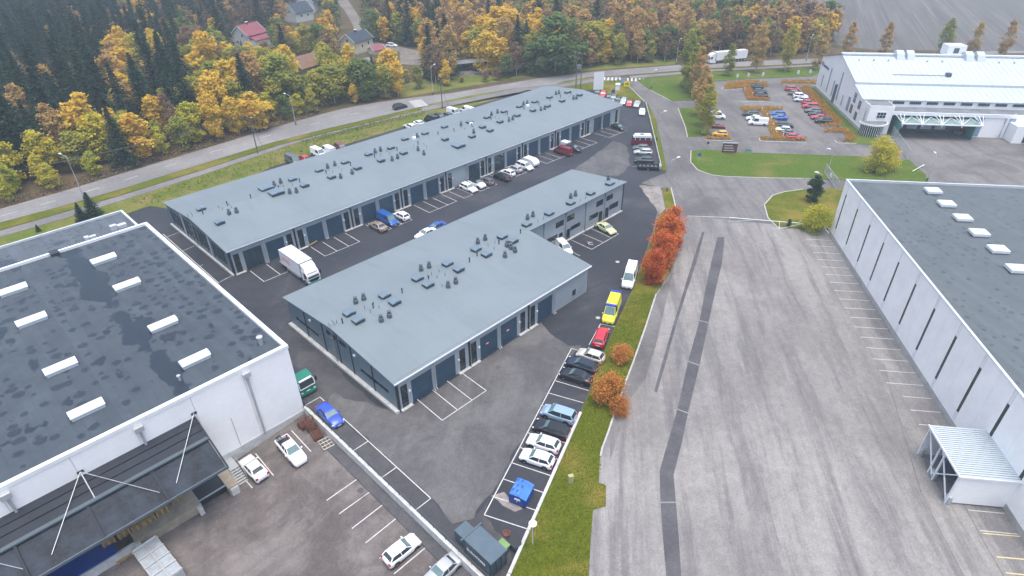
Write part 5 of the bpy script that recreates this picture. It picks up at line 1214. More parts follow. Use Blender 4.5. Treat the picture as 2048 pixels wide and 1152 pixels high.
MB().box(4.46, -.95, .75, 4.56, .95, 1.25).build('grille', M['black_plastic'], tr); MB().box(4.35, -1.2, .35, 4.62, 1.2, .66).build('bumper', M['green_panel'], tr)
for s in (1, -1): MB().box(4.50, s*.92-.18, .68, 4.60, s*.92+.18, .88).build('headlight', M['headlamp'], tr); MB().box(4.2, s*1.42-.12, 1.6, 4.35, s*1.42+.12, 2.3).build('mirror', M['black_plastic'], tr)
for x in (3.55, -2.6):
    for s in (1, -1): wheel(tr, x, s*1.05, .48)
MB().box(-5.5, -1.2, .95, -4.63, 1.2, 1.05).build('tail_lift', M['green_panel'], tr)
text('lettering', 'posti', 1.5, 'mark_orange', tr, (-4.1, -1.262, 2.05), (math.pi/2, 0, 0), .006, 1.05)
# small green truck by the warehouse corner
p = G(617, 780, 1.6)
gt = thing('green_truck', 'green lorry cab parked at the corner of the white warehouse', 'truck', (24.0, 63.4, .02), -math.pi/2)
mb = MB(); mb.profile([(-.95, .6), (1.0, .6), (1.06, 1.5), (.82, 2.4), (.62, 2.75), (-.95, 2.8)], -1.15, 1.15, 0, 'y'); mb.build('cab', M['paint_green'], gt)
MB().face([(1.075, -1.0, 1.62), (1.075, 1.0, 1.62), (.84, .98, 2.40), (.84, -.98, 2.40)]).build('windscreen', M['car_glass'], gt)
for s in (1, -1):
    MB().face([(-.5, s*1.16, 1.6), (.85, s*1.16, 1.6), (.7, s*1.16, 2.4), (-.5, s*1.16, 2.4)]).build('side_window', M['car_glass'], gt)
    MB().bar((1.12, s*1.08, 1.55), (.86, s*1.05, 2.5), .08).build('pillar', M['trim_white'], gt); MB().box(.75, s*1.45-.1, 1.6, .9, s*1.45+.1, 2.4).build('mirror', M['black_plastic'], gt)
    MB().box(1.02, s*.9-.15, .75, 1.10, s*.9+.15, .92).build('headlight', M['headlamp'], gt)
MB().box(1.06, -1.08, 1.44, 1.12, 1.08, 1.56).build('trim_bar', M['trim_white'], gt); MB().box(.68, -.9, 2.60, .98, .9, 2.72).build('sun_visor', M['trim_white'], gt)
MB().box(.95, -1.16, .35, 1.18, 1.16, .72).build('bumper', M['paint_green'], gt); MB().box(1.07, -.28, .82, 1.10, .28, .96).build('number_plate', M['plate_white'], gt)
MB().box(-5.2, -.45, .6, -.9, .45, .9).build('chassis', M['black_plastic'], gt); MB().box(-5.2, -1.1, .9, -1.2, 1.1, 1.2).build('flatbed', M['trim_dark'], gt)
for x in (.1, -3.6):
    for s in (1, -1): wheel(gt, x, s*.98, .45)
# articulated lorry on the main road
hd = dirpx((1490, 118), (1412, 125)); p = G(1452, 124)
lo = thing('articulated_lorry', 'white articulated lorry with long box trailer on the main road', 'lorry', (p.x, p.y, .02), hd)
MB().box(-8.0, -1.28, 1.15, 5.3, 1.28, 4.0).build('trailer_box', M['paint_white'], lo)
MB().box(-7.6, -.5, .8, 7.4, .5, 1.12).build('chassis', M['black_plastic'], lo)
mb = MB(); mb.profile([(5.75, .5), (7.95, .5), (8.05, 1.5), (7.75, 2.7), (7.2, 3.4), (5.75, 3.75)], -1.22, 1.22, 0, 'y'); mb.build('cab', M['paint_white'], lo)
MB().face([(8.06, -1.05, 1.65), (8.06, 1.05, 1.65), (7.80, 1.0, 2.6), (7.80, -1.0, 2.6)]).build('windscreen', M['car_glass'], lo)
for s in (1, -1): MB().face([(6.8, s*1.23, 1.75), (7.8, s*1.23, 1.75), (7.6, s*1.23, 2.55), (6.8, s*1.23, 2.55)]).build('side_window', M['car_glass'], lo); MB().box(5.3, s*1.22-.03, .35, 6.6, s*1.22+.03, 1.0).build('side_skirt', M['paint_white'], lo)
for x in (7.0, 4.0, -4.5, -5.8, -7.1):
    for s in (1, -1): wheel(lo, x, s*1.05, .5)
# red and white camper bus
hd = dirpx((1300, 285), (1262, 284)); p = G(1282, 289.5)
cb = thing('camper_bus', 'old dark red camper bus with white roof parked by the barrier', 'camper', (p.x, p.y, .02), hd)
mb = MB(); mb.profile([(-2.7, .45), (2.55, .45), (2.7, 1.1), (2.55, 1.55), (-2.65, 1.55)], -1.0, 1.0, 0, 'y'); mb.build('body', M['paint_maroon'], cb)
mb = MB(); mb.profile([(-2.6, 1.55), (2.5, 1.55), (2.1, 2.2), (-2.5, 2.25)], -.92, .92, 0, 'y'); mb.build('window_band', M['car_glass'], cb)
mb = MB(); mb.profile([(-2.6, 2.2), (2.2, 2.18), (1.7, 2.75), (-2.2, 2.8)], -.95, .95, 0, 'y'); mb.build('roof', M['paint_white'], cb)
MB().box(-.5, -.4, 2.78, .5, .4, 2.86).build('roof_hatch', M['vent_grey'], cb)
for x in (-2.3, -.9, .5, 1.7):
    for s in (1, -1): MB().bar((x, s*.93, 1.55), (x, s*.93, 2.2), .12).build('pillar', M['paint_white'], cb)
for x in (1.7, -1.6):
    for s in (1, -1): wheel(cb, x, s*.86, .34, .2)
# loaded trailer beside it
hd = dirpx((1316, 337), (1272, 335)); p = G(1294, 338.5)
tl_ = thing('flat_trailer', 'low black trailer with white panel end next to the dark off-roader', 'trailer', (p.x, p.y, .02), hd)
MB().box(-2.8, -.9, .45, 2.4, .9, .58).build('deck', M['black_plastic'], tl_)
for s in (1, -1): MB().box(-2.8, s*.9-.04, .58, 2.4, s*.9+.04, 1.0).build('side_board', M['trim_dark'], tl_)
MB().box(-2.95, -.9, .5, -2.82, .9, 1.25).build('tail_board', M['trim_white'], tl_); MB().bar((2.4, 0, .5), (3.6, 0, .45), .1).build('drawbar', M['steel'], tl_)
for i in range(5): MB().box(-2.2+i*.9, -.7, .585, -1.7+i*.9, .6, .85).build('load_crate', M['vent_grey'], tl_)
for s in (1, -1): wheel(tl_, -.2, s*1.02, .32, .18)
# covered trailer and box trailer at the long row
p = G(1061, 323, .9); ct = thing('covered_trailer', 'white rounded covered trailer at the end of the white cars', 'trailer', (p.x, p.y, .02), -math.pi/2)
mb = MB(); mb.profile([(-2.0, .5), (2.1, .5), (2.15, .95), (1.7, 1.55), (.9, 1.8), (-1.5, 1.8), (-2.0, 1.5)], -.95, .95, 0, 'y'); mb.build('cover', M['trim_white'], ct); MB().box(-1.95, -.98, .38, 2.0, .98, .49).build('frame', M['steel'], ct)
for s in (1, -1): wheel(ct, -.2, s*1.05, .32, .18)
MB().bar((2.0, 0, .45), (3.1, 0, .42), .09).build('drawbar', M['steel'], ct)
p = G(1131, 287, 1.3); bt = thing('box_trailer', 'small white box with pink lettering standing behind the dark red van', 'trailer', (p.x, p.y, .02), -math.pi/2)
MB().box(-1.0, -.8, .5, 1.0, .8, 1.9).build('box', M['trim_white'], bt); MB().box(1.004, -.5, 1.0, 1.02, .5, 1.5).build('mark', M['cushion_pink'], bt)
for s in (1, -1): wheel(bt, 0, s*.9, .3, .18)
simple('container_lid', (0.33, 0.37, 0.40), 0.45, 0.1, 0.2, 1.2)
# light grey container body parked at the dock
q0, q1 = GD(290, 1078, 1.6), GD(345, 1150, 1.6); hd = math.atan2(q1.y-q0.y, q1.x-q0.x)
p = GD(312, 1118, 1.6); cn = thing('open_container', 'light grey steel container with ribbed open lid panels standing at the dock', 'container', (p.x, p.y, zdock(p.x)), hd)
p = cn.location
MB().box(-2.6, -1.25, .25, 3.2, 1.25, 1.55).build('hull', M['galvanised'], cn)
for i in range(4):
    for s in (-1, 1): MB().box(-2.4+i*1.4, s*.62-.52, 1.56, -1.2+i*1.4, s*.62+.52, 1.60).build('lid_panel', M['container_lid'], cn)
mb = MB()
for i in range(5): mb.box(-2.6+i*1.4, -1.3, 1.555, -2.45+i*1.4, 1.3, 1.70)
mb.box(-2.6, -.06, 1.555, 3.2, .06, 1.72); mb.build('lid_rib', M['galvanised'], cn)
MB().box(-2.75, -1.2, .3, -2.61, 1.2, 1.75).build('end_wall', M['trim_light'], cn)
# wheel loader at the factory dock
p = G(1926, 266); wlr = thing('wheel_loader', 'small dark red wheel loader parked under the factory dock canopy', 'loader', (p.x, p.y, .02), dirpx((1940, 262), (1915, 268)))
MB().box(-1.5, -.7, .7, 1.0, .7, 1.6).build('body', M['paint_maroon'], wlr); MB().box(-.5, -.6, 1.6, .6, .6, 2.7).build('cab', M['car_glass'], wlr); MB().box(-.6, -.65, 2.7, .7, .65, 2.8).build('cab_roof', M['paint_maroon'], wlr)
MB().bar((.8, 0, 1.3), (2.2, 0, .5), .3).build('arm', M['paint_maroon'], wlr); MB().profile([(2.1, .1), (3.0, .1), (2.6, .9), (2.1, .8)], -.9, .9, 0, 'y').build('bucket', M['steel'], wlr)
for x in (-.9, .9):
    for s in (1, -1): wheel(wlr, x, s*.85, .6, .4)
# ------------------------------------------------------------------ foliage
def leafmat(name, cols, spread=0.25, trans=0.42):
    m, n, l, b = nodes(name)
    g = n.new('ShaderNodeNewGeometry'); oi = n.new('ShaderNodeObjectInfo'); at = n.new('ShaderNodeAttribute'); at.attribute_name = 'tone'
    k = mth(n, l, 'ADD', mth(n, l, 'MULTIPLY', oi.outputs['Random'], 0.55), mth(n, l, 'MULTIPLY', at.outputs['Fac'], 0.45))
    k = mth(n, l, 'ADD', k, mth(n, l, 'MULTIPLY', mth(n, l, 'SUBTRACT', g.outputs['Random Per Island'], 0.5), spread))
    cr = n.new('ShaderNodeValToRGB'); e = cr.color_ramp.elements
    while len(e) < len(cols): e.new(0.5)
    for i, c in enumerate(cols): e[i].position = i/(len(cols)-1); e[i].color = (*c, 1)
    l.new(k, cr.inputs[0]); l.new(cr.outputs[0], b.inputs['Base Color'])
    b.inputs['Roughness'].default_value = 0.75; b.inputs['Specular IOR Level'].default_value = 0.2
    tr_ = n.new('ShaderNodeBsdfTranslucent'); l.new(cr.outputs[0], tr_.inputs['Color'])
    mx = n.new('ShaderNodeMixShader'); mx.inputs[0].default_value = trans
    l.new(b.outputs[0], mx.inputs[1]); l.new(tr_.outputs[0], mx.inputs[2]); l.new(mx.outputs[0], n['Material Output'].inputs['Surface'])
    return m
leafmat('leaf_spruce', [(0.007, 0.027, 0.018), (0.012, 0.041, 0.025), (0.020, 0.055, 0.028)], 0.5, 0.05)
leafmat('leaf_gold', [(0.60, 0.37, 0.060), (0.74, 0.52, 0.065), (0.68, 0.55, 0.085)], 0.28)
leafmat('leaf_ochre', [(0.40, 0.25, 0.11), (0.52, 0.34, 0.115), (0.46, 0.36, 0.13)], 0.28)
leafmat('leaf_olive', [(0.20, 0.235, 0.050), (0.33, 0.34, 0.055), (0.50, 0.41, 0.060)], 0.28)
leafmat('leaf_green', [(0.095, 0.165, 0.055), (0.16, 0.22, 0.055), (0.26, 0.28, 0.055)], 0.28)
leafmat('leaf_lime', [(0.34, 0.40, 0.035), (0.52, 0.49, 0.045), (0.66, 0.52, 0.05)], 0.28)
leafmat('leaf_brown', [(0.19, 0.13, 0.09), (0.27, 0.18, 0.10), (0.31, 0.19, 0.09)], 0.28)
leafmat('leaf_rowan', [(0.44, 0.085, 0.03), (0.60, 0.155, 0.04), (0.62, 0.24, 0.05)], 0.7)
leafmat('leaf_orange', [(0.44, 0.17, 0.045), (0.58, 0.25, 0.055), (0.50, 0.28, 0.08)], 0.7)
leafmat('leaf_hedge', [(0.40, 0.20, 0.045), (0.54, 0.30, 0.05), (0.44, 0.31, 0.06)], 0.6)
leafmat('leaf_weed', [(0.10, 0.125, 0.02), (0.16, 0.155, 0.03), (0.20, 0.165, 0.055)], 0.7)
leafmat('leaf_pine', [(0.016, 0.045, 0.022), (0.026, 0.065, 0.028), (0.040, 0.080, 0.030)], 0.5, 0.05)

def quads_mesh(name, C, U, W_, tone, mat, jag=True):
    """leaf faces: centres C, half axes U and W_ (n,3); pointed quads"""
    n = len(C)
    P = np.empty((n, 4, 3)); P[:, 0] = C-U; P[:, 1] = C+W_; P[:, 2] = C+U; P[:, 3] = C-W_
    me = bpy.data.meshes.new(name)
    me.vertices.add(n*4); me.vertices.foreach_set('co', P.reshape(-1))
    me.loops.add(n*4); me.loops.foreach_set('vertex_index', np.arange(n*4, dtype=np.int32))
    me.polygons.add(n); me.polygons.foreach_set('loop_start', np.arange(0, n*4, 4, dtype=np.int32)); me.polygons.foreach_set('loop_total', np.full(n, 4, dtype=np.int32))
    at = me.attributes.new('tone', 'FLOAT', 'POINT'); at.data.foreach_set('value', np.repeat(tone, 4).astype(np.float32))
    me.materials.append(M[mat]); me.update(calc_edges=True); return me
def rdir(n, r):
    v = r.normal(size=(n, 3)); return v/np.linalg.norm(v, axis=1)[:, None]
def crown_data(r, h, rad, n, leaf, base=0.22, nclump=46, peak=0.45, sharp=1.0, droop=0.0):
    z = base*h+(h*(1-base))*r.random(nclump)**0.9
    t = (z-base*h)/(h*(1-base))
    env = np.where(t < peak, 0.55+0.45*np.sin(t/peak*math.pi/2), np.cos((t-peak)/(1-peak)*math.pi/2)**(0.62*sharp)+.08)*rad
    a = r.random(nclump)*2*math.pi; q = np.sqrt(r.random(nclump))*0.86
    cc = np.stack([np.cos(a)*q*env, np.sin(a)*q*env, z-droop*q*rad], 1); cr = rad*(0.30+0.24*r.random(nclump))*(0.55+0.6*np.clip(env/rad, 0, 1))
    ct = r.random(nclump)
    idx = r.integers(0, nclump, n)
    d = rdir(n, r); d[:, 2] *= 0.75
    C = cc[idx]+d*(cr[idx]*(0.45+0.6*r.random(n)))[:, None]
    nrm = rdir(n, r); nrm[:, 2] = np.abs(nrm[:, 2])+.3; nrm += d*.6; nrm /= np.linalg.norm(nrm, axis=1)[:, None]
    U = np.cross(nrm, rdir(n, r)); U /= np.linalg.norm(U, axis=1)[:, None]+1e-9; W2 = np.cross(nrm, U)
    s = leaf*(0.6+0.8*r.random(n))
    return C, U*s[:, None], W2*(s*.62)[:, None], ct[idx], cc
def trunk_mb(r, h, rad, cc, tw, nl=12, lean=.03):
    mb = MB(); lx, ly = r.normal(size=2)*lean*h
    pts = [(lx*(t**1.5), ly*(t**1.5), h*.92*t) for t in (0, .15, .35, .6, .85, 1.0)]
    mb.tube(pts, [tw, tw*.82, tw*.62, tw*.42, tw*.2, tw*.06], 7)
    for c in cc[r.permutation(len(cc))[:nl]]:
        z0 = max(.15*h, c[2]-rad*(.5+.4*r.random())); t = min(1, z0/(h*.92)); b0 = (lx*t**1.5, ly*t**1.5, z0)
        m_ = ((b0[0]+c[0])/2, (b0[1]+c[1])/2, (b0[2]+c[2])/2+.12*rad)
        mb.tube([b0, m_, tuple(c)], [tw*.34*(1-t*.6), tw*.2*(1-t*.5), tw*.06], 4, 0, False)
    return mb
def deciduous(name, mat, bark, h, rad, n, leaf, seed, **kw):
    r = np.random.default_rng(seed)
    tw = kw.pop('tw', .16); nl = kw.pop('nl', 12)
    C, U, W2, tone, cc = crown_data(r, h, rad, n, leaf, **kw)
    return quads_mesh('crown', C, U, W2, tone, mat), trunk_mb(r, h, rad, cc, tw, nl).mesh('trunk', M[bark])
def spruce(h, rad, n, seed, mat='leaf_spruce', base=.06):
    r = np.random.default_rng(seed)
    lv = int(h/.55); z = []; a = []; q = []; tn = []
    nb = 9
    ang0 = r.random(lv)*6.28
    per = n//(lv*nb)+1
    C = []; U = []; W2 = []; tone = []
    for i in range(lv):
        t = (i+.5)/lv; zz = h*(base+(1-base)*t); R_ = rad*(1-t)**.82*(.8+.35*r.random())+.12
        for b_ in range(nb):
            an = ang0[i]+2*math.pi*b_/nb+r.normal()*.16; L = R_*(.75+.4*r.random()); tb = r.random()
            dirv = np.array([math.cos(an), math.sin(an), 0]); side = np.array([-math.sin(an), math.cos(an), 0])
            m_ = max(2, int(per*(0.4+1.2*(1-t))))
            for k in range(m_):
                u = (k+.5+.5*r.normal()*.5)/m_; u = min(1, max(.08, u))
                p = dirv*L*u; p = p+side*r.normal()*.16*L*(1-u*.4); zz2 = zz-.30*L*u**1.4+.08*L*u**3+r.normal()*.08
                C.append((p[0], p[1], zz2)); ln = .42*(.6+.7*r.random()); dv = dirv*.85+side*r.normal()*.6+np.array([0, 0, -.28+.25*r.normal()]); dv /= np.linalg.norm(dv)
                U.append(dv*ln); s2 = np.cross(dv, [0, 0, 1.0]); s2 /= np.linalg.norm(s2)+1e-6; s2[2] += r.normal()*.35; W2.append(s2*ln*.42); tone.append(tb)
    me = quads_mesh('crown', np.array(C), np.array(U), np.array(W2), np.array(tone), mat)
    mb = MB(); mb.tube([(0, 0, 0), (0, 0, h*.5), (0, 0, h*.98)], [.02*h*.9, .011*h, .02], 7)
    return me, mb.mesh('trunk', M['bark_brown'])
def bare(h, rad, seed, bark='bark_birch'):
    r = np.random.default_rng(seed); mb = MB()
    mb.tube([(0, 0, 0), (.1*r.normal(), .1*r.normal(), h*.4), (.2*r.normal(), .2*r.normal(), h)], [.14, .10, .02], 6)
    C = []; 
    for i in range(16):
        t = .35+.6*r.random(); a = r.random()*6.28; L = rad*(1.15-t)*(.7+.6*r.random()); p0 = np.array([0, 0, h*t]); p1 = p0+np.array([math.cos(a)*L, math.sin(a)*L, L*.9])
        mb.tube([tuple(p0), tuple(p1)], [.045, .012], 3, 0, False); C += [p0+(p1-p0)*u+r.normal(size=3)*.35 for u in r.random(26)]
    C = np.array(C); n = len(C); d = rdir(n, r); d[:, 2] = np.abs(d[:, 2])+.5; d /= np.linalg.norm(d, axis=1)[:, None]; s = np.cross(d, rdir(n, r)); s /= np.linalg.norm(s, axis=1)[:, None]
    return quads_mesh('crown', C, d*.55, s*.05, r.random(n), 'leaf_brown'), mb.mesh('trunk', M[bark])
TV = {}
def variants(kind, f, k): TV[kind] = [f(i) for i in range(k)]
variants('spruce', lambda i: spruce(17+i*.8, 3.9+.35*(i % 3), 3000, 100+i), 4)
variants('gold', lambda i: deciduous('g', 'leaf_gold', 'bark_birch', 12.5, 2.75+.25*(i % 2), 2700, .30, 200+i, sharp=1.0, base=.12, peak=.40), 4)
variants('ochre', lambda i: deciduous('o', 'leaf_ochre', 'bark_birch', 13.5, 2.8, 2300, .29, 300+i, sharp=1.0, base=.16, peak=.42), 4)
variants('olive', lambda i: deciduous('v', 'leaf_olive', 'bark_birch', 11.5, 3.2, 2900, .30, 400+i, base=.08, peak=.45), 4)
variants('green', lambda i: deciduous('n', 'leaf_green', 'bark_brown', 11.5, 3.3, 2900, .30, 500+i, base=.07, peak=.48), 3)
variants('lime', lambda i: deciduous('l', 'leaf_lime', 'bark_birch', 10.0, 2.7, 2600, .27, 600+i, base=.08, peak=.42), 3)
variants('brown', lambda i: deciduous('b', 'leaf_brown', 'bark_birch', 13.0, 2.7, 1700, .24, 700+i, base=.2, peak=.4), 3)
variants('bare', lambda i: bare(14.0, 3.2, 800+i), 3)
VH = {'spruce': [17+i*.8 for i in range(4)], 'gold': [12.5]*4, 'ochre': [13.5]*4, 'olive': [11.5]*4, 'green': [11.5]*3, 'lime': [10]*3, 'brown': [13]*3, 'bare': [14]*3}
TLAB = {'spruce': ('spruce_tree', 'tall dark green spruce in the forest left of and beyond the main road', 'dark spruces of the forest'), 'gold': ('birch_tree', 'golden yellow birch among the forest trees beyond the main road', 'golden birches of the forest'),
        'ochre': ('birch_tree', 'orange-brown autumn birch in the forest beyond the main road', 'orange-brown birches of the forest'), 'olive': ('birch_tree', 'olive yellow-green birch in the tree belt beyond the main road', 'olive birches of the forest'),
        'green': ('alder_tree', 'still green broadleaf tree in the tree belt beyond the main road', 'green broadleaf trees of the forest'), 'lime': ('birch_tree', 'lime yellow young birch at the forest edge beside the main road', 'lime birches at the forest edge'),
        'brown': ('birch_tree', 'thin brownish birch nearly out of leaf in the forest', 'brownish birches of the forest'), 'bare': ('birch_tree', 'leafless pale stemmed birch in the forest', 'leafless birches of the forest')}
NT = {}
def tree(kind, x, y, h, label=None, group=None, name=None, wide=1.0, var=None):
    k = NT.get(kind, 0); NT[kind] = k+1
    V_ = TV[kind]; i = var if var is not None else (k*7+int(x*3)) % len(V_); cr, tk = V_[i]; s = h/VH[kind][i] if kind in VH else 1.0
    nm, lab, grp = TLAB.get(kind, (name, label, group))
    t = thing(name or nm, label or lab, 'tree', (x, y, 0), random.random()*6.28, group or (grp if not label else None))
    link('trunk', tk, t, None, None, None, (s, s, s)); link('crown', cr, t, None, None, None, (s*wide, s*wide, s)); return t
KEEP = [(463, 44, 540, 90), (683, 58, 746, 110), (574, 0, 645, 44), (678, -20, 722, 50), (599, 112, 633, 139), (800, 88, 838, 130), (918, 113, 962, 146), (768, 80, 800, 97), (745, 92, 768, 108), (718, 120, 735, 132)]
OPEN = [  # ground left without trees (pixels of the ground point)
 (470, 74, 540, 97), (685, 88, 770, 114), (795, 98, 850, 132), (868, 130, 1000, 160), (668, -20, 728, 60), (575, 16, 642, 52), (592, 138, 632, 156)]
def upline(px):
    for (x0_, y0_), (x1_, y1_) in zip(UP, UP[1:]):
        if x0_ <= px <= x1_: return y0_+(y1_-y0_)*(px-x0_)/(x1_-x0_)
    return 500
def blocked(p, h, w=2.3):
    bx_, by_ = PIX((p[0], p[1], 0)); tx, ty = PIX((p[0], p[1], h)); wp = w*FPX/math.hypot(p[0], p[1], CAM_H)
    for x0_, y0_, x1_, y1_ in KEEP:
        if max(bx_, tx)+wp > x0_ and min(bx_, tx)-wp < x1_ and by_ > y0_ and ty < y1_ and by_ > (y0_+y1_)/2: return True
    for x0_, y0_, x1_, y1_ in OPEN:
        if x0_ < bx_ < x1_ and y0_ < by_ < y1_: return True
    return False
def choose(px, py, edge, r):
    if px < 372:
        if edge < 26: return r.choice(['lime', 'gold', 'olive', 'spruce', 'ochre', 'brown'], p=[.24, .16, .12, .36, .07, .05])
        return r.choice(['spruce', 'ochre', 'gold', 'brown', 'bare'], p=[.86, .05, .04, .03, .02]) if px < 235 else r.choice(['spruce', 'gold', 'ochre', 'olive', 'brown'], p=[.56, .24, .07, .06, .07])
    if px < 800:
        if py < 78 and px < 640: return r.choice(['bare', 'brown', 'spruce', 'ochre'], p=[.34, .20, .38, .08])
        if edge < 75: return r.choice(['olive', 'gold', 'green', 'lime', 'ochre', 'spruce', 'brown'], p=[.34, .26, .12, .06, .10, .04, .08])
        return r.choice(['gold', 'olive', 'spruce', 'brown', 'green', 'bare'], p=[.22, .22, .16, .20, .1, .1])
    if px < 1000: return r.choice(['gold', 'ochre', 'spruce', 'brown', 'olive'], p=[.40, .20, .18, .12, .10])
    if px < 1180: return r.choice(['gold', 'olive', 'green', 'ochre', 'brown', 'spruce'], p=[.18, .20, .20, .20, .14, .08])
    return r.choice(['ochre', 'olive', 'brown', 'green', 'gold', 'spruce'], p=[.32, .20, .22, .10, .13, .03])
# hand placed landmark trees: kind, base pixel, top pixel
def hpx(base, top):
    b_ = G(*base); dist = math.hypot(b_.x, b_.y); d = ray(*top); t = dist/math.hypot(d[0], d[1]); return CAM_H+d[2]*t
LM = [('lime', (212, 322), (190, 228), 'lime yellow bushy birch beside the road under the dark spruces', 1.2), ('gold', (290, 320), (278, 226), 'broad golden birch at the road edge left of the green and gold pair', 1.45), ('lime', (395, 284), (385, 203), 'lime green birch standing close left of a golden one', 1.2), ('gold', (438, 280), (428, 197), 'golden birch close right of the lime green one', 1.0),
      ('gold', (515, 262), (505, 186), 'wide golden birch behind the second road lamp', 1.7), ('ochre', (250, 225), (240, 108), 'tall orange-brown birch in front of the dark spruces', 1.25), ('lime', (100, 352), (72, 262), 'yellow birch behind the first road lamp', 1.1), ('olive', (165, 340), (152, 262), 'olive birch between the first road lamp and the lime birch', 1.3),
      ('gold', (710, 208), (708, 168), 'small bright golden birch at the road edge', 1.0), ('gold', (505, 180), (500, 112), 'slim orange-gold birch left of the ochre cottage', .9), ('olive', (575, 215), (572, 108), 'large olive birch in front of the ochre cottage left side', 1.5), ('olive', (645, 210), (632, 140), 'olive birch right below the ochre cottage', 1.4), ('gold', (600, 95), (598, 56), 'slim orange birch between the red roofed and the cream house', .8),
      ('gold', (705, 160), (700, 88), 'golden birch in front of the cream yellow house', 1.0), ('gold', (785, 182), (780, 100), 'large golden birch right of the cream yellow house', 1.4), ('spruce', (752, 190), (748, 112), 'dark spruce between golden birches by the road', .9), ('spruce', (862, 155), (858, 45), 'tall dark spruce left one of a pair by the carport', 1.0), ('spruce', (895, 150), (895, 28), 'tall dark spruce right one of a pair by the carport', 1.1), ('spruce', (492, 130), (500, 80), 'dark spruce right in front of the red roofed house', 1.0),
      ('gold', (975, 148), (978, 62), 'big golden birch beside the carport', 1.45), ('gold', (1000, 120), (1000, 14), 'tall golden birch behind the big one by the carport', 1.3), ('gold', (1025, 118), (1030, 20), 'tall golden birch right of the pair by the carport', 1.1), ('gold', (1072, 120), (1068, 18), 'slender golden birch standing before a dark spruce', 1.0), ('green', (1068, 150), (1066, 85), 'rounded green tree at the far side of the road', 1.5), ('green', (1115, 142), (1120, 28), 'tall green tree behind the road lamp', 1.7), ('green', (1090, 146), (1095, 75), 'green tree between two larger green trees by the road', 1.2), ('olive', (1180, 128), (1175, 45), 'wide olive gold tree right of the tall green one', 1.6),
      ('gold', (420, 205), (415, 100), 'golden birch with spire top before the spruces', 1.1), ('gold', (438, 200), (432, 62), 'tall golden birch left of the red roofed house', .9), ('gold', (268, 175), (258, 52), 'tall yellow birch behind the orange-brown one', .9), ('gold', (335, 170), (318, 55), 'yellow birch between two dark spruces', .8), ('olive', (295, 172), (285, 66), 'olive yellow birch beside the yellow one among spruces', 1.0), ('spruce', (335, 240), (335, 80), 'large dark spruce in front of the yellow birches', 1.15), ('spruce', (390, 235), (380, 75), 'large dark spruce left of the tall golden birch', 1.1), ('green', (730, 200), (735, 118), 'green-gold tree at the road left of the big golden birch', 1.4), ('olive', (670, 205), (668, 130), 'olive tree behind the small bright golden birch', 1.5)]
placed = []
for kd, b_, t_, lab, wd in LM:
    q = G(*b_); tree(kd, q.x, q.y, hpx(b_, t_), lab, 'landmark trees along the forest edge', TLAB[kd][0], wd); placed.append((q.x, q.y))
# sampled forest, nearest rows first
r = np.random.default_rng(21)
far = []
cand = []
for _ in range(26000):
    x = r.uniform(-60, 345); y = r.uniform(95, 470); cand.append((x, y))
cand.sort(key=lambda q: math.hypot(*q))
grid = {}
def near_ok(x, y, d):
    gx, gy = int(x//6), int(y//6)
    for i in range(gx-2, gx+3):
        for j in range(gy-2, gy+3):
            for (a, b_) in grid.get((i, j), ()):
                if (a-x)**2+(b_-y)**2 < d*d: return False
    return True
for q in placed: grid.setdefault((int(q[0]//6), int(q[1]//6)), []).append(q)
count = {}
for x, y in cand:
    px, py = PIX((x, y, 0)); tpx, tpy = PIX((x, y, 12))
    if px < -90 or px > 1780 or tpy > 1152: continue
    if py < -70: continue
    u = upline(px)
    if py > u-4: continue
    if px > 1235:          # field starts behind the belt
        lim = np.interp(px, [1235, 1330, 1430, 1500, 1590, 1650, 1700, 1780], [0, 12, 36, 28, 40, 66, 92, 102])
        if py < lim+2: continue
    dist = math.hypot(x, y); edge = (u-py)*dist*dist/(FPX*CAM_H)*1.0
    if edge < 3.5 and px < 1000: continue
    if 800 < px < 1000 and edge < 9: continue
    if px > 1000 and edge < 8: continue
    dmin = 4.0 if edge < 60 and 350 < px < 820 else (4.4 if edge < 30 else (5.2 if dist < 300 else 6.2))
    if not near_ok(x, y, dmin): continue
    kd = str(choose(px, py, edge, r))
    h = {'spruce': r.uniform(15, 24), 'gold': r.uniform(9, 14), 'ochre': r.uniform(11, 16), 'olive': r.uniform(8, 12.5), 'green': r.uniform(8, 13), 'lime': r.uniform(7, 10.5), 'brown': r.uniform(11, 15), 'bare': r.uniform(12, 16)}[kd]
    if edge < 12: h *= .78
    if blocked((x, y), h): continue
    grid.setdefault((int(x//6), int(y//6)), []).append((x, y))
    fam = kd if kd in ('spruce', 'green') else 'birch'
    if py < 2 or count.get(fam, 0) >= 215: far.append((kd, x, y, h)); continue
    count[fam] = count.get(fam, 0)+1
    tree(kd, x, y, h*(1.0 if kd in ('spruce', 'lime') else 1.15), wide=r.uniform(.95, 1.25))
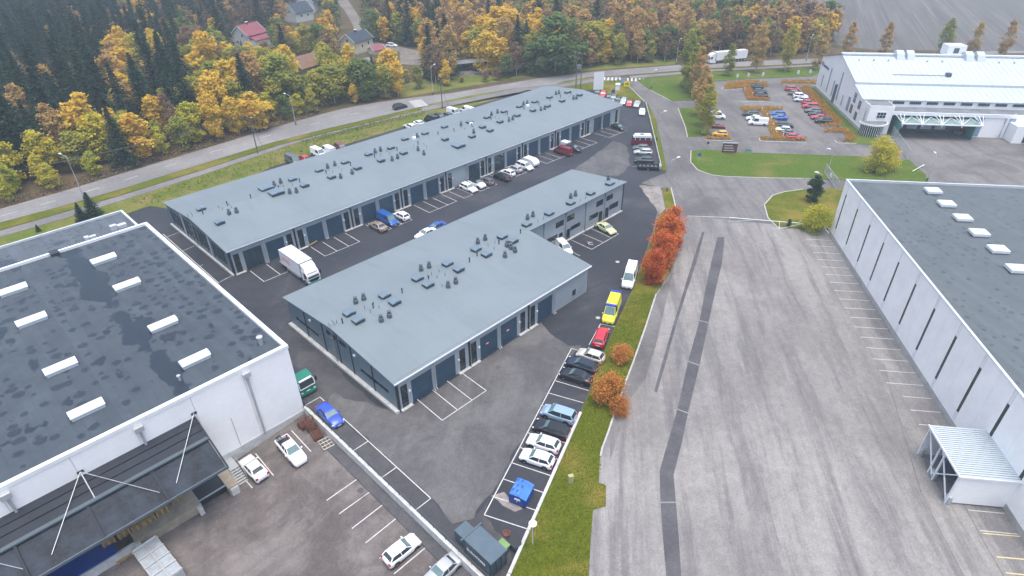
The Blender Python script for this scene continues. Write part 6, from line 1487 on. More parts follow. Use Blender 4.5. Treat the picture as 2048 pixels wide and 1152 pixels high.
# shrubs and small trees between the houses
ns = 0
for _ in range(900):
    bx_, by_ = r.uniform(545, 1000), r.uniform(44, 165); q = G(bx_, by_); h = r.uniform(1.6, 4.6)
    if by_ > upline(bx_)-6 or not near_ok(q.x, q.y, 3.6): continue
    tx, ty = PIX((q.x, q.y, h)); bad = False
    for x0_, y0_, x1_, y1_ in KEEP:
        if x0_-8 < bx_ < x1_+8 and ty < y1_ and by_ > y0_+4: bad = True
    if bad or (660 < bx_ < 750 and by_ < 80) or (795 < bx_ < 860 and 98 < by_ < 135) or (870 < bx_ < 995 and 132 < by_ < 158) or (535 < bx_ < 850 and 72 < by_ < 84): continue
    grid.setdefault((int(q.x//6), int(q.y//6)), []).append((q.x, q.y)); kd = str(r.choice(['brown', 'green', 'olive', 'ochre'], p=[.4, .25, .2, .15]))
    tree(kd, q.x, q.y, h, {'brown': 'brownish garden shrub between the houses', 'green': 'green garden shrub between the houses', 'olive': 'olive garden shrub between the houses', 'ochre': 'orange-brown garden shrub between the houses'}[kd], 'garden shrubs between the houses', 'garden_shrub', 1.9); ns += 1
    if ns > 75: break
# the rest of the wood reads as one mass
cols = {'spruce': 'leaf_spruce', 'gold': 'leaf_gold', 'ochre': 'leaf_ochre', 'olive': 'leaf_olive', 'green': 'leaf_green', 'lime': 'leaf_lime', 'brown': 'leaf_brown', 'bare': 'leaf_brown'}
order = sorted(set(cols.values())); VV = []; TT = []; MI = []; CO = {}
def crown_co(kd, i):
    if (kd, i) not in CO:
        me = TV[kd][i][0]; a_ = np.empty(len(me.vertices)*3); me.vertices.foreach_get('co', a_); t_ = np.empty(len(me.vertices)); me.attributes['tone'].data.foreach_get('value', t_)
        CO[(kd, i)] = (a_.reshape(-1, 4, 3), t_.reshape(-1, 4)[:, 0])
    return CO[(kd, i)]
for kd, x, y, h in far:
    i = int(r.integers(0, len(TV[kd]))); Q, tn = crown_co(kd, i); n = min(len(Q), 900); sel = r.permutation(len(Q))[:n]; Q = Q[sel]
    c = Q.mean(1, keepdims=True); Q = c+(Q-c)*(1.55 if kd != 'bare' else 1.2); s = h/VH[kd][i]; a = r.random()*6.28; ca, sa = math.cos(a), math.sin(a)
    P = np.stack([x+s*1.1*(Q[..., 0]*ca-Q[..., 1]*sa), y+s*1.1*(Q[..., 0]*sa+Q[..., 1]*ca), Q[..., 2]*s], -1)
    VV.append(P.reshape(-1, 3)); TT.append(np.repeat(np.clip(.45*tn[sel]+.55*r.random(), 0, 1), 4)); MI.append(np.full(n, order.index(cols[kd])))
if VV:
    VV = np.concatenate(VV); n = len(VV)//4; me = bpy.data.meshes.new('far_wood')
    me.vertices.add(n*4); me.vertices.foreach_set('co', VV.reshape(-1)); me.loops.add(n*4); me.loops.foreach_set('vertex_index', np.arange(n*4, dtype=np.int32))
    me.polygons.add(n); me.polygons.foreach_set('loop_start', np.arange(0, n*4, 4, dtype=np.int32)); me.polygons.foreach_set('loop_total', np.full(n, 4, dtype=np.int32))
    me.attributes.new('tone', 'FLOAT', 'POINT').data.foreach_set('value', np.concatenate(TT).astype(np.float32))
    for c in order: me.materials.append(M[c])
    me.polygons.foreach_set('material_index', np.concatenate(MI).astype(np.int32)); me.update(calc_edges=True)
    o = link('far_wood', me); tag(o, 'distant mixed autumn wood behind the nearer forest trees', 'wood', None, 'stuff')
print('trees', sum(count.values()), count, 'far', len(far))

# ------------------------------------------------------------------ single trees around the site
variants('rowan', lambda i: deciduous('r', 'leaf_rowan', 'bark_red', 8.2, 2.7, 5600, .16, 900+i, base=.06, peak=.5, nclump=80, tw=.10, nl=20), 3)
variants('orangebush', lambda i: deciduous('ob', 'leaf_orange', 'bark_red', 4.2, 2.3, 3000, .13, 930+i, base=.05, peak=.5, nclump=50, tw=.06, nl=26), 2)
variants('yellowbush', lambda i: deciduous('yb', 'leaf_lime', 'bark_brown', 7.5, 3.4, 5200, .19, 950+i, base=.05, peak=.45, nclump=64, tw=.10, nl=20), 2)
variants('roadbirch', lambda i: deciduous('rb', 'leaf_ochre', 'bark_birch', 15.0, 2.7, 5200, .22, 970+i, base=.12, peak=.36, sharp=1.3, nclump=60, droop=.2), 3)
variants('greenbirch', lambda i: deciduous('gb', 'leaf_olive', 'bark_birch', 15.0, 2.9, 5200, .22, 980+i, base=.10, peak=.36, sharp=1.2, nclump=60, droop=.2), 2)
variants('pine', lambda i: deciduous('p', 'leaf_pine', 'bark_brown', 7.0, 1.7, 2600, .22, 990+i, base=.06, peak=.4, nclump=44), 1)
for k, h in (('rowan', 8.2), ('orangebush', 4.2), ('yellowbush', 7.5), ('roadbirch', 15.0), ('greenbirch', 15.0), ('pine', 7.0)): VH[k] = [h]*4
def single(kd, b_, h, name, lab, grp=None, wide=1.0, var=None):
    q = G(*b_); t = tree(kd, q.x, q.y, h, lab, grp or 'trees around the business rows', name, wide, var); return t
single('rowan', (1342, 478), 6.6, 'rowan_tree', 'bright orange-red rowan tree furthest back, by the white sign panels', 'red rowan trees on the grass strip', 1.02, 0)
single('rowan', (1331, 506), 7.6, 'rowan_tree', 'largest orange-red rowan tree in the middle of the row', 'red rowan trees on the grass strip', 1.08, 1)
single('rowan', (1322, 534), 7.0, 'rowan_tree', 'red rowan between the largest and the nearest rowan tree', 'red rowan trees on the grass strip', 1.08, 2)
single('rowan', (1306, 566), 6.4, 'rowan_tree', 'dark red rowan tree nearest the camera beside the white van', 'red rowan trees on the grass strip', 1.02, 0)
single('rowan', (1350, 494), 5.2, 'rowan_tree', 'low orange rowan on the lot side of the row', 'red rowan trees on the grass strip', .9, 2)
single('orangebush', (1215, 798), 3.9, 'rowan_bush', 'orange bush on the grass strip beside the black sedan', 'orange bushes on the grass strip', 1.05, 0)
single('orangebush', (1240, 826), 2.6, 'rowan_bush', 'small orange bush at the lot edge below the larger orange bush', 'orange bushes on the grass strip', 1.0, 1)
single('orangebush', (1245, 722), 2.6, 'rowan_bush', 'thin half bare orange bush behind the beige car', 'orange bushes on the grass strip', 1.15, 1)
single('yellowbush', (1628, 462), 5.2, 'willow_bush', 'yellow bush at the corner of the right warehouse', None, 1.05, 0)
single('yellowbush', (1748, 345), 8.2, 'willow_tree', 'tall yellow willow in front of the factory yard fence', None, .85, 1)
single('yellowbush', (1772, 340), 5.5, 'willow_tree', 'lower yellow willow right beside the tall one', None, .9, 0)
single('pine', (1624, 405), 6.0, 'pine_tree', 'dark green pine on the grass island by the open gate', None, 1.1)
single('pine', (1576, 455), 1.8, 'pine_sapling', 'little pine sapling at the white boom barrier', None, 1.0)
for b_, h, lab in (((188, 430), 5.2, 'young dark spruce behind the annex roof, right one of two'), ((166, 441), 4.0, 'young dark spruce behind the annex roof, left one of two'), ((78, 463), 1.6, 'tiny spruce on the verge behind the annex')):
    q = G(*b_); tree('spruce', q.x, q.y, h, lab, 'young spruces on the verge', 'spruce_tree', 1.6, 0)
RB = [('greenbirch', (1372, 176), 17.0, 'green-gold birch, left of the row across the factory drive'), ('roadbirch', (1392, 196), 15.5, 'orange birch in the row by the drive, middle one'), ('roadbirch', (1398, 232), 14.5, 'orange birch in the row, left of the white van'), ('greenbirch', (1408, 268), 13.0, 'yellow-green birch nearest the camera in the car park row'), ('roadbirch', (1404, 252), 14.0, 'slim orange birch before the yellow-green one in the car park row'),
      ('greenbirch', (1382, 186), 15.0, 'birch with green lower crown behind the orange row'), ('roadbirch', (1510, 145), 16.0, 'orange birch right behind the lorry trailer'), ('greenbirch', (1455, 152), 11.0, 'green bushy birch in front of the lorry'), ('greenbirch', (1570, 143), 16.0, 'green-gold birch on the lawn beyond the car park'), ('roadbirch', (1632, 140), 14.0, 'thin brown birch beside the factory gable corner'),
      ('roadbirch', (1690, 118), 13.5, 'orange birch showing over the factory ridge, first from left'), ('roadbirch', (1762, 116), 13.0, 'brownish birch showing over the factory ridge, second from left'), ('greenbirch', (1880, 116), 14.0, 'leaning brownish birch left of the rooftop plant room'), ('roadbirch', (1938, 116), 13.0, 'orange birch right of the rooftop plant room'), ('roadbirch', (2000, 116), 13.5, 'reddish birch showing over the factory ridge furthest right')]
for kd, b_, h, lab in RB: single(kd, b_, h, 'birch_tree', lab, 'birches around the factory')
# hedges of the car park: one leafy mass each
def pip(x, y, poly):
    c = False
    for (x1_, y1_), (x2_, y2_) in zip(poly, poly[1:]+poly[:1]):
        if (y1_ > y) != (y2_ > y) and x < (x2_-x1_)*(y-y1_)/(y2_-y1_)+x1_: c = not c
    return c
def hedge(pts, lab, h=1.0, mat='leaf_hedge', den=34, leaf=.19, name='hedge', cat='hedge', grp='orange hedges of the factory car park'):
    P = [G(*p) for p in pts]; poly = [(q.x, q.y) for q in P]; cx = sum(p[0] for p in poly)/len(poly); cy = sum(p[1] for p in poly)/len(poly)
    x0_, x1_ = min(p[0] for p in poly), max(p[0] for p in poly); y0_, y1_ = min(p[1] for p in poly), max(p[1] for p in poly)
    n = int((x1_-x0_)*(y1_-y0_)*den); X = r.uniform(x0_, x1_, n); Y = r.uniform(y0_, y1_, n); ok = np.array([pip(a, b_, poly) for a, b_ in zip(X, Y)]); X, Y = X[ok], Y[ok]; n = len(X)
    cl = .55+.45*np.sin(X*.7+3*np.sin(Y*.31)+1.3*np.sin(X*2.3))*np.cos(Y*.9+2*np.sin(X*.23)+np.sin(Y*2.7)); Z = h*r.random(n)**.6*(.6+.4*cl)
    C = np.stack([X-cx, Y-cy, Z+.02], 1); nrm = rdir(n, r); U = np.cross(nrm, rdir(n, r)); U /= np.linalg.norm(U, axis=1)[:, None]; W2 = np.cross(nrm, U); s = leaf*(.6+.8*r.random(n))[:, None]
    me = quads_mesh(name, C, U*s, W2*s*.6, np.clip(cl, 0, 1)*.8+.2*r.random(n), mat); o = link(name, me, None, (cx, cy, 0)); return tag(o, lab, cat, grp)
f2 = lambda L_: [(1400+a/6.4, 140+b_/6.4) for a, b_ in L_]
hedge(f2([(305, 225), (340, 180), (600, 150), (860, 170), (875, 215), (640, 195), (560, 235), (330, 258)]), 'orange hedge along the back of the left car park island')
hedge(f2([(540, 235), (640, 205), (710, 340), (880, 385), (900, 400), (600, 385)]), 'orange hedge wedge behind three dark cars')
hedge(f2([(505, 485), (1050, 490), (1060, 522), (540, 535)]), 'orange hedge strip across the middle of the car park')
hedge(f2([(775, 530), (880, 530), (1075, 880), (940, 885)]), 'orange hedge running toward the camera in the car park middle')
hedge(f2([(765, 860), (940, 878), (1350, 885), (1350, 915), (775, 900)]), 'low orange hedge at the front kerb of the car park')
hedge(f2([(1275, 225), (1370, 218), (1600, 440), (1815, 690), (1790, 735), (1510, 722), (1690, 695), (1520, 500)]), 'long orange hedge beside the right hand car row')
hedge(f2([(1580, 775), (1860, 765), (1990, 890), (1960, 920), (1800, 925), (1880, 890), (1830, 810), (1590, 805)]), 'orange hedge corner near the factory entrance')
hedge(f2([(1030, 150), (1480, 150), (1480, 185), (1040, 175)]), 'brown hedge along the factory access road'); hedge(f2([(60, 868), (400, 880), (405, 905), (70, 890)]), 'orange hedge stub beside the yellow hatchback')
for L_ in ([(430, 395), (470, 405), (940, 418)], [(755, 880), (770, 915), (1360, 935)], [(1720, 905), (1750, 940), (2000, 948)], [(55, 890), (120, 905), (410, 908)], [(300, 225), (270, 245), (310, 262), (540, 240)], [(1060, 185), (1400, 185), (1480, 210)]): kerb(f2(L_), .25, .16)
# tall weeds of the meadow behind the long row and along fences
def weeds(pts, lab, h=.8, den=7, leaf=.22, mat='leaf_weed', name='tall_weeds'):
    o = hedge(pts, lab, h, mat, den, leaf, name, 'weeds', 'weeds'); o['kind'] = 'stuff'; del o['group']; return o
weeds([(255, 402), (400, 354), (600, 287), (725, 255), (800, 238), (800, 252), (700, 290), (560, 330), (420, 375), (290, 412)], 'tall yellow-green weeds on the meadow behind the long row', .4, 4, .15)
weeds([(0, 417), (125, 383), (250, 345), (450, 285), (640, 229), (640, 222), (450, 276), (250, 334), (125, 372), (0, 404)], 'brown undergrowth along the forest edge of the main road', .9, 5, .25, 'leaf_brown')
weeds([(600, 284), (725, 252.5), (850, 223.5), (850, 230), (725, 260), (610, 290)], 'dark weeds between footpath and long row', .8, 8, .2, 'leaf_green')
# grass blades over the strip so that its edge is not a clean cut
S_ = [(1312, 590), (1290, 655), (1265, 726), (1250, 765), (1230, 821), (1204, 899), (1200, 960), (1212, 975), (1211, 1010), (1187, 1021), (1182, 1068), (1177, 1153), (1018, 1153), (1056, 1065), (1162, 828), (1195, 743), (1235, 648), (1265, 588)]
P = [G(*p) for p in S_]; poly = [(q.x, q.y) for q in P]
n = 60000; X = r.uniform(min(p[0] for p in poly), max(p[0] for p in poly), n); Y = r.uniform(min(p[1] for p in poly), max(p[1] for p in poly), n)
ok = np.array([pip(a, b_, poly) for a, b_ in zip(X, Y)]); X, Y = X[ok], Y[ok]; n = len(X)
C = np.stack([X, Y, np.full(n, .15)], 1); U = r.normal(size=(n, 3))*.05; U[:, 2] = .07+.06*r.random(n); W2 = rdir(n, r)*.03; W2[:, 2] = 0
leafmat('leaf_grass', [(0.065, 0.090, 0.008), (0.10, 0.12, 0.013), (0.17, 0.15, 0.035)], 0.8)
o = link('grass_blades', quads_mesh('grass_blades', C, U, W2, np.clip(.5+.5*np.sin(X*.35)*np.cos(Y*.28+1), 0, 1), 'leaf_grass')); tag(o, 'short autumn grass growing on the strip between the two lots', 'grass', None, 'stuff')
# ------------------------------------------------------------------ walls, fences, lamps and small things
# retaining wall of the dock yard, cast in sections, with a rail
rw = thing('retaining_wall', 'pale concrete retaining wall with thin rail between dock yard and parking', 'wall', (22.2, 61, 0))
y = -.2
while y > -60:
    y2 = max(-60, y-5.9); MB().box(0, y2+.02, -1.8, .38, y, .12).build('wall_section', M['concrete_pale'], rw); y = y2
mb = MB()
for k in range(30): mb.bar((.30, -.5-k*2.0, .12), (.30, -.5-k*2.0, 1.0), .05)
mb.tube([(.30, -.5, 1.0), (.30, -58.5, 1.0)], .03, 5); mb.tube([(.30, -.5, .55), (.30, -58.5, .55)], .02, 5); mb.build('rail', M['vent_grey'], rw)
o = MB().box(20.9, -60, -1.6, 22.19, 55, -1.08).build('dark_strip', M['asphalt_patch']); o['kind'] = 'structure'  # strip darker than the dock yard, along the foot of the retaining wall
# kerb wall on the east side of the lot
P = [G(1161, 828), G(1056, 1065), G(1018, 1152), G(975, 1250)]
ew = thing('low_kerb_wall', 'low pale kerb wall between the east parking bays and the grass', 'wall', (P[0].x, P[0].y, 0))
for a, b_ in zip(P, P[1:]):
    seg = b_-a; n_ = max(1, int(seg.length/3.0))
    for k in range(n_):
        s0, s1 = a+seg*(k/n_)-P[0], a+seg*((k+.985)/n_)-P[0]; MB().bar((s0.x, s0.y, .2), (s1.x, s1.y, .2), .34, .40).build('wall_block', M['concrete_pale'], ew)
# barrier beside the side road
P = [G(1291, 209), G(1300, 243), G(1312, 295), G(1322, 338)]
br = thing('guard_rail', 'pale steel guard rail between the row end parking and the side road', 'barrier', (P[0].x, P[0].y, 0))
for a, b_ in zip(P, P[1:]):
    a_, c_ = a-P[0], b_-P[0]; MB().bar((a_.x, a_.y, .6), (c_.x, c_.y, .6), .12, .45).build('rail', M['trim_light'], br)
    n_ = max(1, int((b_-a).length/3))
    for k in range(n_): q = a_+(c_-a_)*(k/n_); MB().box(q.x-.06, q.y-.06, 0, q.x+.06, q.y+.06, .6).build('post', M['galvanised'], br)
# lamps
def lamp(label, base, h, arm, ang, r_=.07, mat='galvanised', tilt=.15, name='street_lamp', z=0.0, grp='street lamps'):
    p = G(*base) if not isinstance(base, Vector) else base; t = thing(name, label, 'street lamp', (p.x, p.y, z), ang, grp)
    MB().tube([(0, 0, 0), (0, 0, h*.5), (0, 0, h-.6), (arm*.15, 0, h-.18), (arm, 0, h)], [r_*1.3, r_, r_*.75, r_*.65, r_*.55], 8).build('pole', M[mat], t)
    mb = MB(); mb.profile([(arm-.1, h-.05), (arm+.75, h+.02), (arm+.75, h+.10), (arm+.3, h+.17), (arm-.1, h+.10)], -.16, .16, 0, 'y'); mb.build('lamp_head', M['trim_white'], t)
    MB().box(-.13, -.13, 0, .13, .13, .9).build('pole_foot', M['vent_grey'], t); return t
toward = lambda base, px: dirpx(base, px)
lamp('tall curved street lamp nearest the left picture edge', (170, 400), 10.2, 2.0, math.radians(105), .09)
lamp('curved street lamp before the golden birches on the left', (592, 250), 8.6, 1.8, math.radians(105), .09)
lamp('street lamp at the gravel yard below the pair of spruces', (866, 190), 9.2, 1.6, math.radians(10), .09)
lamp('street lamp in front of the tall green trees', (1110, 148), 9.0, 1.6, math.radians(10), .09); lamp('street lamp left of the birch row near the junction', (1352, 130), 9.0, 1.6, math.radians(10), .09); lamp('street lamp in the trees right of the lorry', (1612, 122), 9.0, 1.6, math.radians(10), .09)
lamp('side road lamp beside the guard rail', (1313, 281), 7.5, 1.5, math.radians(-15)); lamp('side road lamp at the tip of the grass strip', (1334, 383), 7.5, 1.7, math.radians(-15)); lamp('lamp on the lawn behind the junction', (1302, 178), 6.0, 1.0, math.radians(-15)); lamp('lamp by the open mesh gate', (1630, 400), 6.0, .8, math.radians(100)); lamp('lamp on the lawn before the factory drive', (1655, 345), 5.5, .8, math.radians(100)); lamp('lamp at the corner of the lawn by the factory yard', (1853, 364), 6.5, .8, math.radians(40))
p = G(1065, 1088); yl = thing('yard_lamp', 'short yard lamp with round white shade beside the kerb wall', 'lamp', (p.x, p.y, 0)); MB().lathe([(.07, 0), (.05, 3.3)], 8).build('pole', M['trim_light'], yl); MB().lathe([(.12, 3.25), (.42, 3.35), (.42, 3.42), (.12, 3.55)], 20).build('shade', M['trim_white'], yl)
# power line along the road
def pole(label, base, h, n_=1, trafo=False, ang=0.0):
    p = G(*base); t = thing('utility_pole', label, 'utility pole', (p.x, p.y, 0), ang, 'wooden poles of the power line')
    for i in range(n_): MB().tube([(0, i*2.0, 0), (0, i*2.0, h)], [.16, .11], 8).build('pole', M['wood_pole'], t)
    MB().bar((-.0, -1.1, h-.35), (0, (n_-1)*2.0+1.1, h-.35), .14).build('cross_arm', M['wood_pole'], t)
    if n_ == 1 and not trafo: MB().tube([(0, 0, h*.8), (1.5, -1.5, 0)], .06, 5).build('stay', M['steel'], t)
    for i in range(3): MB().lathe([(.05, h-.28), (.09, h-.1), (.04, h)], 8, 0, (0, -1.0+i*((n_-1)*2+2)/2)).build('insulator', M['trim_white'], t)
    if trafo: MB().box(-.5, .4, h*.55, .5, 1.6, h*.55+1.3).build('transformer', M['steel'], t); MB().bar((0, 0, h*.5), (0, 2.0, h*.5), .2).build('platform', M['wood_pole'], t); MB().tube([(.2, 1, h*.55+1.3), (.2, 1, h-.4)], .04, 5).build('cable', M['black_plastic'], t)
    return t, p
ra_ = math.radians(0)
P1, q1 = pole('wooden power pole on the verge behind the left end of the long row', (516, 307), 9.6); P2, q2 = pole('wooden power pole behind the middle of the long row', (885, 218), 9.0); P3, q3 = pole('twin wooden pole with transformer behind the far end of the long row', (1161, 178), 11.5, 2, True)
q0 = G(-60, 455)
def wire(label, a, b_, sag=.7):
    a = Vector(a); b_ = Vector(b_); pts = [a+(b_-a)*t-Vector((0, 0, 4*sag*t*(1-t))) for t in np.linspace(0, 1, 9)]; o = thing('power_line', label, 'wire', pts[0])
    MB().tube([p-pts[0] for p in pts], .022, 4).build('cable', M['black_plastic'], o)
for s, nm in ((-1.0, 'rear'), (0, 'middle'), (1.0, 'front')):
    a = {'rear': 'upper', 'middle': 'middle', 'front': 'lower'}[nm]
    wire(f'{a} power wire from the left picture edge to the first pole', (q0.x, q0.y+s*.2+1, 9.0), (q1.x, q1.y-s, 9.6)); wire(f'{a} power wire between the first and second pole', (q1.x, q1.y-s, 9.6), (q2.x, q2.y-s, 9.0)); wire(f'{a} power wire between the second pole and the transformer pole', (q2.x, q2.y-s, 9.0), (q3.x, q3.y+1-s, 11.5))
wl_ = [G(-30, 424), G(250, 343), G(450, 283), G(600, 238)]
# roadside timber fence along the forest
P = [G(-30, 424), G(125, 380), G(250, 342), G(330, 318)]
fn = thing('timber_fence', 'thin weathered rail fence along the forest edge of the road', 'fence', (P[0].x, P[0].y, 0))
for a, b_ in zip(P, P[1:]):
    a_, c_ = a-P[0], b_-P[0]; n_ = int((b_-a).length/3)
    for z in (.55, 1.0): MB().bar((a_.x, a_.y, z), (c_.x, c_.y, z), .03, .05).build('rail', M['wood_pole'], fn)
    for k in range(n_): q = a_+(c_-a_)*(k/n_); MB().box(q.x-.05, q.y-.05, 0, q.x+.05, q.y+.05, 1.15).build('post', M['wood_pole'], fn)
# waste: blue container
p = G(1043, 996); d0 = dirpx((1022, 1003), (1062, 1018))
bc = thing('waste_container', 'blue steel waste container with dented lighter blue lid', 'container', (p.x, p.y, .02), d0)
MB().profile([(-1.0, .15), (1.0, .15), (1.0, 1.35), (.2, 1.62), (-1.0, 1.62)], -1.15, 1.15, 0, 'y').build('hull', M['bin_blue'], bc)
mb = MB(); nx = 8
for i in range(nx):
    for j in range(nx):
        f_ = lambda a, b_: (-.95+1.15*a/nx+.0, -1.2+2.4*b_/nx, 1.64+.05*math.sin(a*1.7)*math.cos(b_*1.3)); mb.face([f_(i, j), f_(i+1, j), f_(i+1, j+1), f_(i, j+1)])
mb.face([(.2, -1.2, 1.64), (1.05, -1.2, 1.36), (1.05, 1.2, 1.36), (.2, 1.2, 1.64)]); mb.build('lid', M['bin_lid_blue'], bc)
for s in (-1, 1): MB().box(-.35, s*1.16-.03, .95, .35, s*1.16+.03, 1.2).build('label_plate', M['mark_white'], bc); MB().tube([(0, s*1.15, .9), (0, s*1.38, .9)], .06, 8).build('lifting_pin', M['steel'], bc)
# compactor
pa, pb = G(912, 1072), G(990, 1140); hd = math.atan2(pb.y-pa.y, pb.x-pa.x); hd = -math.pi/2
p = V(23.95, 28.0); cpx = thing('waste_compactor', 'long grey-blue waste press container with white side lettering', 'compactor', (p.x, p.y, .02), hd)
MB().box(-1.95, -1.1, .3, 1.95, 1.1, 2.45).build('container', M['compactor'], cpx); MB().box(-1.95, -1.1, 2.452, 1.95, 1.1, 2.50).build('top_plate', M['compactor_top'], cpx)
MB().box(-3.75, -.8, .3, -1.97, .8, 1.75).build('press_head', M['compactor'], cpx); MB().box(-3.75, -.8, 1.752, -1.97, .8, 1.80).build('press_lid', M['compactor_top'], cpx)
MB().box(-2.05, -1.4, 2.35, -1.88, 1.4, 2.58).build('hopper_bar', M['compactor_top'], cpx); MB().box(1.90, -1.18, 2.36, 2.07, 1.18, 2.58).build('end_rim', M['compactor_top'], cpx)
for i in range(2): MB().box(-1.85+i*3.6, -1.16, .35, -1.75+i*3.6, -1.103, 2.4).build('side_rib', M['compactor'], cpx)
for s in (-1.0, -.35, .35, 1.0): MB().box(1.955, s-.04, .4, 2.05, s+.04, 2.3).build('end_rib', M['compactor'], cpx)
MB().box(-3.6, -.75, .1, 1.9, .75, .28).build('skid', M['trim_dark'], cpx)
MB().box(-3.87, -.5, 1.0, -3.76, -.1, 1.5).build('control_box', M['mark_black'], cpx)
text('lettering', 'EUROPRESS', .52, 'mark_white', cpx, (-1.45, -1.165, 1.35), (math.pi/2, 0, 0), .006)
p = G(1005, 1090, 1.2); p.x = max(p.x, 25.75); gb_ = thing('wheelie_bin', 'dark waste bin with light green lid beside the waste press', 'bin', (p.x, p.y, .02), hd); MB().prism([(-.5, -.42), (.5, -.42), (.5, .42), (-.5, .42)], .15, 1.1).build('hull', M['compactor'], gb_); MB().prism([(-.58, -.48), (.58, -.48), (.58, .48), (-.58, .48)], 1.1, [1.16, 1.16, 1.28, 1.28]).build('lid', M['bin_green'], gb_)
p = G(1021, 1092, .8); p.x = max(p.x, 26.95); gb_ = thing('wheelie_bin', 'dark blue low crate bin right of the green lidded bin', 'bin', (p.x, p.y, .02), hd); MB().prism([(-.5, -.5), (.5, -.5), (.5, .5), (-.5, .5)], .1, .8).build('hull', M['door_blue'], gb_); MB().box(-.52, -.52, .8, .52, .52, .86).build('rim', M['black_plastic'], gb_)
p = G(1013, 1068); mh = thing('tyre_ring', 'old tyre lying flat on the stained asphalt', 'tyre', (p.x, p.y, .03)); MB().lathe([(.30, .0), (.45, .02), (.47, .10), (.44, .17), (.30, .18), (.26, .1)], 18).build('tyre', M['rust'], mh)
sheet('stained_patch', worn_edge([(975, 1030), (996, 990), (1020, 975), (1050, 1000), (1084, 990), (1056, 1060), (1024, 1120), (1010, 1075), (990, 1062)], .35), .032, 'asphalt_yard')
sheet('sand_patch', worn_edge([(982, 992), (1008, 984), (1030, 1006), (1046, 1018), (1030, 1024), (1006, 1012)], .25), .034, 'sand')
# electric cabinet on the strip
p = G(1141, 966); ec = thing('electric_cabinet', 'small yellowish electric cabinet alone on the grass strip', 'cabinet', (p.x, p.y, .1), dirpx((1130, 966), (1150, 962))); MB().box(-.28, -.2, 0, .28, .2, 1.15).build('cabinet', M['cabinet'], ec); MB().box(-.30, -.22, 1.152, .30, .22, 1.20).build('cap', M['cabinet'], ec)
# signs
def sign(name, label, base, w, h, z0, mat, ang, board2=None):
    p = G(*base); t = thing(name, label, 'sign', (p.x, p.y, 0), ang)
    for s in (-w*.4, w*.4) if w > .9 else (0,): MB().box(s-.05, .02, 0, s+.05, .12, z0+h).build('post', M['galvanised'], t)
    MB().box(-w/2, -.04, z0, w/2, .018, z0+h).build('board', M[mat], t); return t
sign('billboard', 'tall blank white billboard at the end of the long row', (1196, 183), 3.4, 5.6, .6, 'mark_white', dirpx((1190, 183), (1205, 182)))
s_ = sign('arrow_sign', 'yellow sign with dark mark at the junction', (1253, 176), 1.9, 1.7, .5, 'sign_yellow', dirpx((1246, 176), (1262, 176))); MB().face([(-.6, -.046, 1.2), (.1, -.046, 1.2), (.1, -.046, .95), (.6, -.046, 1.35), (.1, -.046, 1.75), (.1, -.046, 1.5), (-.6, -.046, 1.5)]).build('arrow', M['mark_black'], s_)
sign('notice_board', 'pale blue notice board behind the yellow sign', (1246, 170), 2.0, 1.8, .6, 'paint_light_blue', dirpx((1240, 170), (1252, 169))); sign('round_sign', 'small blue sign on the grass near the billboard', (1226, 188), 1.2, 1.1, .3, 'sign_blue', dirpx((1220, 188), (1232, 187)))
p = G(1235, 179); t = thing('transformer_box', 'white utility box on the grass by the junction', 'cabinet', (p.x, p.y, 0), .6); MB().box(-1.2, -.7, 0, 1.2, .7, 1.7).build('box', M['trim_white'], t); MB().box(-1.3, -.8, 1.702, 1.3, .8, 1.82).build('cap', M['trim_light'], t)
s_ = sign('company_board', 'dark company board with pale lines on the factory lawn', (1457, 309), 3.6, 2.4, .5, 'rust', dirpx((1440, 309), (1475, 310)))
for i, z in enumerate((1.0, 1.6, 2.2)): MB().box(-1.4, -.05, z, 1.2-.3*i, -.042, z+.18).build('text_bar', M['trim_light'], s_)
MB().box(-1.85, -.1, 2.9, 1.85, .1, 3.05).build('cap', M['trim_light'], s_)
t = sign('round_sign', 'blue round traffic sign on the lawn corner', (1396, 329), .7, .7, 2.1, 'sign_blue', dirpx((1390, 329), (1402, 329))); sign('road_sign', 'little dark road sign at the lawn edge by the drive', (1414, 300), .5, .6, 1.6, 'mark_black', dirpx((1408, 300), (1420, 300))); sign('road_sign', 'green strip sign lying at the lawn edge of the factory drive', (1496, 303), 1.6, .5, .1, 'green_panel', dirpx((1480, 303), (1510, 303)))
for i, (px, py, l_) in enumerate(((1472, 168, 'white flag sign post, left of three at the car park back'), (1494, 166, 'white flag sign post, middle of three at the car park back'), (1523, 165, 'white flag sign post, right of three at the car park back'), (1593, 161, 'white post left of two by the factory corner'), (1617, 159, 'white post right of two by the factory corner'))):
    p = G(px, py); t = thing('sign_post', l_, 'post', (p.x, p.y, 0)); MB().lathe([(.06, 0), (.05, 3.2)], 6).build('pole', M['galvanised'], t); MB().box(-.04, -.35, 2.2, .04, .35, 3.3).build('board', M['trim_white'], t)
for i, (px, py) in enumerate(((1488, 184), (1504, 193), (1523, 224), (1533, 236), (1545, 256), (1552, 268), (1565, 277), (1541, 244))):
    p = G(px, py); t = thing('hedge_light', 'low pale bollard light standing in the orange hedge', 'bollard', (p.x, p.y, 0), 0, 'bollard lights in the hedge'); MB().lathe([(.08, 0), (.08, 1.15), (.13, 1.16), (.13, 1.4), (.03, 1.45)], 8).build('bollard', M['trim_white'], t)
# white panel fence by the rowans
a, b_ = G(1331, 431), G(1361, 432); wf = thing('sign_fence', 'white slatted notice fence in front of the rowan row', 'fence', (a.x, a.y, 0), math.atan2(b_.y-a.y, b_.x-a.x)); L_ = (b_-a).length
for i in range(4): MB().box(-.05+L_*i/3, -.05, 0, .05+L_*i/3, .05, 1.5).build('post', M['trim_white'], wf)
for i in range(6): MB().box(0, -.08, .35+i*.2, L_, -.055, .47+i*.2).build('slat', M['trim_light'], wf)
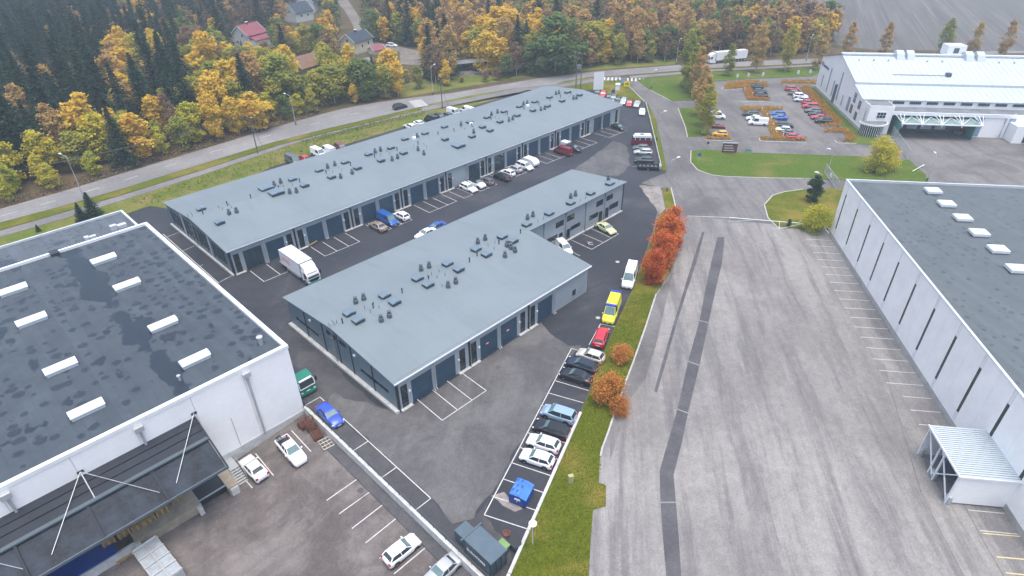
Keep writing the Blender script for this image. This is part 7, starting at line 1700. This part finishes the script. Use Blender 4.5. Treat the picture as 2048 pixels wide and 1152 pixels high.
# boom barrier
a, b_ = G(1458, 444), G(1605, 456); bm = thing('boom_barrier', 'long white boom barrier with triangular braced ends across the lot entrance', 'barrier', (a.x, a.y, 0), math.atan2(b_.y-a.y, b_.x-a.x)); L_ = (b_-a).length
MB().tube([(0, 0, 1.0), (L_, 0, 1.0)], .07, 8).build('boom', M['trim_white'], bm)
mb = MB(); 
for q in (((0, 0, 0), (0, 0, 1.0)), ((0, 0, .1), (5.5, 0, 1.0)), ((L_-6, 0, 1.0), (L_-4.5, -1.2, 0)), ((L_-4.5, -1.2, 0), (L_, 0, 1.0)), ((L_-4.5, -1.2, 0), (L_-4.5, 0, 1.0))): mb.tube(q, .055, 6)
mb.build('brace', M['trim_light'], bm)
a2 = G(1374, 440); mb = MB(); mb.tube([(0, 0, 1.0), tuple(Matrix.Rotation(-bm.rotation_euler.z, 3, 'Z') @ Vector((a2.x-a.x, a2.y-a.y, .9)))], .05, 6); mb.build('tip', M['trim_light'], bm)
a, b_ = G(1640, 459), G(1658, 468); t = thing('corner_barrier', 'white pipe barrier at the warehouse corner', 'barrier', (a.x, a.y, 0)); d = b_-a; MB().tube([(0, 0, 1.4), (d.x, d.y, 0), (d.x, d.y, 1.0), (0, 0, 1.4)], .06, 6).build('pipe', M['trim_white'], t)
# mesh gate and factory fence
def mesh_fence(name, label, a, b_, h, n_, mat='galvanised', brace=True):
    a, b_ = G(*a), G(*b_); L_ = (b_-a).length; t = thing(name, label, 'gate' if 'gate' in name else 'fence', (a.x, a.y, 0), math.atan2(b_.y-a.y, b_.x-a.x))
    mb = MB(); mb.bar((0, 0, .15), (L_, 0, .15), .07); mb.bar((0, 0, h), (L_, 0, h), .07)
    for i in range(n_+1): mb.bar((L_*i/n_, 0, .1), (L_*i/n_, 0, h), .07)
    mb.build('frame', M[mat], t)
    mb = MB(); k = int(L_/.16)
    for i in range(k): mb.bar((L_*i/k, 0, .15), (L_*i/k, 0, h), .018)
    for z in np.arange(.4, h, .35): mb.bar((0, 0, z), (L_, 0, z), .016)
    mb.build('mesh', M[mat], t)
    if brace: MB().bar((0, 0, h*.8), (.4, 2.2, 0), .07).build('brace', M[mat], t); MB().bar((L_, 0, .3), (L_-.5, 3.0, .1), .07).build('brace', M[mat], t)
    return t
t = mesh_fence('mesh_gate', 'open galvanised mesh gate standing across the lawn edge', (1648, 345), (1674, 382), 2.2, 5); MB().box(4.0, -.05, .9, 5.2, .05, 1.7).build('gate_sign', M['trim_white'], t)
mesh_fence('mesh_fence', 'tall mesh fence between factory yard and yellow willow', (1782, 270), (1816, 320), 2.4, 6, 'galvanised', False)
a, b_ = G(1824, 345), G(1846, 335); t = thing('pipe_barrier', 'white pipe barrier lying on the lawn by the factory yard', 'barrier', (a.x, a.y, .12)); d = b_-a; MB().tube([(0, 0, .2), (d.x, d.y, .6)], .08, 6).build('pipe', M['trim_white'], t); MB().box(d.x-.1, d.y-.1, 0, d.x+.1, d.y+.1, .6).build('post', M['trim_white'], t)
# rusty stillages and frame at the dock yard wall
def cage(label, px, py, ang, L_, W_, H_, tilt=0.0):
    p = GD(px, py); t = thing('steel_stillage', label, 'stillage', (p.x, p.y, zdock(p.x)), ang, 'rusty stillages'); t.rotation_euler[0] = tilt
    mb = MB()
    for x in (-L_/2, L_/2):
        for y_ in (-W_/2, W_/2): mb.bar((x, y_, 0), (x, y_, H_), .09)
    for z in (.1, H_*.5, H_):
        for s in (-1, 1): mb.bar((-L_/2, s*W_/2, z), (L_/2, s*W_/2, z), .08); mb.bar((s*L_/2, -W_/2, z), (s*L_/2, W_/2, z), .08)
    mb.build('frame', M['rust'], t); mb = MB()
    for i in range(7): mb.box(-L_/2+L_*i/7+.02, -W_/2, .12, -L_/2+L_*(i+.75)/7, W_/2, .2)
    for i in range(6): mb.box(-L_/2, -W_/2+W_*i/6+.02, H_*.52, L_/2, -W_/2+W_*(i+.6)/6, H_*.55)
    mb.build('slats', M['rust'], t); return t
cage('rusty steel stillage leaning in the corner of wall and warehouse', 609, 852, .2, 1.3, 1.0, 1.0, .25); cage('rusty stillage with slatted top, middle of the rusty pile', 622, 855, 1.3, 1.5, 1.1, 1.3); cage('rusty stillage lying lowest in the pile at the wall', 634, 872, 1.4, 1.6, 1.1, .7)
p = GD(653, 888); t = thing('lattice_pallet', 'pale wooden lattice frame lying by the retaining wall', 'frame', (p.x, p.y, zdock(p.x)+.05), 1.45)
for i in range(4): MB().box(-.9, -.7+i*.45, .0, .9, -.62+i*.45, .08).build('slat', M['wood_pale'], t)
for i in range(4): MB().box(-.9+i*.58, -.7, .082, -.82+i*.58, .73, .14).build('slat', M['trim_light'], t)
# pallets on the dock
PALM = MB()
for i in range(6): PALM.box(-.6, -.4+i*.14, .10, .6, -.3+i*.14, .13)
for i in range(3): PALM.box(-.6+i*.52, -.4, 0, -.44+i*.52, .4, .098)
PALM = PALM.mesh('pallet', M['wood_pale'])
for i, (px, py, n_, lab) in enumerate(((216, 1082, 6, 'stack of wooden pallets at the left end of the dock row'), (246, 1064, 6, 'second stack of wooden pallets on the dock'), (273, 1050, 5, 'dark stack of wooden pallets in the middle of the dock row'), (297, 1036, 5, 'fourth stack of wooden pallets on the dock'), (322, 1020, 7, 'tallest stack of wooden pallets near the dock end'), (352, 995, 2, 'single pallets at the far end of the dock row'))):
    p = G(px, py, -.8); t = thing('pallet_stack', lab, 'pallets', (p.x, min(p.y, 60.2), -1.2), 0, 'pallet stacks on the dock')
    for k in range(n_): link('pallet', PALM, t, (0, random.uniform(-.04, .04), k*.145), (0, 0, random.uniform(-.06, .06)))
p = GD(248, 1116); t = thing('pallet_stack', 'leaning wooden pallet below the dock edge', 'pallets', (p.x, p.y, zdock(p.x)+.02), .1, 'pallet stacks on the dock')
for k in range(2): link('pallet', PALM, t, (0, 0, k*.145), None, None, (1.3, 1, 1))
p = GD(345, 1054); t = thing('plastic_bundle', 'bundle of pinkish red pipes lying along the dock foot', 'pipes', (p.x, p.y, zdock(p.x)), 0)
for i in range(5): MB().tube([(-2.4+.2*i, .12*i-.2, .12+.05*(i % 2)), (2.2-.1*i, .12*i-.2, .12+.05*(i % 2))], .10, 6).build('pipe', M['cushion_pink'], t)
p = GD(225, 1132, .8); t = thing('blue_skip', 'blue skip under the canopy at the lower left', 'skip', (-3.8, 58.2, -2.4), 0); MB().prism([(-4.2, -1.3), (1.8, -1.3), (1.8, 1.3), (-4.2, 1.3)], .2, 1.35).build('hull', M['bin_blue'], t); MB().box(-4.3, -1.4, 1.352, 1.9, 1.4, 1.42).build('lid', M['bin_blue'], t)
# orange beam in front of a garage, timber on the ground
q = G(626, 487, .3); t = thing('timber_beam', 'pale timber beam leaning at a garage door of the long row', 'beam', (q.x, 98.9, .1)); MB().bar((-1.0, 0, .1), (1.0, .1, .35), .18).build('beam', M['wood_pale'], t)
# scrap along the warehouse side
q = V(23.2, 70); 
for i, (yy_, lab, mt) in enumerate(((68.5, 'heap of dark scrap metal behind the green lorry cab', 'trim_dark'), (71.5, 'heap of pale scrap pieces along the warehouse side', 'galvanised'))):
    t = thing('scrap_heap', lab, 'scrap', (23.3, yy_, 0)); mb = MB()
    for k in range(26):
        c = Vector((random.uniform(-.5, .5), random.uniform(-1.3, 1.3), random.uniform(.1, .6))); d = Vector((random.uniform(-.5, .5), random.uniform(-.6, .6), random.uniform(-.3, .3))); mb.bar(c-d, c+d, random.uniform(.05, .16))
    mb.build('heap', M[mt], t)
# manholes
for i, (px, py, lab) in enumerate(((721, 981, 'dark manhole cover in the wall side parking'), (1196, 636, 'pale manhole cover left of the ambulance'), (1235, 524, 'pale manhole cover left of the white van'), (1172, 838, 'dark manhole cover at the lot edge'), (690, 459, 'dark manhole cover in front of the long row'), (997, 734, 'dark oil mark cover in front of the shorter row'))):
    p = G(px, py); t = thing('manhole_cover', lab, 'manhole', (p.x, p.y, .036)); MB().lathe([(.36, 0), (.36, .012), (.30, .014)], 18).build('cover', M['asphalt_patch' if 'dark' in lab else 'concrete'], t)
# ------------------------------------------------------------------ the worker behind the pickup
def person(label, loc, ang, lean=.5):
    t = thing('person', label, 'person', loc, ang)
    J = {'pel': (0, 0, .93), 'sp': (.12*lean*2, 0, 1.18), 'ch': (.30*lean*2, 0, 1.38), 'nk': (.38*lean*2, 0, 1.50), 'hd': (.46*lean*2, 0, 1.62),
         'lh': (0, .10, .90), 'lk': (.08, .11, .50), 'la': (-.02, .11, .09), 'lt': (.14, .12, .04), 'rh': (0, -.10, .90), 'rk': (.02, -.12, .50), 'ra': (-.10, -.12, .09), 'rt': (.06, -.13, .04),
         'ls': (.30*lean*2, .19, 1.40), 'le': (.48*lean*2, .24, 1.16), 'lw': (.66*lean*2, .18, 1.02), 'rs': (.30*lean*2, -.19, 1.40), 're': (.46*lean*2, -.24, 1.15), 'rw': (.64*lean*2, -.17, 1.00)}
    R_ = {'pel': .15, 'sp': .14, 'ch': .16, 'nk': .06, 'hd': .06, 'lh': .10, 'lk': .068, 'la': .045, 'lt': .04, 'rh': .10, 'rk': .068, 'ra': .045, 'rt': .04, 'ls': .065, 'le': .048, 'lw': .034, 'rs': .065, 're': .048, 'rw': .034}
    E_ = [('pel', 'sp'), ('sp', 'ch'), ('ch', 'nk'), ('nk', 'hd'), ('pel', 'lh'), ('lh', 'lk'), ('lk', 'la'), ('la', 'lt'), ('pel', 'rh'), ('rh', 'rk'), ('rk', 'ra'), ('ra', 'rt'), ('ch', 'ls'), ('ls', 'le'), ('le', 'lw'), ('ch', 'rs'), ('rs', 're'), ('re', 'rw')]
    names = list(J); V_ = [J[k] for k in names]; ed = [(names.index(a), names.index(b_)) for a, b_ in E_]; rad = [R_[k] for k in names]
    for s, wn_ in ((1, 'lw'), (-1, 'rw')):           # fingers
        w_ = Vector(J[wn_]); 
        pal = len(V_); V_.append(tuple(w_+Vector((.06, 0, -.05)))); rad.append(.026); ed.append((names.index(wn_), pal))
        for k in range(5):
            off = (k-2)*.016; f1 = len(V_); V_.append(tuple(w_+Vector((.10+(.0 if k else -.03), s*off*1.0+(s*-.03 if k == 0 else 0), -.09)))); rad.append(.009); ed.append((pal, f1)); f2_ = len(V_); V_.append(tuple(w_+Vector((.12+(.0 if k else -.04), s*off+(s*-.04 if k == 0 else 0), -.13)))); rad.append(.008); ed.append((f1, f2_))
    me = bpy.data.meshes.new('body'); me.from_pydata(V_, ed, []); o = link('body', me, t)
    o.modifiers.new('skin', 'SKIN'); o.modifiers.new('sub', 'SUBSURF').levels = 1; o.modifiers['sub'].render_levels = 1
    for i, sv in enumerate(me.skin_vertices[0].data): sv.radius = (rad[i], rad[i]); sv.use_root = (i == 0)
    me.materials.append(M['cloth_navy'])
    hx = Vector(J['hd'])+Vector((.05, 0, .06)); r1 = MB().lathe([(.02, -.13), (.065, -.11), (.085, -.03), (.09, .04), (.075, .10), (.03, .13)], 12); o = r1.build('head', M['skin'], t, hx, (0, .5*lean*2, 0), True)
    MB().lathe([(.093, .0), (.098, .05), (.085, .11), (.03, .145)], 12).build('hair', M['bark_brown'], o)
    MB().box(.075, -.012, -.03, .105, .012, .02).build('nose', M['skin'], o)
    for s in (-1, 1): MB().box(-.015, s*.085-.01, -.03, .02, s*.085+.01, .03).build('ear', M['skin'], o); MB().box(.078, s*.032-.012, .02, .09, s*.032+.012, .032).build('eye', M['mark_black'], o)
    MB().box(.078, -.022, -.068, .09, .022, -.058).build('mouth', M['sign_red'], o); return t
p = GD(556, 888); person('person in dark clothes bending over the tailgate of the white pickup', (p.x, p.y, zdock(p.x)+.01), math.atan2(pk.location.y-p.y, pk.location.x-p.x)+.3, .55)
# ------------------------------------------------------------------ autumn haze
m = bpy.data.materials.new('haze'); m.use_nodes = True; n = m.node_tree.nodes; l = m.node_tree.links
for q in list(n):
    if q.type == 'BSDF_PRINCIPLED': n.remove(q)
pv = n.new('ShaderNodeVolumePrincipled'); pv.inputs['Color'].default_value = (0.78, 0.90, 1.0, 1); pv.inputs['Density'].default_value = 0.00048; pv.inputs['Anisotropy'].default_value = 0.2
l.new(pv.outputs[0], n['Material Output'].inputs['Volume'])
hz = MB().box(-800, -420, -4.0, 800, 800, 60.0).build('haze', m); hz['kind'] = 'stuff'; hz['label'] = 'thin autumn haze over the whole place'
